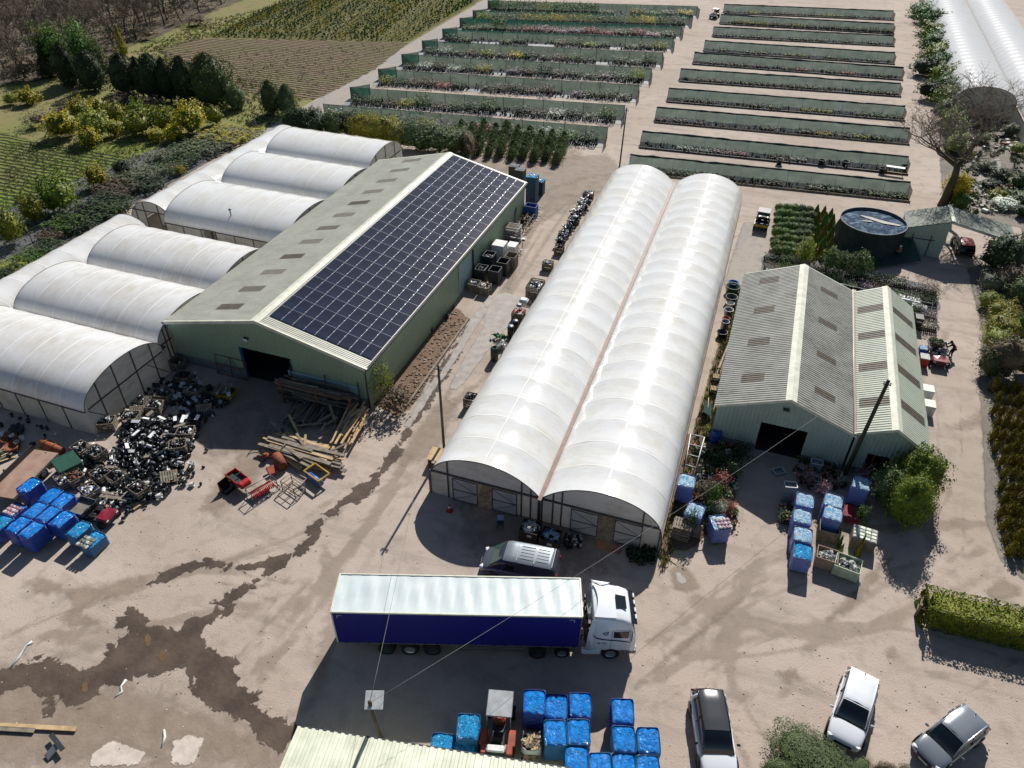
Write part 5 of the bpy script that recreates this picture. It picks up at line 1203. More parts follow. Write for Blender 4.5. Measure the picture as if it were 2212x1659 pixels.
for r in range(14):
    for c in range(8):
        u=2142+c*19+(r%2)*9; v=822+r*27+c*2.5; ue=u-max(0,v-900)*.0
        if u>2235 or (v>1010 and v<1095 and u<2160): continue
        if u<2130+max(0,(v-960)*.20)+(10 if 950<v<1060 else 0): continue
        p=P(u+random.uniform(-3,3),v+random.uniform(-3,3)); s=random.uniform(.8,1.2); cnt+=1
        o=obj('golden_conifer',gme,None,p,random.random()*6,(.40*s,.40*s,.66*s)); tag(o,'small golden-green conifer in the block at the right edge','conifer','golden conifers at the right edge')
print('gold',cnt)
# block of topiary beside the tank
for j,row in enumerate(range(8)):
    for i in range(9):
        u=1674+i*16-j*1.0+(j%2)*5; v=447+j*13.5+i*1.1
        if u>1800: continue
        p=P(u,v); k='ball' if i<5 else 'cone'
        s=random.uniform(.9,1.15); mt='lf_conifer' if i<3 else ('lf_olive' if i<5 else ('lf_conifer' if (i+j)%3 else 'lf_gold'))
        w,h=(1.35,1.15) if k=='ball' else (.95,1.25)
        lb='clipped green ball shrub in the block left of the water tank' if k=='ball' and i<3 else ('yellowish clipped ball shrub in the block left of the water tank' if k=='ball' else 'small pointed golden cone shrub beside the water tank')
        o=obj('clipped_shrub',crown(k,mt,i%3,620,.085,.18,.85),None,p,random.random()*6,(w*.5*s,w*.5*s,h*.5*s)); tag(o,lb,'topiary','balls and cones of topiary left of the tank' if k=='ball' and i<3 else ('yellowish topiary balls' if k=='ball' else 'golden topiary cones'))
for i,(u,vt,vb,w) in enumerate([(1727,500,562,40),(1783,522,575,44),(1815,530,578,44),(1848,528,582,46)]):
    p,h,ww=size_at(u,vb,vt,w)
    plant('standard_tree',p.x,p.y,ww,h,'ball','lf_olive' if i else 'lf_lime',['yellowish small tree at the corner of the topiary block','standard olive-like tree, left of three in front of the tank','standard olive-like tree, middle of three in front of the tank','standard olive-like tree, right of three in front of the tank'][i],'small tree','small standard trees in front of the tank',seed=i,n=700,size=.09,lump=.4,solid=.5)
# display area behind the wide shed: frames and pots
o=empty('tube_trellis',P(1650,580),0,'white tube frames running across the rows of potted plants behind the wide shed','frame'); m=MB()
for A,B in [((1652,568),(2012,638)),((1655,590),(2020,668)),((1700,600),(2025,690)),((1652,568),(1648,590)),((1632,585),(1630,612))]:
    a,b=P(*A,.9)-o.location,P(*B,.9)-o.location; m.tube([a,b],.035,'white_plastic',4)
    n=max(1,int((b-a).length/3))
    for k in range(n+1): q=a.lerp(b,k/n); m.tube([q,(q.x,q.y,0)],.025,'white_plastic',4)
m.build('tube_frame',o)
k=0
for j,(v0,slope,rowlab) in enumerate([(552,.19,'back row'),(575,.19,'second row'),(600,.2,'third row'),(628,.2,'front row')]):
    for i in range(11):
        u=1660+i*34; v=v0+(u-1660)*slope
        if u>2035 or (j>=2 and u<1850 and v>575+ (u-1610)*.05 and u<1850 and j==3): continue
        p=P(u,v); mt=['lf_dark','lf_grey','lf_brown','lf_olive','lf_dark','lf_conifer','lf_purple'][(i*3+j*2)%7]
        clump_obj(p.x,p.y,1.6,1.2,.7+.3*((i+j)%3),mt,0,f'{CL[mt]} potted shrubs, {ORD[i+1]} from the left in the {rowlab} behind the wide shed','potted shrubs behind the wide shed',i+j)
# laurel and hedge near the sheds and car park
def hedge_box(label,x,y,L,W,h,rz,mat,n,size,name='hedge',cat='hedge',lump=.12,mt2=None):
    o=empty(name,(x,y,0),rz,label,cat); m=MB(); m.bbox((0,0,h*.46),(L*.93,W*.88,h*.9),mat,.2); leaves(m,n,size,mat,'box',(0,0,h/2),(L/2,W/2,h/2),lump,5,lumps=1.2); m.build('foliage',o); return o
h0=P(1998,1335); h1=P(2230,1385)
t=(h1-h0).normalized(); L=13.0; c=h0+t*L/2+Vector((-t.y,t.x,0))*.85
hedge_box('clipped yellow-green laurel hedge at the right edge of the yard',c.x,c.y,L,1.9,1.75,math.atan2(t.y,t.x),'lf_laurel2' if 'lf_laurel2' in MAT else 'lf_hedge',15000,.075)
for i,(u,vt,vb,w,lb) in enumerate([(1972,938,1080,112,'large glossy green laurel at the corner of the narrow shed, upper mass'),(1955,1035,1140,100,'large glossy green laurel lower mass, casting a shadow on the road')]):
    p,h,ww=size_at(u,vb,vt,w); plant('laurel_bush',p.x-.1,p.y+ww*.35,ww,min(h,4.3),'ball','lf_bush',lb,'bush','laurel at the narrow shed corner',seed=i,n=5200,size=.045,lump=.3,solid=.8)
plantP('feathery_shrub',1908,80,1010,1085,'ball','lf_olive','feathery dark shrub between the laurel and the wrapped pallet','shrub',seed=1,n=1600,size=.05,lump=.5)
plantP('bright_shrub',1862,38,1088,1120,'ball','lf_spring','small bright green shrub behind the crate of bottles','shrub',seed=2,n=800,size=.08,lump=.5,solid=.3)
p=P(1775,1700); 
for i,(u,vt,vb,w,mt,lb) in enumerate([(1778,1597,1740,262,'lf_yew','wide dark green clipped bush at the bottom edge in front of the white car'),(1690,1605,1690,80,'lf_olive','left green end of the bush at the bottom edge'),(1865,1612,1690,80,'lf_olive','right green end of the bush at the bottom edge'),(1920,1620,1680,60,'lf_brown','brown twiggy scrub right of the bush at the bottom edge'),(1960,1630,1690,60,'lf_brown','dry low scrub in front of the silver car')]):
    p,h,ww=size_at(u,vb,vt,w); plant('low_bush',p.x,p.y+ww*.3,ww,min(h,1.3),'ball',mt,lb,'bush','bushes at the bottom edge',seed=i,n=14000 if i==0 else 2500,size=.022 if i==0 else .04,lump=.12,d=ww*.62)
# shrubs near the double tunnel's right front corner
for i,(u,vt,vb,w,mt,lb) in enumerate([(1520,1040,1080,46,'lf_brown','bronze shrub beside the back wrapped pallet'),(1545,1045,1090,44,'lf_conifer','green juniper in the patch of potted plants'),(1560,1020,1050,40,'lf_red','red-leaved plants in the patch by the cable'),(1578,1080,1108,26,'lf_red','dark red rose pot nearest the yard'),(1535,1085,1120,40,'lf_dark','dark conifer behind the twisted pallet of bags'),(1558,1080,1110,30,'lf_white','white flowering plants in the patch'),(1580,1000,1030,50,'lf_olive','leafy potted climber at the shadow edge'),(1495,1100,1150,34,'lf_olive','olive shrub along the tunnel wall'),(1480,1130,1160,30,'lf_dark','dark shrub in front of the second pallet'),(1600,960,990,50,'lf_dark','dark plants in the shade before the shed door, left'),(1555,975,1005,40,'lf_dark','dark plants in the shade by the white ladder'),(1530,915,935,24,'lf_lime','small pale plant beside the blue barrel'),(1770,1090,1050,40,'lf_pink','x'),(1773,1035,1075,34,'lf_pink','pink-tipped photinia in a pot behind the wrapped pallets'),(1745,1010,1040,34,'lf_pink','pink-tipped pot plant beside the grey crates'),(1865,1000,1035,40,'lf_pink','pink-tipped plant behind the tallest wrapped pallet'),(720,820,865,50,'lf_lime','x')]):
    if lb=='x': continue
    plantP('potted_shrub',u,w,vt,vb,'ball',mt,lb,'potted plant','potted plants between the tunnel and the sheds',seed=i%3,n=500,size=.09,lump=.5,solid=.4)
plantP('yellow_bush',826,54,800,880,'ball','lf_lime','straggly yellow-green bush at the near corner of the solar barn','bush',seed=2,n=800,size=.07,lump=.6,solid=.2)
plantP('dry_bush',850,70,860,905,'ball','lf_brown','dry grey brush heap below the corner bush of the barn','scrub',seed=1,n=900,size=.09,lump=.6,solid=.2)
# ================================================================ wrapped pallets of compost bags
def wrapmat(name,c1,c2,hi,sc=5.5,rough=.22,bump=1.0):
    m,nt,b=newmat(name); v=coord(nt); n1=nz(nt,v,sc*.5,5,.65,1.5); n2=nz(nt,v,sc,5,.6,2.2)
    x=mixc(nt,ramp(nt,n1,[(.38,(0,0,0,1)),(.62,(1,1,1,1))]),hx(c1),hx(c2)); x=mixc(nt,ramp(nt,n2,[(.60,(0,0,0,1)),(.70,(.8,.8,.8,1))]),x,hx(hi)); nt.links.new(x,b.inputs['Base Color'])  # hi flecks on the blue films paint glints into the colour
    b.inputs['Roughness'].default_value=rough; b.inputs['Specular IOR Level'].default_value=.7; bumpn(nt,b,n2,bump,.16)
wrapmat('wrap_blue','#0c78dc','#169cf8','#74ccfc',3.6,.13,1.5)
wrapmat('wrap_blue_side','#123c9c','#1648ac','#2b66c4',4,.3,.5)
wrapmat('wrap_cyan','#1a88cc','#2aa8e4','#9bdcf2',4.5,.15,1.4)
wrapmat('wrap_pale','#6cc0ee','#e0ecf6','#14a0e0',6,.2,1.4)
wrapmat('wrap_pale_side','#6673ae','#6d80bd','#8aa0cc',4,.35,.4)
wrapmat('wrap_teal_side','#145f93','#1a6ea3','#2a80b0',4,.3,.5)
wrapmat('bags_pink','#d0889c','#e8c8d0','#c03a50',9,.4)
wrapmat('bags_green','#2f3a2a','#c8ccb4','#6f9a3a',12,.4)
wrapmat('bags_red','#8a2030','#a83a4a','#c8b0c0',8,.4)
wrapmat('bags_white','#d4d6d2','#e8e8e4','#9fb89a',8,.4)
def bagpallet(u,v,h,label,top='wrap_blue',side='wrap_blue_side',w=1.1,d=1.15,rz=0.0,group='blue-wrapped pallets',seed=0,layers=None,ribs=True,patch=None):
    p=P(u,v,h); o=empty('wrapped_pallet',(p.x,p.y,0),rz,label,'pallet',group)
    m=MB()
    for k in (-1,0,1): m.box((k*w*.42,0,.05),(.1,d*.94,.1),'wood_crate')
    m.box((0,0,.115),(w*.97,d*.95,.03),'wood_crate'); m.build('pallet_base',o)
    nl=layers or max(4,int((h-.14)/.125)); lh=(h-.14)/nl; rings=[]; rd=random.Random(seed+int(u))
    def ring(s,z,jit=.0):
        pts=[]; c=.10
        base=[(-1,-1),(1,-1),(1,1),(-1,1)]
        for i,(a,b) in enumerate(base):
            for t in (0,.5,1):
                ang=PI*1.25+i*PI/2+(t-.5)*PI/2
                pts.append(Vector((a*(w/2-c)*s+math.cos(ang)*c*s*1.1+jit*mnoise.noise(Vector((a*3,b,z*3+seed))),b*(d/2-c)*s+math.sin(ang)*c*s*1.1+jit*mnoise.noise(Vector((a,b*3,z*3+9+seed))),z)))
            # mid-side point
            a2,b2=base[(i+1)%4]; pts.append(Vector(((a+a2)/2*(w/2+.02)*s,(b+b2)/2*(d/2+.02)*s,z)))
        return pts
    for k in range(nl):
        z=.14+k*lh; rings+= [ring(.955,z+.004,.05),ring(1.0,z+lh*.25,.05),ring(1.0,z+lh*.75,.05)] if ribs else [ring(.99,z,.06),ring(1.0,z+lh*.5,.06)]
    rings.append(ring(.97,h-.02,.04)); m=MB(); m.loft(rings,side,cap=False,smooth=False if ribs else True); m.build('bag_stack',o)
    # crumpled top film
    m=MB(); n=13; vs=[]
    for i in range(n):
        for j in range(n):
            x,y=-1+2*i/(n-1),-1+2*j/(n-1); e=max(abs(x),abs(y)); r=1.0
            k=(abs(x)**6+abs(y)**6)**(1/6); r=e/max(k,1e-6) if k>0 else 1
            z=h-.015-(.10 if e>.99 else 0)-.03*max(0,e-.8)*5+.055*mnoise.noise(Vector((x*1.9+seed*7+u,y*1.9,0)))+.035*mnoise.noise(Vector((x*4.5+u,y*4.5,seed)))-.05*(1-min(1,abs(x)*6))*(e<.95)-.03*(1-min(1,abs(y-.2)*7))*(e<.95)
            vs.append(Vector((x*r*w/2*1.015,y*r*d/2*1.015,z)))
    m.add(vs,[(i*n+j,(i+1)*n+j,(i+1)*n+j+1,i*n+j+1) for i in range(n-1) for j in range(n-1)],top,True); 
    m.build('top_film',o)
    if patch:
        m=MB(); rd=random.Random(seed)
        for i in range(4):
            for j in range(3): m.bbox((patch[1]+(i-1.5)*.24,patch[2]+(j-1)*.3,h+.05),(.22,.28,.12),patch[0] if (i+j)%3 else 'bags_white',.05,rz=rd.uniform(-.2,.2))
        m.build('loose_bags',o)
    return o
A0=math.radians(18.5)
G1='blue-wrapped pallets beside the orange tractor at the bottom'
for i,(u,v,h,lb,tp_,sd_) in enumerate([(1168,1514,1.75,'darker blue wrapped pallet, left end of the back row, half in the lorry shadow','wrap_blue','wrap_blue_side'),(1216,1523,1.5,'blue wrapped pallet second from left in the back row below the lorry','wrap_blue','wrap_blue_side'),(1268,1518,1.6,'blue wrapped pallet third from left in the back row below the lorry','wrap_blue','wrap_blue_side'),(1215,1580,1.7,'blue wrapped pallet with ribbed front, right next to the log bag','wrap_blue','wrap_teal_side'),(1265.5,1576.5,1.6,'blue wrapped pallet in the middle row, right of the ribbed one','wrap_blue','wrap_teal_side'),(1262,1637,1.5,'blue wrapped pallet in the front row, left of the four cut by the bottom edge','wrap_blue','wrap_teal_side'),(1315,1650,1.4,'blue wrapped pallet in the front row, second of the four at the bottom edge','wrap_blue','wrap_teal_side'),(1366,1650,1.5,'blue wrapped pallet in the front row, third of the four at the bottom edge','wrap_blue','wrap_teal_side'),(1418,1654,1.5,'blue wrapped pallet at the right end of the front row at the bottom edge','wrap_blue','wrap_teal_side'),(1360,1529.5,1.6,'blue wrapped pallet at the back of the right-hand column','wrap_blue','wrap_blue_side'),(1364,1590,1.6,'blue wrapped pallet in the middle of the right-hand column','wrap_blue','wrap_teal_side'),(1417,1592,1.5,'rightmost blue wrapped pallet of the middle row, nearest the black-roofed car','wrap_blue','wrap_teal_side'),(1026,1570,1.6,'single pale blue wrapped pallet left of the orange tractor','wrap_cyan','wrap_teal_side'),(970,1614,1.1,'pale blue wrapped pallet half behind the cream roof, left one','wrap_cyan','wrap_teal_side'),(1020,1617,1.1,'pale blue wrapped pallet half behind the cream roof, below the single one','wrap_cyan','wrap_teal_side')]):
    bagpallet(u,v,h,lb,tp_,sd_,1.12,1.32,A0+random.uniform(-.04,.04),G1,i)
G2='blue-wrapped pallets behind the flatbed trailer at the left'
for i,(u,v,h,lb,tp_,sd_,pt) in enumerate([(66.5,1068,1.5,'royal blue wrapped pallet furthest back, beside the rusty flatbed','wrap_blue','wrap_blue_side',None),(113,1089,1.35,'royal blue wrapped pallet in the second row, left one','wrap_blue','wrap_blue_side',None),(138.5,1099,1.35,'royal blue wrapped pallet in the second row, next to the red utility vehicle bed','wrap_blue','wrap_blue_side',None),(80,1121,1.4,'royal blue wrapped pallet in the third row, left one','wrap_blue','wrap_blue_side',None),(109,1129,1.4,'royal blue wrapped pallet in the third row, middle one','wrap_blue','wrap_blue_side',None),(138.5,1139,1.4,'royal blue wrapped pallet in the third row, right one','wrap_blue','wrap_blue_side',None),(44.7,1153.7,1.45,'royal blue wrapped pallet in the front row, left of the ribbed one','wrap_blue','wrap_blue_side',None),(73,1163.8,1.5,'strongly ribbed royal blue wrapped pallet nearest the camera in the left group','wrap_blue','wrap_blue_side',None),(175,1161,1.1,'cyan wrapped pallet between the royal blue ones and the torn one','wrap_cyan','wrap_teal_side',None),(206,1183,.9,'low cyan pallet with torn film showing black and green bags','wrap_cyan','wrap_teal_side',('bags_green',-.15,-.35)),(33,1124,.8,'low wrapped pallet with pink and white bags showing on top','wrap_blue','wrap_blue_side',('bags_pink',0,0)),(5.5,1152,1.2,'light blue wrapped pallet cut off by the left edge','wrap_cyan','wrap_blue_side',None)]):
    bagpallet(u,v,h,lb,tp_,sd_,1.02,1.35,-.03+random.uniform(-.03,.03),G2,i+20,patch=pt)
G3='pale-wrapped pallets in front of the grey sheds'
for i,(u,v,h,lb,rz,pt,tp_) in enumerate([(1745,1066.5,1.6,'pale wrapped pallet at the back of the left column before the sheds',0,None,'wrap_pale'),(1739.7,1102,1.6,'pale wrapped pallet second from the back in the left column, with a red bag end',0,None,'wrap_pale'),(1741.8,1141.5,1.5,'pale wrapped pallet third from the back in the left column',0,None,'wrap_pale'),(1742.8,1178,1.4,'brighter blue-topped pallet at the front of the left column, casting a shadow',0,None,'wrap_cyan'),(1806,1066.5,1.7,'pale wrapped pallet at the back of the second column before the sheds',-.1,None,'wrap_pale'),(1806,1093.6,1.7,'pale wrapped pallet with brick-like side, in front of the second column',-.1,None,'wrap_pale'),(1866.8,1027,1.9,'tallest wrapped pallet, standing alone near the laurel by the shed pole',-.15,None,'wrap_pale'),(1848,1089,.7,'low pallet of dark red and blue bags behind the bright green shrub',-.1,None,'bags_red'),(1488,1030,1.7,'pale-topped wrapped pallet against the tunnel wall, furthest back',.0,None,'wrap_pale'),(1507,1093.6,1.6,'wrapped pallet behind the stack of wooden pallets, with a red label on top',-.12,None,'wrap_pale'),(1561.4,1119,1.4,'twisted purple-blue pallet with pink bags on top near the yellow hose',.45,('bags_pink',.2,-.15),'wrap_pale')]):
    bagpallet(u,v,h,lb,tp_,'wrap_pale_side' if tp_!='bags_red' else 'bags_red',1.12,1.3,rz,G3,i+40,patch=pt)
# ================================================================ vehicles
def wheel(parent,x,y,r=.33,w=.22,rimm='rim',name='wheel',z=None):
    o=bpy.data.objects.new(name,None); COL.objects.link(o); o.parent=parent; o.location=(x,y,r if z is None else z); M=Matrix.Rotation(PI/2,3,'X')
    m=MB(); m.lathe([(r*.62,-w/2),(r*.95,-w/2),(r,-w*.35),(r,w*.35),(r*.95,w/2),(r*.62,w/2)],'tyre',(0,0,0),20,M); m.build('tyre',o)
    m=MB(); 
    for s in (-1,1): m.lathe([(0,s*w*.30),(r*.18,s*w*.40),(r*.3,s*w*.30),(r*.6,s*w*.36),(r*.64,s*w*.5)],rimm,(0,0,0),14,M)
    m.build('rim',o); return o
def car(label,rear,front,L,Wd,Ht,paint,roofp=None,glass='car_glass',zpx=.8,group=None,van=False,pano=False,name='parked_car',cat='car',ends=None):
    if ends: a,b=Vector(ends[0]),Vector(ends[1])
    else: a,b=P(*rear,zpx),P(*front,zpx)
    a.z=b.z=0; t=(b-a).normalized(); c=(a+b)/2 if (b-a).length<L*1.2 else a+t*L/2
    o=empty(name,c,math.atan2(t.y,t.x),label,cat,group); roofp=roofp or paint
    hw=Wd/2
    # body: stations along x (rear to front): x, half width, deck height, sill height
    if van: st=[(-.5,.93,1.0,.45),(-.485,.985,1.06,.32),(-.40,1,1.08,.26),(0,1,1.06,.25),(.20,1,1.05,.25),(.30,1,1.03,.25),(.40,.975,.92,.26),(.465,.90,.82,.30),(.495,.80,.66,.36)]
    else: st=[(-.5,.80,.80,.45),(-.485,.90,.90,.34),(-.42,.97,.95,.26),(-.28,1,.96,.24),(0,1,.94,.24),(.18,1,.93,.24),(.30,.985,.90,.25),(.42,.93,.80,.27),(.475,.85,.70,.32),(.5,.74,.58,.38)]
    k=Ht/1.6 if not van else Ht/1.95
    rings=[]
    for x,w,zt,zb in st:
        w*=hw; zt*=k if not van else 1.0; x*=L; zm=zb+(zt-zb)*.45
        half=[(0,zb),(w*.8,zb),(w*.96,zb+.07),(w,zm),(w*.985,zt-.14),(w*.93,zt-.045),(w*.78,zt+.005),(w*.4,zt+.025),(0,zt+.03)]
        rings.append([Vector((x,-y,z)) for y,z in half]+[Vector((x,y,z)) for y,z in half[-2:0:-1]])
    m=MB(); m.loft(rings,paint); body=m.build('body',o); mod=body.modifiers.new('s','SUBSURF'); mod.levels=mod.render_levels=1
    # wheel arches, sills, lamps
    for sx in (-.30,.315):
        for sy in (-1,1):
            m=MB(); m.lathe([(.40*k+.03,-.02),(.40*k+.03,.02)],'black_plastic',(sx*L,sy*(hw-.005),.34),18,Matrix.Rotation(PI/2,3,'X'),cap=True); m.build('wheel_arch',o)
            wheel(o,sx*L,sy*(hw-.10),.34)
    # cabin
    if van: cab=[(-.492,.86,.0),(-.47,.88,1),(-.2,.88,1),(.14,.86,.985),(.215,.80,.90),(.375,.80,0)]
    elif pano: cab=[(-.485,.72,.0),(-.42,.68,.88),(-.30,.69,1),(-.05,.70,1),(.10,.68,.94),(.27,.78,0)]
    else: cab=[(-.475,.80,.0),(-.40,.74,.82),(-.30,.74,.97),(-.08,.755,1),(.06,.73,.95),(.25,.82,0)]
    base=(.96*k if not van else 1.02); H1=Ht
    rg_=[]
    for x,w,f in cab:
        z=base+(H1-base)*f; wb=(.90 if not pano else .84)*hw; wt=w*hw*(1 if f<.01 else .98)
        n=4
        half=[(0,base-.04),(wb,base-.04),(wb+(wt-wb)*.5*(f>.01),base+(z-base)*.55),(wt if f>.01 else wb,max(base-.03,z-.06)),(wt*.86,z-.012 if f>.01 else base-.03),(wt*.45,z+.01 if f>.01 else base-.02),(0,z+.018 if f>.01 else base-.02)]
        rg_.append([Vector((x*L,-y,zz)) for y,zz in half]+[Vector((x*L,y,zz)) for y,zz in half[-2:0:-1]])
    m=MB(); m.loft(rg_,glass if not van else 'van_glass_side' if 'van_glass_side' in MAT else glass,smooth=True); m.build('glasshouse',o)
    # roof skin following the cabin
    def roofpt(x,yf,dz):
        for (x0,w0,f0),(x1,w1,f1) in zip(cab,cab[1:]):
            if x0<=x<=x1:
                q=(x-x0)/(x1-x0); w=w0+(w1-w0)*q; f=f0+(f1-f0)*q; z=base+(H1-base)*f
                if yf>.93: zz=z-.055
                elif yf>.8: zz=z-.012
                else: zz=z+.012
                return Vector((x*L,yf*w*hw*.985,zz+dz))
        return Vector((x*L,0,base))
    if van: x0,x1=-.485,.19
    else: x0,x1=(-.40,.075)
    m=MB(); nx=12; ys=[-1,-.86,-.45,0,.45,.86,1]; vs=[]
    for i in range(nx+1):
        x=x0+(x1-x0)*i/nx
        for y in ys: q=roofpt(x,abs(y),.022); vs.append(Vector((q.x,math.copysign(q.y,y) if y else 0,q.z)))
    n=len(ys); m.add(vs,[(i*n+j,(i+1)*n+j,(i+1)*n+j+1,i*n+j+1) for i in range(nx) for j in range(n-1)],roofp,True)
    m.build('roof_panel',o)
    if van:
        m=MB()
        for sx in (-.30,-.10):
            for j in range(5): q=roofpt(sx,0,.035); m.box((sx*L,(-2+j)*.24,q.z),(.85 if sx>-.2 else .75,.025,.02),roofp)
        for xx in (-.43,-.2,.02): m.box((xx*L,0,roofpt(xx,0,.04).z),(.04,hw*1.55,.02),roofp)
        m.build('roof_ribs',o)
        m=MB()
        for sy in (-1,1):
            m.add([Vector((-.485*L,sy*hw*.955,1.0)),Vector((.20*L,sy*hw*.955,1.0)),Vector((.13*L,sy*hw*.90,H1-.06)),Vector((-.475*L,sy*hw*.90,H1-.06))],[(0,1,2,3),(3,2,1,0)],paint)
        m.build('side_panel',o)
        m=MB()
        for sy in (-1,1): m.add([Vector((.04*L,sy*(hw*.962),1.08)),Vector((.19*L,sy*(hw*.962),1.08)),Vector((.13*L,sy*(hw*.925),1.55)),Vector((.04*L,sy*(hw*.925),1.55))],[(0,1,2,3),(3,2,1,0)],'car_glass')
        m.build('side_window',o)
    else:
        # pillars and side rails in body colour
        m=MB()
        for sy in (-1,1):
            pts=[]
            for x in (.235,.15,.075,0,-.12,-.25,-.36,-.40,-.44): q=roofpt(x,1,.012); pts.append(Vector((q.x,sy*q.y*1.005,q.z)))
            m.tube(pts,[.045,.045,.05,.05,.05,.05,.055,.06,.06],paint if not pano else 'black_gloss',5)
            for xx in (-.09,): q=roofpt(xx,1,0); m.tube([(xx*L,sy*(hw*.905),base),(xx*L-.05,sy*q.y*1.01,q.z)],.035,'black_gloss' if not pano else 'black_gloss',4)
            q=roofpt(-.33,1,0); m.tube([(-.37*L,sy*hw*.90,base),(-.34*L,sy*q.y*1.01,q.z)],.09,paint,5)
        m.build('pillars',o)
    # details
    for sy in (-1,1):
        xm=.17*L if not van else .245*L
        m=MB(); m.bbox((xm,sy*(hw+.10),base+.08),(.12,.2,.14),paint if not pano else 'black_gloss',.04); m.build('mirror',o)
        m=MB(); xf=.455 if not van else .46; m.bbox((xf*L,sy*hw*.70,(.66 if not van else .78)*k),(.26,.34,.12),'lamp_glass',.05,rz=-sy*.5); m.build('headlight',o)
        m=MB(); m.bbox((-.487*L,sy*hw*.78,(.80 if not van else 1.15)*k),(.1,.22,.16 if not van else .5),'lamp_red',.03); m.build('tail_light',o)
    m=MB(); m.bbox((.492*L,0,.52*k),(.08,hw*.95,.2),'black_plastic',.03); m.build('grille',o)
    m=MB(); m.box((.502*L+.015,0,.42*k),(.02,.5,.11),'white_plastic'); m.build('number_plate',o)
    if not van:
        m=MB(); zz=roofpt(-.37,0,.06).z; m.tube([(-.36*L,0,zz-.05),(-.375*L,0,zz+.06)],.02,'black_plastic',4); m.build('aerial',o)
    m=MB()
    for sy in (-1,1):
        for xx in (-.02,.0): m.bbox(((-.02 if xx else -.2)*L,sy*(hw+.002),.80*k),(.16,.03,.03),paint,.01)
    m.build('door_handle',o)
    if van:
        q=P; m=MB(); m.add([Vector((.372*L,-hw*.80,1.03)),Vector((.372*L,hw*.80,1.03)),Vector((.205*L,hw*.74,H1-.09)),Vector((.205*L,-hw*.74,H1-.09))],[(0,1,2,3)],'van_screen'); b_=m.build('windscreen',o); b_.location=(.02,0,.02)
    return o
car('white car with glossy black roof, its nose cut off by the bottom edge',(1541,1488),(1574,1662),4.6,1.95,1.62,'white_paint','roof_grey_gloss',pano=True,group=None)
car('white car parked slightly askew behind the bottom clipped bush',(1877,1441),(1838,1590),4.5,1.85,1.66,'white_paint')
car('silver car parked at an angle near the bottom right corner',(2128,1524),(2013,1619),4.25,1.80,1.46,'silver_paint')
vt=math.radians(186.2); vr=Vector((-6.85,28.55,0)); 
car('dark grey van parked between the lorry and the double tunnel',None,None,4.95,1.92,1.92,'van_grey','silver_paint',van=True,name='parked_van',cat='van',ends=((vr.x,vr.y,0),(vr.x+4.95*math.cos(vt),vr.y+4.95*math.sin(vt),0)))
car('dark car with red lights parked under the open carport',None,None,4.2,1.75,1.45,'black_gloss','red_paint',ends=((22.3,84.2,0),(22.0,88.4,0)))
# lorry with curtain-sided trailer
lo=empty('curtain_lorry',(-17.47,20.51,0),math.radians(18.73),'long lorry with a navy blue curtain side, white trailer roof and white cab','lorry')
m=MB(); nx=54; ny=8; vs=[]
for i in range(nx+1):
    for j in range(ny+1):
        x=13.6*i/nx; y=-1.24+2.48*j/ny; e=1-abs(y)/1.24
        vs.append(Vector((x,y,4.0+(.045*math.sin(x*7.2+.8*math.sin(y*1.5)+1.5*mnoise.noise(Vector((x*.5,0,0))))*(.35+.65*e)+.03*mnoise.noise(Vector((x*.8,y,2))))*(1 if 0<i<nx else 0)*(0 if j in(0,ny) else 1)-.015)))
m.add(vs,[(i*(ny+1)+j,(i+1)*(ny+1)+j,(i+1)*(ny+1)+j+1,i*(ny+1)+j+1) for i in range(nx) for j in range(ny)],'trailer_roof',True); 

m.build('trailer_roof',lo)
m=MB()
for sy in (-1,1): m.box((6.8,sy*1.255,3.97),(13.64,.07,.11),'cap_cream')
m.box((.02,0,3.97),(.08,2.5,.12),'cap_cream'); m.box((13.6,0,3.97),(.1,2.5,.12),'cap_cream'); m.box((6.05,-1.27,3.9),(1.0,.06,.05),'steel_dark'); m.build('roof_rail',lo)
for sy in (-1,1):
    m=MB(); nx=60; vs=[]
    for i in range(nx+1):
        for z in (1.17,1.35,2.2,3.1,3.9): vs.append(Vector((.06+13.5*i/nx,sy*(1.262+.012*math.sin(i*1.1+z)*(1 if 1.2<z<3.8 else .2)),z)))
    f=[(i*5+j,(i+1)*5+j,(i+1)*5+j+1,i*5+j+1) for i in range(nx) for j in range(4)]; m.add(vs,f if sy<0 else [q[::-1] for q in f],'curtain_blue',True)
    m.build('curtain',lo)
    m=MB(); m.box((6.8,sy*1.24,1.12),(13.5,.06,.08),'grey_metal')
    for k in range(21): m.box((.5+k*.64,sy*1.285,1.17),(.06,.02,.16),'black_plastic')
    m.build('side_rail',lo)
    m=MB()
    for x,c in ((.3,1),(13.2,-1)): m.box((x+c*.12,sy*1.29,3.72),(.28,.012,.03),'white_plastic'); m.box((x,sy*1.29,3.62),(.03,.012,.22),'white_plastic')
    m.build('corner_marking',lo)
m=MB(); m.box((.0,0,2.55),(.08,2.5,2.8),'cab_white'); m.build('rear_door',lo)
m=MB(); m.box((13.58,0,2.55),(.08,2.5,2.8),'grey_metal'); m.build('front_bulkhead',lo)
m=MB(); m.box((6.8,0,1.05),(13.5,2.3,.14),'steel_dark'); 
for s in (-1,1): m.box((9.2,s*.45,.85),(9.6,.14,.3),'steel_dark'); m.box((15,s*.4,.75),(3.4,.12,.25),'steel_dark')
m.build('chassis',lo)
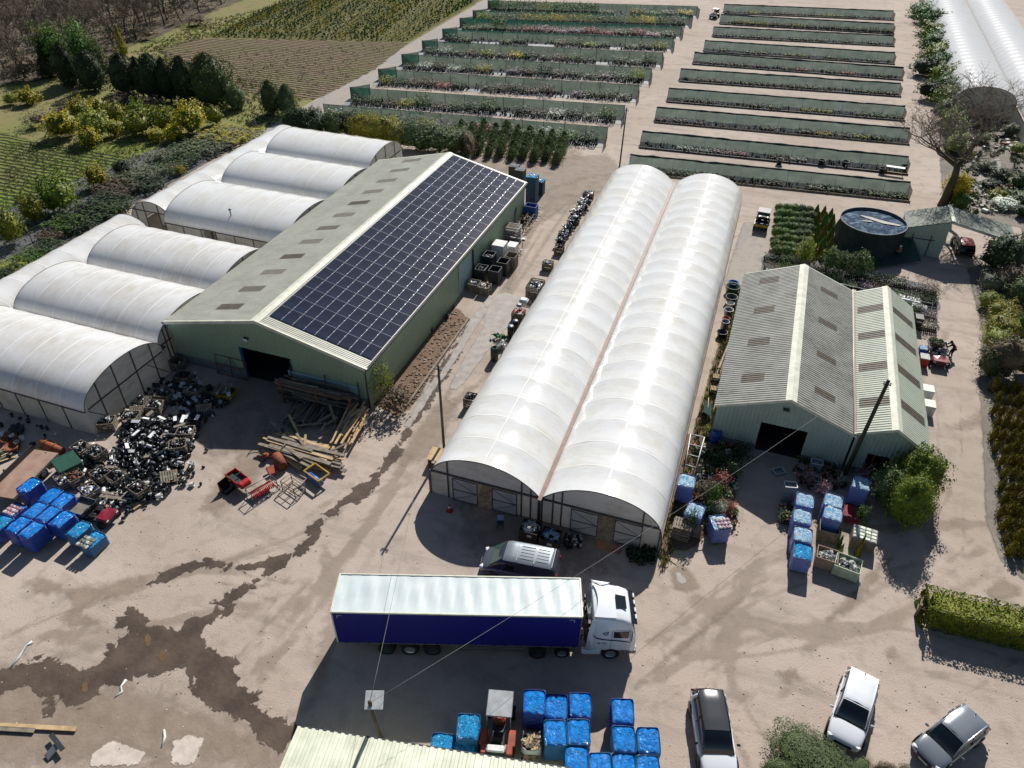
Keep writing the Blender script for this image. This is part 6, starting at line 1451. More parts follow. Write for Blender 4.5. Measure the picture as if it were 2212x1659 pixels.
for sy in (-1,1):
    m=MB(); 
    for z in (.55,.85): m.box((8.6,sy*1.2,z),(3.8,.04,.07),'grey_metal')
    for x in (6.75,10.45): m.box((x,sy*1.2,.75),(.06,.05,.5),'grey_metal')
    m.build('side_guard',lo)
    for x in (2.7,4.02,5.3): wheel(lo,x,sy*1.1,.5,.36,'steel_dark' if x!=4.02 else 'rim'); 
    wheel(lo,11.27,sy*1.1,.5,.5,'steel_dark'); wheel(lo,12.67,sy*1.1,.42,.3,'rim'); wheel(lo,15.42,sy*1.1,.5,.32,'rim')
    for x in (2.7,4.02,5.3):
        m=MB(); n=10; vs=[]
        for i in range(n+1): a=PI*.08+PI*.84*i/n; vs+= [Vector((x+.58*math.cos(a),sy*.92,.5+.58*math.sin(a))),Vector((x+.58*math.cos(a),sy*1.27,.5+.58*math.sin(a)))]
        m.add(vs,[(2*i,2*i+1,2*i+3,2*i+2) for i in range(n)],'black_plastic',True); m.build('mudguard',lo)
# cab
def cabring(x,w,zb,zt,r=.18):
    half=[(0,zb),(w*.97,zb),(w,zb+.1),(w,(zb+zt)/2),(w*.985,zt-r*1.6),(w*.93,zt-r*.5),(w*.8,zt-.02),(w*.4,zt+.03),(0,zt+.04)]
    return [Vector((x,-y,z)) for y,z in half]+[Vector((x,y,z)) for y,z in half[-2:0:-1]]
m=MB(); m.loft([cabring(14.25,1.15,.95,3.72),cabring(14.32,1.22,.85,3.78),cabring(15.0,1.24,.8,3.74),cabring(15.8,1.24,.8,3.60),cabring(16.25,1.22,.8,3.38),cabring(16.48,1.20,.7,3.0),cabring(16.72,1.18,.6,1.9),cabring(16.75,1.16,.45,1.0)],'cab_white'); m.build('cab',lo)
m=MB(); # side fairings behind the cab and roof deflector
for sy in (-1,1):
    m.add([Vector((14.35,sy*1.235,3.7)),Vector((14.35,sy*1.235,.75)),Vector((13.95,sy*1.24,.75)),Vector((14.02,sy*1.24,2.4)),Vector((14.16,sy*1.2,3.6))],[(0,1,2,3,4),(4,3,2,1,0)],'cab_white')
    m.bbox((14.3,sy*1.12,.62),(1.1,.3,.42),'cab_white',.08)
m.build('side_fairing',lo)
m=MB(); vs=[]
for i in range(9):
    y=-1.15+2.3*i/8; c=1-(y/1.15)**2; vs+=[Vector((14.25+.28*c,y,3.88+.07*c)),Vector((15.05,y*.96,3.74+.07*c)),Vector((15.5,y*.92,3.66+.06*c))]
m.add(vs,[(3*i+j,3*i+j+1,3*i+j+4,3*i+j+3) for i in range(8) for j in (0,1)],'cab_white',True)
m.add([Vector((14.2,1.2,3.98)),Vector((15.3,1.2,3.74)),Vector((15.0,1.02,3.82)),Vector((14.75,.9,3.86))],[(0,1,2,3),(3,2,1,0)],'grey_metal')
m.build('roof_deflector',lo)
m=MB(); m.add([Vector((15.52,-.42,3.735)),Vector((16.12,-.42,3.56)),Vector((16.12,.42,3.56)),Vector((15.52,.42,3.735))],[(0,1,2,3)],'car_glass'); h_=m.build('roof_hatch',lo); h_.location.z=.03
m=MB(); m.add([Vector((16.50,-1.05,3.02)),Vector((16.74,-1.08,1.95)),Vector((16.74,1.08,1.95)),Vector((16.50,1.05,3.02))],[(0,1,2,3),(3,2,1,0)],'car_glass'); m.build('windscreen',lo)
m=MB(); m.bbox((16.52,0,3.22),(.34,2.2,.07),'black_gloss',.03,M=Matrix.Rotation(.35,3,'Y')); 
for k in (-.7,-.25,.25,.7): m.bbox((16.62,k,3.3),(.1,.3,.09),'lamp_glass',.03)
m.build('sun_visor',lo)
for sy in (-1,1):
    m=MB(); m.box((15.85,sy*1.245,2.35),(.82,.02,.56),'black_gloss'); m.build('side_window',lo)
    d=MB(); 
    for q in [((15.35,1.0),(15.35,2.75)),((15.35,2.75),(16.35,2.75)),((16.35,2.75),(16.42,1.2))]: d.tube([(q[0][0],sy*1.25,q[0][1]),(q[1][0],sy*1.25,q[1][1])],.009,'cab_seam_dark',3)
    d.build('door_seam',lo)
    m=MB(); m.bbox((16.45,sy*1.42,2.35),(.12,.2,.62),'cab_white',.05); m.bbox((16.4,sy*1.42,2.35),(.02,.15,.5),'car_glass',.01); m.tube([(16.4,sy*1.25,2.75),(16.45,sy*1.42,2.66)],.02,'black_plastic'); m.build('mirror',lo)
    # livery: swoosh, ring emblem with an arrow, two short lines of lettering
    m=MB(); Lp=[(14.28,2.55,.03),(14.33,2.25,.08),(14.5,2.02,.10),(14.85,1.90,.10),(15.3,1.85,.10),(15.8,1.80,.10),(16.2,1.72,.08),(16.45,1.62,.03)]
    vs=[]
    for x,z,w in Lp: vs+=[Vector((x,sy*1.252,z-w/2)),Vector((x,sy*1.252,z+w/2))]
    f=[(2*i,2*i+2,2*i+3,2*i+1) for i in range(len(Lp)-1)]; m.add(vs,f+[q[::-1] for q in f],'curtain_blue'); m.build('livery_stripe',lo)
    m=MB(); m.tube([(15.0+.13*math.cos(a),sy*1.255,2.45+.13*math.sin(a)) for a in [k*2*PI/16 for k in range(17)]],.014,'curtain_blue',4); m.box((15.0,sy*1.255,2.45),(.24,.012,.03),'curtain_blue'); m.tube([(14.78,sy*1.255,2.45),(14.87,sy*1.255,2.48)],.012,'curtain_blue',4); m.tube([(15.09,sy*1.255,2.54),(15.16,sy*1.255,2.62)],.014,'curtain_blue',4); m.build('emblem',lo)
    m=MB(); rd=random.Random(2)
    for r,z in ((0,1.58),(1,1.46)):
        for k in range(8):
            if k==3: continue
            xx=14.62+k*.066; m.box((xx-.018,sy*1.252,z),(.01,.01,.07),'curtain_blue'); m.box((xx,sy*1.252,z+.03*(1 if (k+r)%2 else -1)),(.034,.01,.012),'curtain_blue')
            if k%2: m.box((xx+.014,sy*1.252,z),(.01,.01,.07),'curtain_blue')
    m.build('lettering',lo)
m=MB(); m.box((16.76,0,1.3),(.03,1.6,.8),'black_plastic'); m.build('grille',lo)
m=MB(); m.bbox((16.6,-1.0,.62),(.5,.4,.3),'grey_metal',.04); m.bbox((16.6,1.0,.62),(.5,.4,.3),'grey_metal',.04); m.build('step',lo)
for sy in (-1,1): m=MB(); m.bbox((16.78,sy*.95,.95),(.06,.36,.16),'lamp_glass',.02); m.build('headlight',lo)
m=MB()
for k in range(5): m.bbox((13.95,.95-.42*k,2.6),(.14,.3,.5),'steel_dark',.03)
m.bbox((14.0,0,1.5),(.3,1.8,.8),'steel_dark',.05); m.bbox((13.9,-.9,1.25),(.3,.5,.1),'grey_metal',.03); m.build('rear_grille',lo)
# small utility vehicles
def utv(label,p,rz,col,bed='steel_dark',roof=None,L=2.9,W_=1.45,load=None,rear=None):
    o=empty('utility_vehicle',p,rz,label,'utility vehicle')
    m=MB(); m.bbox((L*.36,0,.62),(L*.3,W_*.82,.30),col,.1); m.bbox((L*.47,0,.5),(L*.1,W_*.7,.25),'black_plastic',.05); m.add([Vector((L*.24,-W_*.36,.76)),Vector((L*.46,-W_*.26,.72)),Vector((L*.46,W_*.26,.72)),Vector((L*.24,W_*.36,.76)),Vector((L*.22,0,.86))],[(0,1,4),(1,2,4),(2,3,4)],col); m.build('bonnet',o)
    m=MB(); m.box((0,0,.38),(L*.86,W_*.7,.14),'steel_dark'); m.build('chassis',o)
    for sy in (-1,1):
        m=MB(); m.bbox((L*.04,sy*W_*.22,.62),(.45,.44,.12),'black_plastic' if not load else 'white_plastic',.05); m.bbox((-L*.045,sy*W_*.22,.85),(.12,.44,.45),'black_plastic' if sy<0 or not load else 'grey_metal',.05); m.build('seat',o)
        for x in (-.30,.34): wheel(o,x*L,sy*W_*.44,.29,.24,'black_plastic')
        m=MB(); m.bbox((L*.5,sy*W_*.3,.66),(.08,.2,.12),'lamp_glass',.03); m.build('headlight',o)
    m=MB(); m.tube([(L*.2,-.3,.72),(L*.13,-.3,.95)],.02,'black_plastic'); m.tube([(L*.12+.02*math.cos(0),-.3+.16*math.cos(a),.97+.14*math.sin(a)) for a in [k*PI/5 for k in range(11)]],.018,'black_plastic',4); m.build('steering_wheel',o)
    m=MB(); bx=-L*.30; bl=L*.42
    m.box((bx,0,.62),(bl,W_*.95,.05),'wood_grey' if not rear else 'steel_dark')
    for k in range(9): m.box((bx-bl/2+.1+k*bl/9,0,.655),(.03,W_*.9,.02),'grey_metal')
    for sy in (-1,1): m.box((bx,sy*W_*.475,.78),(bl,.04,.3),bed)
    for sx in (-1,1): m.box((bx+sx*bl/2,0,.78),(.04,W_*.95,.3),bed if not(rear and sx<0) else rear)
    m.build('cargo_bed',o)
    if roof:
        m=MB(); m.bbox((L*.06,0,1.9),(L*.42,W_*.95,.07),roof,.03); m.build('roof',o); m=MB()
        for sx in (-.14,.27):
            for sy in (-1,1): m.tube([(L*sx,sy*W_*.42,.6),(L*sx,sy*W_*.42,1.88)],.03,'black_plastic',5)
        m.build('roll_cage',o)
        m=MB(); m.box((L*.27,0,1.35),(.03,W_*.8,.85),'van_screen'); m.build('windscreen',o)
    return o
def hd(a,b): d=P(*b)-P(*a); return math.atan2(d.y,d.x)
utv('red utility vehicle with a ribbed cargo bed, parked beside the blue wrapped pallets',P(215,1136),hd((184,1117),(241,1133)),'crimson_paint','grey_metal',L=3.1)
u2=utv('utility vehicle with dark red bonnet carrying potted plants, beside the narrow shed',P(2021,757),-PI/2+.02,'crimson_paint','white_plastic',load=1,L=3.2,W_=1.6)
m=MB()
for k in range(9): leaves(m,60,.10,('lf_olive','lf_dark','lf_brown')[k%3],'ball',(-1.4+.35*(k%3),-.55+.36*(k//3)*1.0,1.0),(.25,.25,.28),.3,k)
tag(m.build('plants_in_bed',loc=u2.location,rz=u2.rotation_euler.z),'green pot plants loaded in the bed of the dark red utility vehicle','potted plants')
utv('utility vehicle with white roof front and yellow tailgate on the gravel beside the double tunnel',P(1637,478),PI/2-.05,'black_plastic','black_plastic','roof_grey_gloss',L=3.3,W_=1.55,rear='yellow_paint')
utv('small white-roofed utility vehicle far up the gravel road',P(1527,30),PI/2-1.0+.7,'black_plastic','white_plastic','white_plastic',L=3.0)
def tractor(label,p,rz,col,roof,scale=1.0,back=None):
    o=empty('tractor',p,rz,label,'tractor'); 
    m=MB(); m.bbox((.85,0,.85),(1.2,.55,.5),col,.12); m.build('bonnet',o)
    m=MB(); m.bbox((-.2,0,.6),(1.2,.6,.3),'steel_dark',.05); m.build('chassis',o)
    for sy in (-1,1):
        wheel(o,-.45,sy*.62,.52,.32,'orange_paint' if 'orange' in label else 'rim',z=.52); wheel(o,1.1,sy*.55,.32,.22,'rim')
        m=MB(); m.bbox((-.5,sy*.62,1.12),(.75,.34,.07),col,.03); m.build('mudguard',o)
    m=MB(); m.bbox((-.4,0,.98),(.42,.45,.12),'black_plastic',.04); m.bbox((-.62,0,1.2),(.1,.45,.4),'black_plastic',.04); m.build('seat',o)
    m=MB(); m.tube([(.3,0,1.0),(.1,0,1.3)],.025,'black_plastic'); m.tube([(.08,.18*math.cos(a),1.32+.14*math.sin(a)) for a in [k*PI/5 for k in range(11)]],.02,'black_plastic',4); m.build('steering_wheel',o)
    m=MB(); m.bbox((roof[1],0,2.05),(roof[2],1.15,.07),roof[0],.03); m.build('canopy',o); m=MB()
    for sx in (-1,1):
        for sy in (-1,1): m.tube([(roof[1]+sx*roof[2]*.46,sy*.52,.7),(roof[1]+sx*roof[2]*.46,sy*.52,2.04)],.03,'black_plastic' if roof[0]!='grey_metal' else 'grey_metal',5)
    m.build('canopy_frame',o)
    if back:
        m=MB(); m.box((-1.35,0,1.1),(.1,.9,1.3),'steel_dark'); m.box((-1.35,.3,1.2),(.14,.08,1.6),'black_plastic'); m.box((-1.35,-.3,1.2),(.14,.08,1.6),'black_plastic'); m.bbox((-1.4,0,1.95),(.3,.75,.12),'white_plastic',.04)
        for sy in (-.25,.25): m.box((-1.9,sy,.12),(1.0,.1,.05),'steel_dark')
        m.build('fork_mast',o); m=MB(); m.bbox((-1.05,.55,1.15),(.45,.28,.12),'orange_paint',.04); m.bbox((-1.05,-.55,1.15),(.45,.28,.12),'orange_paint',.04); m.build('weight_block',o)
    o.scale=(scale,)*3; return o
c1,c2=P(1102,1530,1.8),P(1085,1625,.9)
tractor('small orange tractor with silver canopy and fork mast, among the blue pallets',P(1093,1596),math.radians(105),'orange_paint',('grey_metal',.55,1.25),1.15,back=1)
tractor('small red tractor with a white roof parked in the gap between the polytunnels',P(520,553),-.45,'red_paint',('white_plastic',-.2,1.3),1.0)
# ================================================================ crates, heaps, machinery and small things
def crate_mesh(w,d,h,mat='wood_crate',solid=False):
    key=('cr',w,d,h,mat,solid)
    if key in _proto: return _proto[key]
    m=MB(); m.box((0,0,.1),(w,d,.05),mat)
    for sx in (-1,1):
        for sy in (-1,1): m.box((sx*(w/2-.05),sy*(d/2-.05),h/2),(.09,.09,h),mat)
    n=1 if solid else max(4,int(h/.17))
    for k in range(n):
        z=h*(k+.5)/n+.03; sh=h/n*(.6 if not solid else .95)
        for s in (-1,1): m.box((0,s*(d/2),z),(w,.03,sh),mat); m.box((s*(w/2),0,z),(.03,d-.03,sh),mat)
    _proto[key]=m.mesh('slats'); return _proto[key]
def potfill(m,w,d,z,n,seed,mats=('black_plastic','black_plastic','black_plastic','grey_metal','white_plastic'),rr=(.08,.17),flat=False,ox=0,oy=0,dome=.25):
    rd=random.Random(seed)
    for k in range(n):
        x,y=rd.uniform(-.5,.5)*w,rd.uniform(-.5,.5)*d; r=rd.uniform(*rr); L=r*rd.uniform(1.6,3.4)
        e=Matrix.Rotation(rd.uniform(0,6.3),3,'Z')@Matrix.Rotation(rd.choice([0,.2,1.2,1.57,1.4]),3,'X')
        zz=z+dome*(1-(2*x/w)**2)*(1-(2*y/d)**2)*rd.random()+r*.4
        m.lathe([(r*.72,-L/2),(r,L/2),(r*.93,L/2),(r*.66,-L/2+.02),(0,-L/2+.02)],rd.choice(mats),(ox+x,oy+y,zz),9,e)
def crate(u,v,label,w=1.2,d=1.0,h=.85,rz=0,fill=('black_plastic','black_plastic','black_plastic','black_plastic','black_plastic','steel_dark','black_plastic','white_plastic'),n=34,mat='wood_crate',group='slatted crates of plant pots',rr=(.07,.15),seed=None,z=0,solid=False,cat='crate'):
    p=P(u,v); o=empty('pot_crate',(p.x,p.y,z),rz,label,cat,group); obj('crate_slats',crate_mesh(w,d,h,mat,solid),o)
    if n: m=MB(); potfill(m,w*.86,d*.86,h*.72,n,seed if seed is not None else int(u+v),fill,rr); ob=m.build('pots_inside',o); tag(ob,kind='stuff')
    return o
DK=('black_plastic',)*5+('grey_metal',)
GC='crates of empty plant pots in the heap by the nearest tunnel'
for i,(u,v,lb,kw) in enumerate([
 (238,942,'crate of black pots at the very left end of the heap against the tunnel corner',dict(rz=.5)),(185,1000,'crate of large black tubs behind the green box',dict(rz=-.15)),(218,1008,'crate with a tall black tub, right of the crate behind the green box',dict(rz=-.15)),
 (290,930,'crate spilling pots below the film end wall of the nearest tunnel',dict(rz=.35)),(340,905,'shallow crate of small pots in the middle of the heap',dict(rz=.3)),(360,880,'crate of grey pots beside the timber pallets, middle of the heap',dict(rz=.25)),
 (400,840,'crate in the barn shade furthest from the camera in the heap',dict(rz=.1)),(425,868,'crate of dark pots in the barn shade, right one',dict(rz=.1)),(385,810,'empty-looking crate near the foot of the tunnel, in shade',dict(rz=.1,n=10)),
 (228,1055,'crate of pots with a red one, in front of the green box',dict(rz=-.2)),(262,1060,'open-topped dark crate nearly empty, centre front of the heap',dict(rz=-.2,n=12)),(310,1085,'front crate with a big terracotta pot in its middle',dict(rz=-.25,fill=DK+('terracotta',))),
 (205,1090,'crate of blue and white pots beside the red utility vehicle',dict(rz=-.35,fill=('blue_paint','white_plastic','grey_metal','white_plastic','black_plastic'))),(150,1068,'old grey wooden bin of scrap wood beside the blue pallets',dict(rz=-.4,mat='wood_grey',fill=('wood_grey','white_plastic','steel_dark'))),(172,1062,'second grey wooden bin of scrap beside the first',dict(rz=-.4,mat='wood_grey',fill=('wood_grey','rust','steel_dark'))),
 (408,960,'crate at the right rim of the pot heap, nearest the open yard',dict(rz=.35)),(392,990,'tilted crate at the right rim of the pot heap below the first',dict(rz=.6,n=20))]):
    crate(u,v,lb,group=GC,seed=i,**kw)
# the heap itself
m=MB(); rd=random.Random(11); A,B,C_,D=P(235,1075),P(405,1020),P(440,925),P(275,925)
for k in range(900):
    s,t=rd.random(),rd.random(); p=A.lerp(B,s).lerp(D.lerp(C_,s),t); r=rd.uniform(.07,.19); L=r*rd.uniform(1.6,3.6)
    hgt=.75*max(0,math.sin(PI*s))**.5*max(0,math.sin(PI*t))**.5
    e=Matrix.Rotation(rd.uniform(0,6.3),3,'Z')@Matrix.Rotation(rd.choice([.1,1.2,1.5,1.57,1.7]),3,'X')
    m.lathe([(r*.74,-L/2),(r,L/2),(r*.93,L/2),(r*.68,-L/2+.02),(0,-L/2+.02)],rd.choice(('black_plastic',)*14+('grey_metal','white_plastic','steel_dark','blue_paint' if k%9==0 else 'black_plastic','terracotta' if k%11==0 else 'black_plastic')),(p.x,p.y,.08+hgt*rd.random()),9,e)
for k in range(26):
    s,t=rd.random(),rd.random(); p=A.lerp(B,s).lerp(D.lerp(C_,s),t); e=Matrix.Rotation(rd.uniform(0,6.3),3,'Z')@Matrix.Rotation(rd.uniform(-.4,.4),3,'X'); m.box((p.x,p.y,.8),(rd.uniform(.3,.9),.25,.02),rd.choice(['white_plastic','wood_grey','black_plastic','lamp_glass']),M=e)
tag(m.build('pot_heap'),'heap of discarded black plant pots, film and trays beside the nearest tunnel','pot heap',None,'stuff')
m=MB(); rd=random.Random(12)
for (u0,v0,u1,v1,n) in [(370,850,455,905,260),(330,1060,400,1040,90),(200,1105,330,1080,260),(180,1015,250,1040,150),(300,900,380,860,180),(0,960,60,1000,30),(60,900,120,950,20)]:
    a,b=P(u0,v0),P(u1,v1)
    for k in range(n): p=a.lerp(b,rd.random())+Vector((rd.gauss(0,.6),rd.gauss(0,.9),0)); r=rd.uniform(.08,.2); m.lathe([(r*.74,-r),(r,r),(r*.93,r),(r*.7,-r+.02),(0,-r+.02)],rd.choice(['black_plastic','black_plastic','black_plastic','steel_dark','white_plastic']),(p.x,p.y,r*rd.uniform(.7,1.8)),8,Matrix.Rotation(rd.uniform(0,6.3),3,'Z')@Matrix.Rotation(rd.choice([0,1.3,1.57]),3,'X'))
tag(m.build('loose_pots'),'loose pots scattered round the rim of the pot heap','plant pots',None,'stuff')
def pallet(parent_or_none,x,y,z,rz,label,group=None,mat='wood_crate',tilt=None,w=1.2,d=1.0,name='wooden_pallet'):
    key=('pal',mat,w,d)
    if key not in _proto:
        m=MB()
        for k in range(7): m.box((-w/2+w*(k+.5)/7,0,.13),(w/7*.68,d,.022),mat)
        for k in (-1,0,1): m.box((0,k*d*.44,.075),(w,.09,.085),mat)
        for k in (-1,0,1): m.box((k*w*.44,0,.015),(.1,d,.022),mat)
        _proto[key]=m.mesh('pallet')
    o=obj(name,_proto[key],parent_or_none,(x,y,z),rz)
    if tilt: o.rotation_euler=(tilt[0],tilt[1],rz)
    if label: tag(o,label,'pallet',group)
    return o
for i,(u,v,rz,tl,lb) in enumerate([(330,890,.5,(.5,0),'pallet leaning on the pot heap below the tunnel wall, upper one'),(300,912,.5,(.35,0),'pallet leaning on the pot heap below the tunnel wall, lower one'),(235,1105,-.35,None,'new wooden pallet lying beside the crate of blue pots'),(300,1103,-.3,None,'new wooden pallet lying at the right end of the timber baulks'),(372,1052,.8,(.3,.2),'pallet tipped on edge at the right front of the pot heap'),(445,905,.5,(.9,0),'pallet standing on edge at the shaded right side of the heap')]):
    p=P(u,v); pallet(None,p.x,p.y,.02 if tl is None else .3,rz,lb,'loose wooden pallets by the pot heap','wood_crate' if tl else 'wood_new',tl)
def board(m,a,b,z0,z1,w,t,mat):
    a=Vector((a.x,a.y,z0)); b=Vector((b.x,b.y,z1)); d=b-a; L=d.length; X=d.normalized(); Y=Vector((0,0,1)).cross(X).normalized(); Z=X.cross(Y); m.box((a+b)/2,(L,w,t),mat,M=Matrix((X,Y,Z)).transposed())
for (ua,va,ub,vb,lb) in [((230),1088,280,1094,'upper thick weathered timber baulk beside the red utility vehicle'),(225,1096,285,1104,'lower thick timber baulk beside the red utility vehicle')]:
    m=MB(); board(m,P(ua,va),P(ub,vb),.25,.25,.28,.28,'wood_grey'); tag(m.build('timber_baulk'),lb,'timber')
for i,(a,b,lb,mt) in enumerate([((-10,1590),(182,1596),'long pale scaffold board at the lower left corner','wood_new'),((-10,1597),(92,1601),'shorter dark board under the pale one at the lower left corner','wood_grey'),((130,1612),(157,1646),'dark steel angle standing at the lower left corner','steel_dark')]):
    m=MB(); board(m,P(*a),P(*b),.12 if i<2 else .3,.12 if i<2 else .35,.24,.06,mt)
    if i==2: board(m,P(118,1659),P(148,1632),.1,.35,.4,.03,'grey_metal')
    tag(m.build('scaffold_board' if i<2 else 'steel_angle'),lb,'board' if i<2 else 'scrap metal')
# timber: sunlit pile of long boards
def pile(label,quad,n,seed,mats,zmax,wr=(.12,.28),along=0,spread=.12,name='timber_pile'):
    m=MB(); rd=random.Random(seed); A,B,C_,D=[P(*q) for q in quad]
    for k in range(n):
        t=rd.random(); s0=rd.uniform(0,.3); s1=rd.uniform(.7,1.0); a=A.lerp(B,t).lerp(D.lerp(C_,t),s0); b=A.lerp(B,min(1,max(0,t+rd.gauss(0,spread)))).lerp(D.lerp(C_,min(1,max(0,t+rd.gauss(0,spread)))),s1)
        z=rd.random()*zmax*math.sin(PI*min(.97,max(.03,t)))+.04; board(m,a,b,z,z+rd.uniform(-.08,.08)+.04,rd.uniform(*wr),rd.choice([.03,.05,.08]),rd.choice(mats))
    return tag(m.build(name),label,'timber pile')
pile('sunlit pile of long pale boards beside the red and yellow machines',[(560,985),(640,960),(750,1005),(742,1030)][0:1]+[(605,955),(750,1005),(740,1035)],46,1,['wood_new','wood_new','wood_grey','wood_crate'],.75,(.15,.30)) if 0 else None
m=MB(); rd=random.Random(21)
for k in range(64):
    t=k/64; a=P(575+rd.uniform(-15,50)+t*25,992-t*42+rd.uniform(-3,3)); b=P(725+rd.uniform(-70,28),1030-t*58+rd.uniform(-4,5)); z=.1+.75*math.sin(PI*(.2+.7*t))*rd.random(); board(m,a,b,z,z+rd.uniform(-.05,.08),rd.uniform(.13,.32),rd.choice([.04,.06,.1]),rd.choice(['wood_new','wood_new','wood_grey','wood_crate','wood_grey']))
for k in range(14): 
    a=P(rd.uniform(620,740),rd.uniform(930,1000)); ang=rd.uniform(0,3.1); L=rd.uniform(.8,2.2); b=a+Vector((math.cos(ang)*L,math.sin(ang)*L,0)); board(m,a,b,.75,.85+rd.uniform(-.1,.3),.18,.05,rd.choice(['wood_new','wood_grey','net_green','wood_crate']))
tag(m.build('timber_pile'),'sunlit jumbled pile of long pale boards behind the machines','timber pile',None)
m=MB()
for k in range(34):
    u=rd.uniform(752,790); a=P(u-30+rd.uniform(-12,10),965+rd.uniform(-25,22)); b=P(u+10,905+rd.uniform(-12,14)); z=.2+rd.random()*.8; board(m,a,b,z,z+rd.uniform(0,.3),rd.uniform(.10,.2),.06,rd.choice(['wood_new','wood_new','wood_crate']))
tag(m.build('timber_stack'),'steep bundle of pale rails in a rack at the right end of the timber','timber pile',None)
m=MB()
for k in range(70):
    u=rd.uniform(612,760); a=P(u-12+rd.uniform(-6,6),930+rd.uniform(-8,6)); b=P(u+18,888+rd.uniform(-8,8)); z=.1+rd.random()*.45; board(m,a,b,z,z+rd.uniform(-.05,.2),rd.uniform(.06,.14),.05,rd.choice(['wood_grey','wood_grey','wood_crate','steel_dark']))
tag(m.build('timber_stack'),'shaded bundles of dark stakes between the barn rack and the boards','timber pile',None)
# rack on the gable wall
o=empty('timber_rack',(-31.2,37.6,0),0,'rusty rack full of dark timber along the shaded barn gable','timber rack'); m=MB()
for x in (-1.6,1.6,4.6): m.tube([(x,.0,0),(x,0,2.4)],.06,'rust',5); m.tube([(x,1.5,0),(x,1.5,2.6)],.06,'steel_dark',5); 
for z in (.7,1.4): 
    for x in (-1.6,1.6,4.6): m.tube([(x,0,z),(x,1.5,z)],.05,'rust',5)
m.tube([(-1.6,0,2.0),(4.6,0,2.0)],.035,'rust',5); m.build('frame',o); m=MB()
for k in range(80): z=rd.choice([.15,.8,1.5])+rd.random()*.45; x=rd.uniform(-2.6,.4); y=rd.uniform(.1,1.4); board(m,Vector((x,y,0)),Vector((x+rd.uniform(3,5),y+rd.gauss(0,.12),0)),z,z+rd.gauss(0,.05),rd.uniform(.06,.2),.05,rd.choice(['wood_grey','wood_grey','wood_crate','steel_dark','wood_new' if k%9==0 else 'wood_grey']))
tag(m.build('timber',o),kind='stuff'); m=MB(); m.box((1.2,1.7,1.65),(6.4,.05,.8),'door_pale'); m.build('backing_sheet',o)
o=empty('metal_gate',P(470,820),.0,'rusty field gate leaning against the shaded barn wall','gate'); m=MB()
for x in (0,1.5,3.0): m.tube([(x,0,0),(x,.3,1.9)],.035,'rust',5)
for z in (.1,1.0,1.85): m.tube([(0,z*.16,z),(3,z*.16,z)],.03,'rust',5)
m.tube([(0,0,.1),(1.5,.3,1.85),(3,0,.1)],.025,'rust',4); m.build('gate_frame',o)
o=empty('metal_gate',P(590,945),.4,'grey barred gate lying at the left end of the timber','gate'); m=MB()
for k in range(6): m.tube([(-1.2+k*.45,-.7,.45),(-.9+k*.45,.8,.5)],.025,'grey_metal',4)
for y in (-.7,0,.8): m.tube([(-1.2+.1*y,y,.47),(1.1+.1*y,y,.47)],.03,'grey_metal',4)
m.build('bars',o)
# machines in a row
def prop(name,u,v,rz,label,cat,group=None): p=P(u,v); return empty(name,p,rz,label,cat,group)
o=prop('tipping_box',520,1058,-.33,'small red tipping trailer box with a green strap, left of the row of machines','trailer'); m=MB()
for sy in (-1,1): m.box((0,sy*.42,.75),(1.5,.05,.3),'red_paint')
m.box((-.72,0,.72),(.05,.84,.25),'red_paint'); m.box((0,0,.62),(1.5,.84,.04),'steel_dark'); m.bbox((.95,0,.7),(.5,.85,.45),'red_paint',.08); m.build('box',o); m=MB(); m.box((0,0,.92),(.08,.95,.02),'net_green'); m.build('strap',o)
for sy in (-1,1): wheel(o,-.1,sy*.4,.28,.16)
o=prop('loader_bucket',497,1072,-.2,'black loader bucket standing left of the red tipping box','bucket'); m=MB()
pr=[(-.35,.9),(-.35,.1),(-.1,0),(.35,.05)]; vs=[Vector((x,y,z)) for y in (-.4,.4) for x,z in pr]; m.add(vs,[(i,i+1,i+5,i+4) for i in range(3)]+[(4+i,5+i,1+i,i) for i in range(3)],'black_plastic')
for s in (0,4): m.add([vs[s+i] for i in range(4)],[(0,1,2,3),(3,2,1,0)],'steel_dark')
m.build('bucket',o)
o=prop('cage_frame',573,1075,.30-.9+.0,'tubular frame cage holding red springs, centre of the row of machines','machine'); o.rotation_euler.z=1.2; m=MB()
for y in (-.6,.6):
    m.tube([(-1.1,y,.12),(1.1,y,.12)],.04,'grey_metal',5); m.tube([(-1.0,y*.6,.9),(1.0,y*.6,.75)],.04,'silt',5)
for x in (-1.1,0,1.1): m.tube([(x,-.6,.12),(x,.6,.12)],.04,'steel_dark',5)
for x in (-1,1): m.tube([(x,-.36,.1),(x,-.36,.85),(x,.36,.85),(x,.36,.1)],.035,'grey_metal',5)
m.build('frame',o); m=MB()
for k in range(14): x=-.8+.12*k; m.tube([(x,-.4+.05*math.sin(k*2),.3),(x+.1,0,.45),(x,.4,.3)],.05,'red_paint',5)
m.build('springs',o)
o=prop('rusty_plough',610,1015,.9,'rust-brown bucket and plough body behind the red cage','machine'); m=MB(); m.lathe([(.0,-.7),(.38,-.68),(.38,.68),(.0,.7)],'rust',(0,0,.42),14,Matrix.Rotation(PI/2,3,'X')); m.bbox((-.75,-.5,.3),(.7,.8,.18),'orange_paint',.05,M=Matrix.Rotation(.2,3,'X'))
m.tube([(0,.5,.5),(.9,1.1,.9)],.08,'steel_dark',6); m.build('body',o)
o=prop('stillage',640,1068,-.3,'low rusty stillage frame casting a ladder-like shadow','frame'); m=MB()
for sx in (-1,1):
    for sy in (-1,1): m.tube([(sx*.7,sy*.45,0),(sx*.7,sy*.45,.85)],.04,'wood_grey',4)
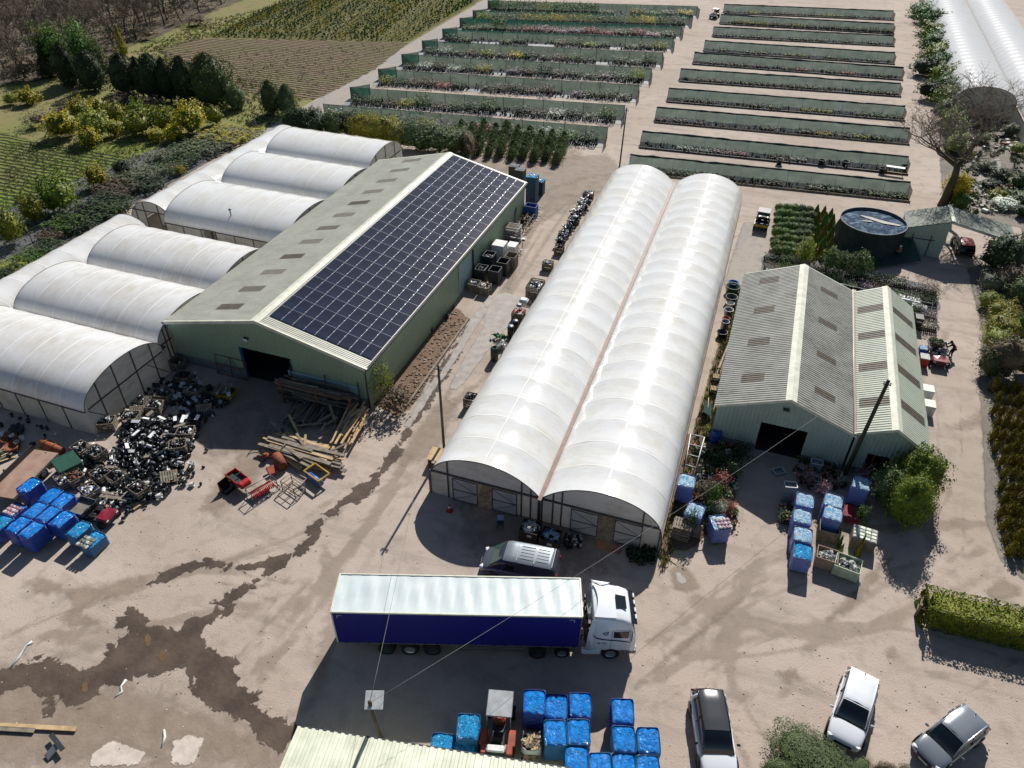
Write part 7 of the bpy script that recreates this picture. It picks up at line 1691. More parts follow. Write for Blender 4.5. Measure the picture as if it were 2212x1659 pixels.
for z in (.1,.5,.85):
    for sy in (-1,1): m.tube([(-.7,sy*.45,z),(.7,sy*.45,z)],.035,'wood_grey',4)
    for sx in (-1,0,1): m.tube([(sx*.7,-.45,z),(sx*.7,.45,z)],.035,'wood_grey',4)
m.build('frame',o)
o=prop('yellow_machine',692,1045,-.35,'yellow steel frame with a blue roller, right end of the row of machines','machine'); m=MB()
for sy in (-1,1): m.box((0,sy*.5,.75),(1.7,.08,.14),'yellow_paint')
for sx in (-1,1): m.box((sx*.8,0,.75),(.1,1.0,.14),'yellow_paint'); m.tube([(sx*.75,-.4,0),(sx*.75,-.4,.7)],.05,'yellow_paint',5)
m.build('frame',o); m=MB(); m.lathe([(0,-.75),(.26,-.74),(.26,.74),(0,.75)],'blue_paint',(0,-.3,.32),14,Matrix.Rotation(PI/2,3,'Y')); m.build('roller',o)
o=prop('wheel_hoop',566,1000,0,'dark iron wheel hoop with a rusty seat lying on the dirt','scrap metal'); m=MB(); m.tube([(.75*math.cos(a)-.3,.75*math.sin(a),.08+.2*math.sin(a)) for a in [k*2*PI/24 for k in range(25)]],.035,'steel_dark',5); m.tube([(-.3,0,.1),(.4,0,.35)],.04,'rust'); m.build('hoop',o); m=MB(); m.bbox((.55,.0,.45),(.5,.45,.35),'rust',.12); m.build('seat_pan',o)
o=prop('mini_skip',492,872,.1,'small yellow skip of rubbish in the barn shade','skip'); m=MB(); 
rings=[[Vector((sx*a,sy*b,z)) for sx,sy in ((-1,-1),(1,-1),(1,1),(-1,1))] for a,b,z in ((.5,.45,.1),(.75,.6,.75))]; m.loft(rings,'yellow_paint',cap=False,smooth=False); m.box((0,0,.12),(1,.9,.04),'yellow_paint'); m.build('tub',o); m=MB(); potfill(m,1.2,.95,.6,22,4,('wood_grey','white_plastic','steel_dark','rust')); 
for k in range(5): m.box((-.4+k*.2,.1,1.0),(.09,.9,.03),'wood_grey',M=Matrix.Rotation(.5,3,'X'))
m.build('rubbish',o)
o=prop('storage_box',158,1038,-.42,'dark green steel box with a flat lid beside the pot crates','storage box'); m=MB(); m.bbox((0,0,.5),(1.7,1.5,.95),'box_green',.04); m.build('box',o); 
m=MB(); m.bbox((0,0,1.02),(1.8,1.6,.08),'box_green',.03); m.build('lid',o)
for me in [o2.data for o2 in bpy.data.objects if o2.type=='MESH' and o2.parent==o]: me.materials[0]=MAT['box_green']
o=prop('land_roller',120,1000,-.15,'rust-orange land roller on a yellow frame behind the flatbed trailer','machine'); m=MB(); m.lathe([(0,-1.05),(.34,-1.04),(.34,1.04),(0,1.05)],'terracotta',(0,.1,.62),18,Matrix.Rotation(PI/2,3,'Y')); m.build('drum',o); m=MB(); m.box((0,-.35,.4),(2.5,.14,.1),'yellow_paint'); 
for x in (-.55,.35): m.tube([(x,.1+.38*math.cos(a),.62+.38*math.sin(a)) for a in [k*PI/8 for k in range(9)]],.03,'yellow_paint',5)
for k in range(4): m.tube([(.5+.06*k,-.35,.5),(.5+.06*k,-.7,1.0),(.5+.06*k,-.8,.1)],.015,'steel_dark',4)
m.build('frame',o)
o=empty('flatbed_trailer',(-46.7,23.6,0),math.radians(38),'rusty flatbed trailer with a low grey side board at the left edge','trailer')
a=P(15,1098,.95); b=P(90,1020,.95); o.location=((a.x+b.x)/2-.5,(a.y+b.y)/2+.55,0); o.rotation_euler.z=math.atan2(b.y-a.y,b.x-a.x)

m=MB(); m.box((0,0,.9),(4.6,1.9,.1),'bed_rust'); m.build('bed',o); m=MB(); m.box((0,.97,1.15),(4.6,.06,.5),'steel_dark'); m.box((0,-.99,.86),(4.6,.08,.2),'wood_grey'); m.build('side_board',o)
for sx in (-.4,.7):
    for sy in (-1,1): wheel(o,sx,sy*.75,.38,.22)
m=MB(); m.box((0,.9-1.7,.5),(.1,.1,.6),'steel_dark'); m.box((0,0,.78),(4.4,.5,.14),'steel_dark'); m.build('chassis',o)
for i,(u,v,lb,mt) in enumerate([(25,975,'rusty curved scrap part in the shade at the left edge, upper','rust'),(30,993,'rusty curved scrap part in the shade at the left edge, lower','rust'),(40,955,'black oval tub under the corner of the nearest tunnel','black_plastic'),(12,1010,'broken pale planks at the left edge above the flatbed','wood_new')]):
    o=prop('scrap_part',u,v,i,lb,'scrap'); m=MB()
    if mt=='wood_new':
        for k in range(7): board(m,Vector((-.8+.2*k,-.5,0)),Vector((-.3+.15*k,.7,0)),.1+.06*k,.2,.12,.04,('wood_new','box_green','wood_grey')[k%3])
    else: m.lathe([(.55,0),(.6,.25),(.5,.3),(.3,.1),(0,.08)],mt,(0,0,.1),14); m.bbox((.4,.2,.2),(.6,.3,.2),mt,.08)
    m.build('scrap',o)
# along the long barn wall
def binbox(u,v,label,w,d,h,mat,rz=0,z=0,fill=None,group='bins and boxes along the solar barn wall',lid=None,name='storage_bin',cat='bin',x=None,y=None):
    p=P(u,v) if x is None else Vector((x,y,0)); o=empty(name,(p.x,p.y,z),rz,label,cat,group); m=MB(); t=.05
    m.box((0,0,.06),(w-.02,d-.02,.08),mat)
    for s in (-1,1): m.box((s*(w/2-t/2),0,h/2+.05),(t,d,h),mat); m.box((0,s*(d/2-t/2),h/2+.05),(w-2*t,t,h),mat)
    for s in (-1,1):
        for q in (-.25,.25): m.box((s*(w/2+.012),q*d,h/2+.05),(.03,.06,h*.9),mat); m.box((q*w,s*(d/2+.012),h/2+.05),(.06,.03,h*.9),mat)
    m.box((0,0,h+.03),(w+.0,.0001,.0001),mat) if 0 else None
    m.build('bin_shell',o)
    if lid: m=MB(); m.bbox((0,0,h+.09),(w+.04,d+.04,.08),lid,.03); m.build('lid',o)
    if fill: m=MB(); potfill(m,w*.8,d*.8,h*.8,22,int(u)+1,fill,(.07,.14)); tag(m.build('contents',o),kind='stuff')
    return o
B_=BX1
for (x,y,w,d,h,mat,z,fill,lid,lb) in [(B_+.9,59.5,1.1,1.1,.85,'wood_crate',0,('white_plastic','net_green','silt'),None,'low brown bin of mixed rubbish next to the barn side door, left one'),(B_+2.1,59.3,1.1,1.1,.85,'wood_crate',0,('white_plastic','lamp_glass','wood_grey'),None,'low brown bin of shiny rubbish, right of the one by the barn side door'),
 (B_+.9,61.5,1.1,1.2,1.5,'steel_dark',0,DK,None,'dark grey bin of pots behind the low brown bins against the barn'),(B_+.9,63.7,1.1,1.3,1.9,'steel_dark',0,DK,None,'tall dark bin stack against the barn wall'),(B_+2.3,61.7,1.1,1.2,1.5,'steel_dark',0,None,None,'open dark bin standing out in the yard side of the row'),(B_+2.5,63.6,1.1,1.2,1.5,'steel_dark',0,None,None,'second open dark bin on the yard side of the row'),(B_+2.8,65.2,1.1,1.2,1.4,'wood_crate',0,None,None,'empty brown-lined bin at the far end of the dark bins'),
 (B_+1.1,66.2,1.3,1.4,1.9,'white_plastic',0,None,'white_plastic','tall white box with a cover against the barn wall'),(B_+2.0,67.7,1.0,1.2,1.2,'white_plastic',0,None,'white_plastic','smaller white box behind the tall white one'),(B_+.9,77.3,1.4,1.1,1.5,'blue_paint',0,None,None,'open bright blue bin near the far corner of the barn')]:
    binbox(int(x*7+y*13),0,lb,w,d,h,mat,0,z,fill,lid=lid,x=x,y=y)
def traystack(u,v,h,label,w=1.05,d=1.05,mat='tray_blue',top='wrap_cyan',rz=0):
    p=P(u,v); o=empty('tray_stack',p,rz,label,'tray stack','stacks of trays behind the solar barn'); m=MB(); n=int(h/.16)
    for k in range(n): m.bbox((0,0,.08+k*.16),(w,d,.135),mat,.02)
    m.build('trays',o); m=MB(); m.box((0,0,n*.16+.05),(w*1.02,d*1.02,.04),top); m.box((0,0,n*.16+.08),(w*.6,d*.25,.03),'tray_blue'); m.box((0,0,n*.16+.08),(w*.2,d*.6,.028),'tray_blue'); m.build('top_tray',o)

traystack(1141,436,3.4,'tall stack of blue trays behind the far corner of the barn',1.25,1.3); traystack(1158,418,1.9,'short stack of blue trays right of the tall one',1.0,1.1)
for u,v,lb in ((1115,408,'stack of black trays nearest the barn wall behind its far corner'),(1102,400,'stack of black trays half hidden behind the barn roof')): traystack(u,v,2.6,lb,1.2,1.1,'steel_dark','black_plastic')
o=prop('bench_frames',1095,475,0,'long heap of wooden frames and poles leaning along the barn wall','timber frames'); m=MB(); rd=random.Random(5)
for k in range(16): x=rd.uniform(-1,.6); y=rd.uniform(-3.5,0); board(m,Vector((x,y,0)),Vector((x+rd.gauss(0,.2),y+rd.uniform(2.5,4.0),0)),rd.uniform(.2,.9),rd.uniform(.3,1.2),.07,.06,rd.choice(['wood_new','wood_grey','wood_crate']))
for k in range(8): board(m,Vector((-1,-3+k*.8,0)),Vector((.7,-3+k*.8+rd.gauss(0,.1),0)),.8,.7,.06,.05,'wood_grey')
m.build('frames',o); o.location=(BX1+1.25,76.4,0)
o=prop('tray_rack',1082,510,.0,'stack of grey slatted benches beside the barn wall','bench stack'); m=MB()
for k in range(7):
    z=.15+k*.3
    for s in (-1,1): m.box((0,s*.6,z),(1.7,.06,.08),'grey_metal'); m.box((s*.82,0,z),(.06,1.2,.08),'grey_metal')
    for q in range(4): m.box((0,-.4+q*.27,z),(1.6,.12,.03),'wood_grey')
m.build('benches',o); o.location=(BX1+1.05,70.6,0)
o=prop('white_plank',1110,516,.1,'white plank lying in the yard in front of the slatted benches','plank'); m=MB(); m.bbox((0,0,.12),(2.0,.4,.08),'white_plastic',.02); m.build('plank',o)
o=prop('leaning_board',1072,485,0,'pale board leaning on the barn wall above the benches','board'); m=MB(); board(m,Vector((-.6,-.6,0)),Vector((-1.0,1.0,0)),.1,2.4,.25,.04,'grey_metal'); m.build('board',o); o.location=(BX1+1.05,73.2,0)
o=prop('scrap_timber',1068,545,0,'pile of broken pale timber between the white box and the benches','timber pile'); m=MB()
for k in range(22): a=Vector((rd.uniform(-1,1),rd.uniform(-1,1),0)); board(m,a,a+Vector((rd.uniform(-1,1),rd.uniform(-1,1),0)),rd.uniform(.1,.8),rd.uniform(.1,.9),.1,.05,rd.choice(['wood_new','wood_grey','white_plastic']))
m.build('timber',o); o.location=(BX1+1.6,68.4,0)
m=MB(); board(m,P(878,885),P(1010,692),.1,.1,.18,.16,'wood_grey'); tag(m.build('kerb_timber'),'long timber edging between the earth strip and the wet track','edging')
for u,v,s,lb in ((1112,802,.2,'small black pot on the earth strip beside the barn, nearer one') ,): pass
for u,v,lb in ((929,720,'small black pot standing on the earth strip, nearer the camera'),(963,691,'black pot standing on the earth strip near the side door')):
    p=P(u,v); m=MB(); m.lathe([(.15,0),(.2,.42),(.18,.42),(.13,.05),(0,.05)],'black_plastic',(0,0,0),12); tag(m.build('plant_pot',loc=p),lb,'plant pot','pots on the earth strip')
# along the left side of the double tunnel
TG='crates and drums along the left side of the double tunnel'
for i,(u,v,lb,kw) in enumerate([(1019,878,'slatted dark crate with pots, nearest the camera along the tunnel side',dict(mat='wood_grey',w=1.0,h=1.0)),(1117,688,'dark crate of white and red rubbish along the tunnel side',dict(mat='wood_grey',w=1.1,fill=('white_plastic','black_plastic','red_paint'))),(1152,635,'large slatted crate of small white-rimmed pots along the tunnel side',dict(w=1.4,d=1.9,h=1.3,fill=('white_plastic','black_plastic','grey_metal','cloth_navy'),n=70,rr=(.06,.11))),(1178,580,'small crate of white-rimmed pots second from the far end',dict(w=1.0,fill=('white_plastic','black_plastic','grey_metal'),n=40)),(1202,545,'small dark crate of pots behind the big slatted one',dict(mat='wood_grey',w=.9)),(1262,428,'rust-brown crate heaped with pots near the far end of the tunnel',dict(w=1.2,h=1.0,fill=('white_plastic','black_plastic','grey_metal'),n=50))]): crate(u,v,lb,group=TG,**kw)
m=MB(); rd=random.Random(31); a,b=P(1204,532),P(1264,428)
for k in range(420): p=a.lerp(b,rd.random())+Vector((rd.gauss(-.15,.28),0,0)); r=rd.uniform(.1,.2); m.lathe([(r*.74,-r),(r,r),(r*.93,r),(r*.7,-r+.02),(0,-r+.02)],rd.choice(['black_plastic','black_plastic','cloth_navy','white_plastic','grey_metal']),(p.x,p.y,rd.uniform(.1,.85)),8,Matrix.Rotation(rd.uniform(0,6.3),3,'Z')@Matrix.Rotation(rd.choice([0,1.3,1.57]),3,'X'))
tag(m.build('pot_row'),'long ridge of discarded pots against the far left side of the double tunnel','pot heap',None,'stuff')
def drum(u,v,h,r,mat,label,lid=None,name='drum',top=None,group=None):
    p=P(u,v); o=empty(name,p,0,label,'barrel',group); m=MB(); m.lathe([(r*.9,0),(r,.08),(r,h*.33),(r*1.03,h*.35),(r,h*.37),(r,h*.66),(r*1.03,h*.68),(r,h*.70),(r*.98,h*.92),(r*.72,h),(r*.66,h),(r*.66,h*.9),(0,h*.88)],mat,(0,0,0),22); m.build('shell',o)
    if lid: m=MB(); m.lathe([(0,h+.04),(r*.9,h+.03),(r*.95,h-.02)],lid,(0,0,0),20); m.build('lid',o)
    return o

drum(1067,778,1.35,.34,'drum_green','dark green drum standing by itself beside the tunnel'); drum(1101,730,1.3,.3,'black_plastic','black drum with a pale lid beside the tunnel, left of two','grey_metal'); drum(1111,716,1.2,.28,'black_plastic','black drum with a pale lid beside the tunnel, right of two','grey_metal'); drum(1545,945,1.2,.42,'blue_paint','blue open barrel at the corner of the wide shed'); drum(1558,940,.9,.36,'blue_paint','darker blue barrel behind the open one, against the shed wall')
o=prop('film_bundle',1082,752,0,'crumpled white film and sticks beside the green drum','rubbish'); m=MB(); leaves(m,50,.3,'white_plastic','ball',(0,0,.25),(.6,.7,.3),.3,1); m.tube([(-.6,0,.2),(-.2,1.5,.9)],.03,'wood_new'); m.build('film',o)
o=prop('green_net',1078,733,0,'bright green crumpled net by the drums','net'); m=MB(); leaves(m,50,.18,'net_bright','ball',(0,0,.3),(.8,.25,.15),.3,2) if 'net_bright' in MAT else None
leaves(m,60,.18,'net_bright','ball',(0,0,.35),(.75,.2,.15),.4,2); m.build('net',o)
o=prop('white_bags',1128,662,0,'white sacks lying on rubbish beside the tunnel','rubbish'); m=MB(); m.bbox((0,0,.7),(.9,.8,.4),'white_plastic',.15); m.bbox((-.2,-.7,.5),(.6,.5,.3),'grey_metal',.12); m.build('sacks',o)
o=prop('board_bench',945,1000,0,'wooden box bench at the foot of the pole by the double tunnel','bench'); o.rotation_euler.z=.1; m=MB(); m.box((0,0,.75),(.9,1.4,.06),'wood_new'); m.box((-.3,-.2,.35),(.06,1.2,.7),'wood_grey'); m.box((.35,0,.35),(.06,1.2,.7),'wood_grey'); m.build('bench',o)
# in front of the double tunnel
for i,(x,y,lb) in enumerate([(-9.6,31.2,'brown wooden bin of shiny film scraps in front of the tunnel, left one'),(-8.15,31.0,'brown wooden bin of pale blue and white scraps in front of the tunnel, right one')]):
    o=binbox(0,0,lb,1.25,1.15,1.0,'wood_dark',.02,0,None,'rubbish bins in front of the double tunnel',x=x,y=y) if 'wood_dark' in MAT else None
    if o is None:
        o=binbox(0,0,lb,1.25,1.15,1.0,'wood_dark',.02,0,None,'rubbish bins in front of the double tunnel',x=x,y=y)
    m=MB(); leaves(m,110,.14,'bags_white' if i==0 else 'wrap_pale','ball',(0,0,1.0),(.55,.5,.25),.3,i); tag(m.build('scraps',o),kind='stuff'); m=MB(); m.box((.1,-.59,.75),(.3,.02,.2),'white_plastic'); m.build('label',o)
o=prop('cardboard_sheet',1322,1178,.0,'pinkish board lying on the ground before the right sliding doors','board'); m=MB(); m.bbox((0,0,.04),(1.7,.75,.05),'plywood',.01); m.ms=['plywood']; m.build('board',o)
m=MB(); rd=random.Random(8)
for k in range(60): p=P(rd.uniform(1225,1262),rd.uniform(1158,1182)); r=rd.uniform(.06,.12); m.lathe([(r*.74,0),(r,.22),(r*.9,.22)],rd.choice(['black_plastic','white_plastic','black_plastic']),(p.x,p.y,.1+rd.random()*.3),7,Matrix.Rotation(rd.choice([0,1.3]),3,'X'))
for k in range(70): p=P(rd.uniform(1360,1420),rd.uniform(1180,1215)); r=rd.uniform(.1,.18); m.lathe([(r*.74,0),(r,.3),(r*.9,.3)],'black_plastic',(p.x,p.y,.03),8); leaves(m,5,.1,'lf_dark','ball',(p.x,p.y,.4),(.15,.15,.15),.2,k)
tag(m.build('pots_by_doors'),'black pots standing in the shade before the tunnel doors','plant pots',None,'stuff')
def cone(u,v,label,h=.7,cat='traffic cone'):
    o=prop('traffic_cone',u,v,0,label,cat); m=MB(); m.box((0,0,.03),(.42,.42,.05),'red_paint'); m.lathe([(.17,.05),(.11,h*.45)],'red_paint',(0,0,0),14); m.lathe([(.11,h*.45),(.075,h*.68)],'white_plastic',(0,0,0),14); m.lathe([(.075,h*.68),(.03,h),(0,h)],'red_paint',(0,0,0),14); m.build('cone',o)
cone(977,1106,'red and white traffic cone in the shade at the left tunnel door'); cone(1862,528-0,'x',.75) if 0 else cone(1861,532,'red and white traffic cone left of the water tank',.8)
o=prop('white_chair',1087,1140,.3,'pale plastic chair with a sheet on it in the tunnel shade','chair'); m=MB(); m.bbox((0,0,.45),(.45,.45,.05),'steel_dark',.02); m.build('seat',o); m=MB(); m.bbox((.0,.2,.75),(.45,.05,.5),'wrap_pale',.02); m.build('backrest',o)
for sx in (-1,1):
    for sy in (-1,1): m=MB(); m.tube([(sx*.2,sy*.2,0),(sx*.2,sy*.2,.44)],.02,'steel_dark',5); m.build('leg',o)
# log bags by the tractor
for i,(u,v,h,lb) in enumerate([(1163,1622,1.0,'white bulk bag of split logs between the tractor and the pallets'),(1160,1650,.5,'second white bulk bag of logs, partly behind the cream roof')]):
    p=P(u,v); o=empty('log_bag',(p.x,p.y,0),.3,lb,'bulk bag','bulk bags of logs'); m=MB(); m.loft([[Vector((.5*s*math.copysign(abs(math.cos(a))**.6,math.cos(a)),.5*s*math.copysign(abs(math.sin(a))**.6,math.sin(a)),z)) for a in [k*2*PI/20 for k in range(20)]] for s,z in ((.85,0),(1.02,.2),(1.05,h*.6),(.98,h),(.9,h+.02))],'white_plastic',cap=False); m.build('bag',o)
    m=MB(); rd=random.Random(i)
    for k in range(60): a=rd.random()*6.28; q=rd.random()**.5*.42; e=Matrix.Rotation(rd.uniform(0,6.3),3,'Z')@Matrix.Rotation(rd.uniform(-.5,.5),3,'X'); m.box((q*math.cos(a),q*math.sin(a),h+.02+rd.random()*.16*(1-q)),(.3,.1,.09),rd.choice(['wood_grey','wood_new','bark']),M=e)
    tag(m.build('logs',o),kind='stuff'); m=MB()
    for a in range(4): q=PI/4+a*PI/2; m.tube([(.5*math.cos(q),.5*math.sin(q),h),(.6*math.cos(q),.6*math.sin(q),h+.22),(.5*math.cos(q+.35),.5*math.sin(q+.35),h)],.02,'white_plastic',4)
    m.build('lifting_loops',o)
# passage between tunnel and shed
o=prop('wooden_pallet_stack',1476,1150,-.05,'stack of wooden pallets beside the wrapped pallets at the tunnel corner','pallets')
for k in range(8): pallet(o,random.uniform(-.04,.04),random.uniform(-.04,.04),k*.15,random.uniform(-.05,.05),None)
p=P(1500,1148); pallet(None,p.x,p.y,.55,.1,'single pallet leaning on the side of the pallet stack',None,'wood_grey',(1.35,0,0))
o=prop('ladder_frame',1497,1000,0,'white tubular ladder-like frame lying against the tunnel side','frame'); a=P(1524,936,1.0)-o.location; b=P(1507,1002,1.0)-o.location; c=P(1484,996,1.0)-o.location; d=P(1494,930,1.0)-o.location; m=MB()
for q,r in ((a,b),(d,c)): m.tube([q,r],.045,'white_plastic',5)
for k in range(4): f=k/3; m.tube([a.lerp(b,f),d.lerp(c,f)],.035,'white_plastic',5)
for q in (a,b,c,d): m.tube([q,(q.x,q.y,0)],.03,'white_plastic',5)
m.build('frame',o)
PG='big tubs and pots stacked along the right tunnel side'
for i,(u,v,r,h,mt,lb) in enumerate([(1578,612,.55,.6,'blue_paint','blue tub at the far end of the row of tubs'),(1577,622,.75,.7,'drum_green','wide dark green tub in the row along the tunnel'),(1574,645,.6,.7,'black_plastic','black tub between the green one and the white pot'),(1572,655,.42,.5,'white_plastic','white pot lying in the row of tubs'),(1568,675,.45,.8,'grey_metal','grey stack of pots in the row of tubs'),(1564,690,.38,.6,'terracotta','terracotta-coloured pot in the row of tubs'),(1561,703,.4,.9,'grey_metal','silver stack of pots at the near end of the row'),(1556,718,.5,.5,'black_plastic','black tub at the near end of the row of tubs')]):
    p=P(u,v); o=empty('large_tub',p,0,lb,'tub',PG); m=MB(); m.lathe([(r*.7,0),(r*.95,h),(r,h),(r,h+.05),(r*.9,h+.05),(r*.65,.08),(0,.08)],mt,(0,0,0),18); m.build('tub',o)
for i,(u,v,lb) in enumerate([(1545,812,'wooden garden armchair, furthest of two beside the shed'),(1540,838,'wooden garden armchair, nearer of two beside the shed')]):
    o=prop('garden_chair',u,v,.1,lb,'chair','garden chairs between the tunnel and the shed'); m=MB(); m.box((0,0,.42),(.6,.6,.05),'wood_new'); m.build('seat',o); m=MB()
    for k in range(5): m.box((-.24+k*.12,.3,.75),(.05,.03,.6),'wood_dark')
    m.box((0,.3,1.05),(.62,.05,.08),'wood_dark'); m.build('backrest',o)
    for sx in (-1,1): m=MB(); m.box((sx*.32,0,.65),(.07,.65,.04),'wood_dark'); m.build('armrest',o)
    for sx in (-1,1):
        for sy in (-1,1): m=MB(); m.box((sx*.28,sy*.27,.2),(.06,.06,.42),'wood_dark'); m.build('leg',o)
o=prop('glazed_panel_pile',1535,890,.1,'green-glazed frames and poles leaning between the chairs and the blue barrel','frames'); m=MB(); m.box((-.3,.2,.6),(.7,1.6,.05),'net_teal',M=Matrix.Rotation(.5,3,'Y')); m.tube([(.1,-.8,.1),(.3,1.2,1.0)],.04,'wood_new'); m.tube([(-.2,-1.0,.1),(-.3,1.2,.9)],.03,'wood_new'); m.build('frames',o)
o=prop('stacked_poles',1562,770,.0,'bundle of poles leaning against the left wall of the wide shed','poles'); m=MB()
for k in range(14): x=.1+.05*k; board(m,Vector((x-.6,-3+.1*k,0)),Vector((x,2.5+.2*k,0)),.1,.5+.04*k,.06,.05,rd.choice(['wood_grey','wood_new','net_green']))
m.build('poles',o)
m=MB(); hp=[(1547,705),(1535,760),(1528,800),(1520,850),(1505,905)]; m.tube([P(*q)+Vector((0,0,.03)) for q in hp],.025,'hose_yellow' if 'hose_yellow' in MAT else 'cap_cream',5); m.ms=['hose_yellow']; tag(m.build('garden_hose'),'thin pale hose running along the passage between tunnel and shed','hose')
m=MB(); hp=[(1568,1045),(1597,1035),(1599,1075),(1590,1120),(1577,1160),(1540,1175),(1500,1182),(1462,1185),(1448,1200),(1468,1212),(1480,1195),(1462,1178),(1445,1192),(1452,1215),(1436,1222)]
pts=[P(*q)+Vector((0,0,.03)) for q in hp]; sm=[]
for i in range(len(pts)-1):
    for j in range(4): sm.append(pts[i].lerp(pts[i+1],j/4)+Vector((.06*math.sin(i+j),.06*math.cos(j*2+i),0)))
m.tube(sm,.028,'hose_yellow',5); tag(m.build('garden_hose'),'yellow hose looped on the ground around the purple-blue pallet','hose')
# before the sheds
for i,(u,v,h,rz,mt,lb) in enumerate([(1702,1068,1.7,.25,'crate_grey','tall stack of grey plastic crates at the edge of the shed shade'),(1762,1003,.9,.05,'crate_grey','stack of white-rimmed crates by the pink-tipped plants'),(1762,1030,.5,.05,'crate_grey','low pair of crates in front of the white-rimmed stack'),(1685,1010,.35,.6,'crate_grey','single grey crate lying in the shade'),(1733,1010,.4,.2,'crate_grey','small crate beside the pink-tipped plant')]):
    pass
    p=P(u,v); o=empty('crate_stack',p,rz,lb,'crates','plastic crates before the sheds'); m=MB(); n=max(1,int(h/.22))
    for k in range(n):
        z=k*.22
        for s in (-1,1): m.box((s*.38,0,z+.12),(.03,.55,.2),mt); m.box((0,s*.27,z+.12),(.76,.03,.2),mt)
        m.box((0,0,z+.02),(.74,.52,.02),mt)
    for s in (-1,1): m.box((s*.40,0,n*.22+.02),(.04,.6,.03),'white_plastic'); m.box((0,s*.29,n*.22+.02),(.8,.04,.03),'white_plastic')
    m.build('crates',o)
def wbox(u,v,label,w,d,h,side,topm,rz=0,kind='film',seed=1):
    p=P(u,v); o=empty('goods_pallet',p,rz,label,'pallet','opened goods pallets in front of the sheds'); m=MB(); m.box((0,0,.07),(w,d,.12),'wood_crate'); m.build('pallet_base',o); m=MB()
    for s in (-1,1): m.box((s*w/2,0,.13+h/2),(.04,d,h),side); m.box((0,s*d/2,.13+h/2),(w,.04,h),side)
    m.build('box_side',o); m=MB()
    if kind=='film': leaves(m,130,.16,topm,'ball',(0,0,h*.9),(w*.45,d*.45,.28),.3,seed)
    elif kind=='dark': m.box((0,0,h*.45),(w*.96,d*.96,.05),topm)
    else:
        for i in range(4):
            for j in range(4): m.bbox((-w/2+w*(i+.5)/4,-d/2+d*(j+.5)/4,h+.08),(w/4.4,d/4.4,.2),topm if (i+j)%3 else 'bags_white',.04)
    m.build('contents',o); return o

wbox(1790,1146,'open brown wooden crate with dark soil in front of the brick-like pallet',1.2,1.0,.9,'wood_crate','lf_dark',0,'dark'); wbox(1787,1205,'cardboard box wrapped in clear film beside the front blue-topped pallet',1.25,1.05,.9,'cardboard','bags_white',-.08,'film',2); wbox(1832,1222,'white and green printed box topped with torn clear film',1.5,1.2,.85,'green_box','bags_white',-.15,'film',3); wbox(1866,1160,'crate of green and white bottle packs with a dark slatted front',1.45,1.2,.9,'wood_grey','bags_green2' if 'bags_green2' in MAT else 'green_box',-.1,'packs')
plantP('small_conifer',1858,16,1142,1188,'cone','lf_gold','small golden conifer in front of the bottle crate','conifer',seed=1,n=260,size=.14)
for k,(u,v) in enumerate([(1815,1130),(1815,1150),(1818,1170),(1820,1188)]): plantP('small_conifer',u,14,v-26,v,'cone','lf_conifer','slim potted conifers lined up between the open crates','conifer','slim conifers between the crates',seed=k%2,n=200,size=.15)
m=MB(); rd=random.Random(61)
for k in range(240):
    u,v_=rd.choice([(rd.uniform(1505,1600),rd.uniform(955,1030)),(rd.uniform(1505,1595),rd.uniform(1040,1130)),(rd.uniform(1720,1830),rd.uniform(985,1045)),(rd.uniform(1690,1720),rd.uniform(1090,1120))])
    p=P(u,v_); q_=rd.uniform(.1,.2); m.lathe([(q_*.75,0),(q_,q_*1.6),(q_*.9,q_*1.6)],rd.choice(['black_plastic','black_plastic','white_plastic','steel_dark']),(p.x,p.y,.03),7); leaves(m,10,.12,rd.choice(['lf_dark','lf_olive','lf_brown','lf_dark','lf_conifer','lf_red','lf_white']),'ball',(p.x,p.y,q_*1.6+.18),(.28,.28,.26),.3,k)
tag(m.build('pots_before_sheds'),'crowded small potted plants on the ground between the tunnel and the shed doors','potted plants',None,'stuff')
# right of the narrow shed
RG='things along the right wall of the narrow shed'
for (u,v,w,d,h,mt,lid,lb) in [(1999,838,.85,.95,.75,'white_plastic','cap_cream','pale plastic box with flat lid beside the narrow shed, upper of two'),(2001,873,.85,1.0,.85,'white_plastic','cap_cream','pale plastic box with flat lid beside the narrow shed, lower of two'),(1975,690,.7,.9,1.1,'black_plastic','black_plastic','black wheeled bin beside the narrow shed'),(1990,770,.7,.9,.8,'red_paint','bags_white','red and white sacks beside the dark red utility vehicle'),(1985,755,.6,.7,1.0,'wrap_blue_side','wrap_pale','blue wrapped sacks at the narrow shed wall')]:
    p=P(u,v); binbox(0,0,lb,w,d,h,mt,0,0,None,RG,lid=lid,x=p.x,y=p.y)
for (u,v,rz,lb) in [(1958,636,-.15,'white upturned tub behind the narrow shed'),(1980,652,-.2,'white tray with a dark inside near the shed end')]:
    o=prop('white_tub',u,v,rz,lb,'tub',RG); m=MB(); m.bbox((0,0,.25),(2.2 if 'upturned' in lb else 1.4,1.1,.45),'white_plastic',.12); m.build('tub',o)
    if 'tray' in lb: m=MB(); m.box((0,0,.485),(1.1,.75,.02),'steel_dark'); m.build('inside',o)
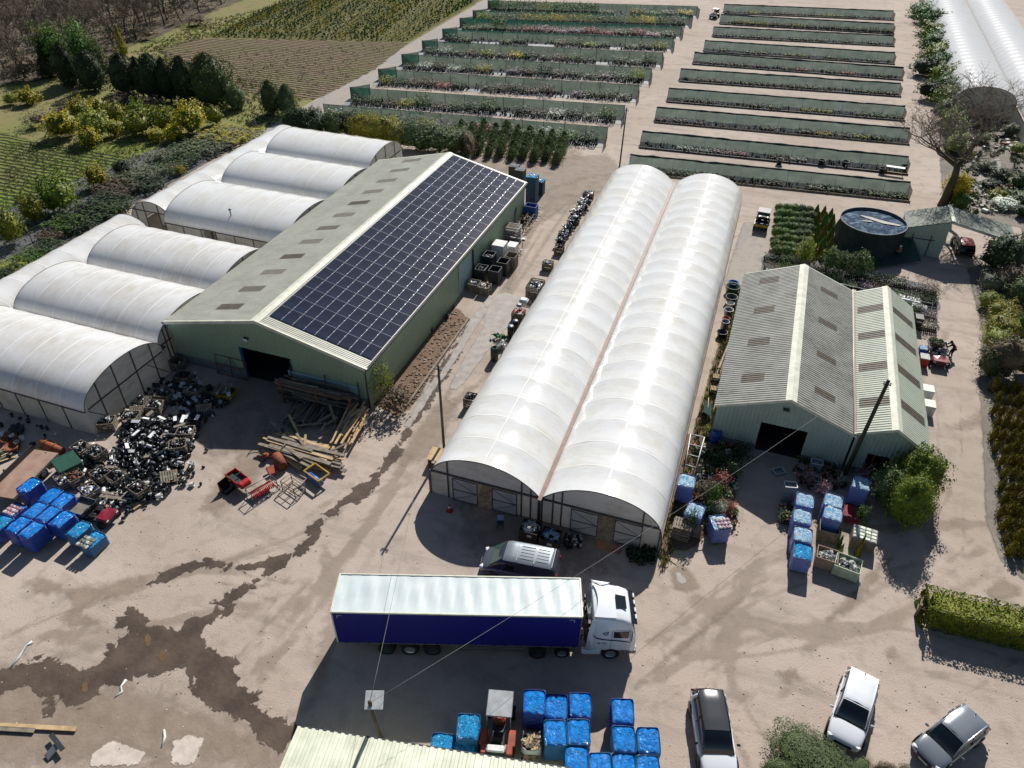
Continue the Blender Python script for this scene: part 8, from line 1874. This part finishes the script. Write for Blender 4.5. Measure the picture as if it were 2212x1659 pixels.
# gate end by the hedge, table in the beds
o=prop('picket_fence',1993,1290,1.2,'short grey picket gate leaning at the left end of the laurel hedge','gate'); o.rotation_euler.z=math.radians(75); m=MB(); m.box((-.9,0,.55),(.14,.14,1.2),'wood_grey'); m.build('post',o); m=MB()
for k in range(7): m.box((-.7+k*.2,.0,.62),(.12,.03,1.0),'wood_grey')
for z in (.3,.9): m.box((-.1,.04,z),(1.5,.04,.08),'wood_grey')
m.build('pickets',o)
o=prop('potting_table',1921,362,-.05,'white-topped potting table between the two nearest right-hand beds','table'); m=MB(); m.box((0,.45,.95),(2.3,.6,.05),'white_plastic'); m.build('tabletop',o); m=MB(); m.box((0,-.3,.55),(2.1,.35,.05),'wood_new'); m.build('seat_board',o)
for sx in (-1,1):
    for sy in (-.45,.7): m=MB(); m.box((sx*1.0,sy,.47),(.08,.08,.94 if sy>0 else .55),'wood_dark'); m.build('leg',o)
TB='black tubs in the second right-hand bed'
for i,(u,v,lb) in enumerate([(1895,358,'black tub left of the potting table'),(1942,352,'black tub right of the potting table'),(1764,343,'black tub in the second right-hand bed, left one'),(1815,345,'black tub in the second right-hand bed, right one'),(1673,343,'dark sack hanging on the wire frame at the second right-hand bed')]):
    p=P(u,v); m=MB(); m.lathe([(.32,0),(.45,.7),(.5,.72),(.42,.72),(.3,.1),(0,.1)],'black_plastic',(0,0,0),16); tag(m.build('black_tub',loc=p),lb,'tub',TB)
# net sagging beside the tank
o=prop('shade_net',1900,545,0,'dark green shade net hung between the water tank and the garage','net'); m=MB(); a=P(1835,525,1.2)-o.location; b=P(1955,470,2.6)-o.location; c=P(1985,545,.4)-o.location; d=P(1850,570,.2)-o.location; n=10; vs=[]
for i in range(n+1):
    for j in range(n+1): q=a.lerp(b,i/n).lerp(d.lerp(c,i/n),j/n); q.z=max(.1,q.z-.5*math.sin(PI*i/n)*math.sin(PI*j/n)+.1*mnoise.noise(q)); vs.append(q)
m.add(vs,[(i*(n+1)+j,(i+1)*(n+1)+j,(i+1)*(n+1)+j+1,i*(n+1)+j+1) for i in range(n) for j in range(n)],'net_green',True); m.build('net',o)
# stones and bits on the dirt
m=MB(); rd=random.Random(77)
for k in range(900):
    u,v=rd.uniform(0,2212),rd.uniform(1040,1659)
    if 700<u<1400 and v>1230: continue
    p=P(u,v); s=rd.choice([.015,.02,.025,.03,.045]); m.bbox((p.x,p.y,s*.3),(s*2,s*1.5,s),rd.choice(['silt','wood_grey','concrete_pad']),s*.3,rz=rd.random()*3)
tag(m.build('pebbles'),'scattered stones and crumbs on the dirt yard','stones',None,'stuff')
for i,(u,v,lb) in enumerate([(97,1607,'crumpled white strip on the dirt at the left')  ,]): pass
for i,(pts,lb) in enumerate([([(35,1465),(55,1440),(70,1415),(82,1408)],'white twisted film strip on the dirt near the left mud patch'),([(262,1524),(278,1512),(275,1500),(286,1486)],'wavy white film strip below the mud patch'),([(365,1630),(372,1608),(370,1592)],'bent white film strip near the concrete patches')]):
    m=MB(); m.tube([P(*q)+Vector((0,0,.04)) for q in pts],[.03,.08,.05,.09][:len(pts)],'white_plastic',5); tag(m.build('film_strip'),lb,'litter')
# ================================================================ people
def person(label,p,rz,top,legs,hat=None,pose='stand',hair='hair_dark',shoes='black_plastic'):
    o=empty('person',p,rz,label,'person')
    if pose=='stand': J={'pel':(0,0,.95),'ch':(0,-.02,1.32),'nk':(0,0,1.50),'hd':(0,.02,1.62),'top':(0,.01,1.74),'sl':(-.19,0,1.44),'el':(-.25,.06,1.18),'wl':(-.12,.24,1.16),'sr':(.19,0,1.44),'er':(.26,.04,1.18),'wr':(.13,.25,1.12),'hl':(-.1,0,.9),'kl':(-.12,.03,.5),'al':(-.13,-.02,.09),'tl':(-.14,.15,.04),'hr':(.1,0,.9),'kr':(.14,.05,.5),'ar':(.17,.02,.09),'tr':(.19,.18,.04)}
    else: J={'pel':(0,-.15,.95),'ch':(0,.12,1.25),'nk':(0,.26,1.40),'hd':(0,.34,1.48),'top':(0,.40,1.58),'sl':(-.19,.2,1.35),'el':(-.24,.42,1.15),'wl':(-.14,.62,1.05),'sr':(.19,.2,1.35),'er':(.26,.42,1.15),'wr':(.15,.62,1.02),'hl':(-.1,-.13,.9),'kl':(-.13,-.02,.5),'al':(-.14,-.12,.09),'tl':(-.15,.06,.04),'hr':(.1,-.13,.9),'kr':(.13,.06,.5),'ar':(.14,.05,.09),'tr':(.15,.22,.04)}
    E=[('pel','ch'),('ch','nk'),('nk','hd'),('hd','top'),('ch','sl'),('sl','el'),('el','wl'),('ch','sr'),('sr','er'),('er','wr'),('pel','hl'),('hl','kl'),('kl','al'),('al','tl'),('pel','hr'),('hr','kr'),('kr','ar'),('ar','tr')]
    Rd={'pel':.15,'ch':.16,'nk':.06,'hd':.10,'top':.07,'sl':.075,'sr':.075,'el':.05,'er':.05,'wl':.032,'wr':.032,'hl':.10,'hr':.10,'kl':.068,'kr':.068,'al':.045,'ar':.045,'tl':.04,'tr':.04}
    def skin(name,keys,edges,mat,extra=0,root=None):
        ks=[k for k in J if k in keys]; me=bpy.data.meshes.new(name); me.from_pydata([J[k] for k in ks],[(ks.index(a),ks.index(b)) for a,b in edges if a in ks and b in ks],[]); ob=bpy.data.objects.new(name,me); COL.objects.link(ob); ob.parent=o
        md=ob.modifiers.new('skin','SKIN'); md.use_smooth_shade=True
        for i,k in enumerate(ks): r=Rd[k]+extra; me.skin_vertices[0].data[i].radius=(r,r*.8 if k in('pel','ch') else r); me.skin_vertices[0].data[i].use_root=(k==(root or ks[0]))
        s=ob.modifiers.new('sub','SUBSURF'); s.levels=s.render_levels=1; me.materials.append(MAT[mat]); return ob
    skin('body',set(J),E,'skin',0,'pel')
    skin('top_clothing',{'pel','ch','nk','sl','el','sr','er'} | {'wl','wr'},[e for e in E if e[0]!='nk' or 1],top,.018,'pel')
    skin('trousers',{'pel','hl','kl','al','hr','kr','ar'},E,legs,.016,'pel')
    m=MB(); h=Vector(J['hd']); t=Vector(J['top'])
    m.lathe([(.0,.13),(.07,.11),(.105,.04),(.108,-.02),(.10,-.06)],hat or hair,h+Vector((0,-.012,.03)),14)
    if hat: m.bbox(h+Vector((0,.12,.06)),(.14,.12,.02),hat,.008)
    m.build('cap' if hat else 'hair',o)
    m=MB(); m.bbox(h+Vector((0,.105,-.01)),(.03,.04,.05),'skin',.012)
    for s in (-1,1): m.lathe([(0,-.012),(.013,0),(0,.012)],'cloth_black',h+Vector((s*.035,.095,.02)),6)
    m.box(h+Vector((0,.098,-.05)),(.045,.01,.01),'bags_red'); m.build('face',o)
    for s,k in ((-1,'l'),(1,'r')):
        w=Vector(J['w'+k]); e=Vector(J['e'+k]); d=(w-e).normalized(); sd=Vector((1,0,0)); up=Vector((0,0,1)); m=MB(); m.bbox(w+d*.05,(.08,.09,.035),'skin',.015)
        for f in range(4): a=w+d*.09+sd*(-.03+.02*f); L=(.065,.075,.07,.055)[f]; m.tube([a,a+d*L*.55-up*.008,a+d*L*.8-up*.03],[.009,.008,.007],'skin',5)
        a=w+d*.03-sd*s*.04; m.tube([a,a+d*.035-sd*s*.03,a+d*.065-sd*s*.03],[.011,.009,.008],'skin',5); m.build('hand',o)
        f=Vector(J['a'+k]); g=Vector(J['t'+k]); m=MB(); dd=(g-f); dd.z=0; m.bbox(((f.x+g.x)/2,(f.y+g.y)/2,.05),(.10,.28,.10),shoes,.035,rz=math.atan2(dd.y,dd.x)-PI/2); m.build('shoe',o)
    return o
person('person in black standing beside the wooden frames behind the solar barn',P(1122,500),2.6,'cloth_black','cloth_black')
person('person in black leaning over the bed of the dark red utility vehicle',P(2052,756)+Vector((-.05,.35,0)),1.55,'cloth_black','cloth_black',None,'lean')
person('person in tan jacket and white cap between the water tank and the garage',P(1930,545)+Vector((0,0,0)),2.2,'cloth_tan','cloth_navy','cap_white')
person('person in pale blue top walking in the display garden under the bare tree',P(2100,330),.6,'cloth_navy','cloth_navy','cap_white')
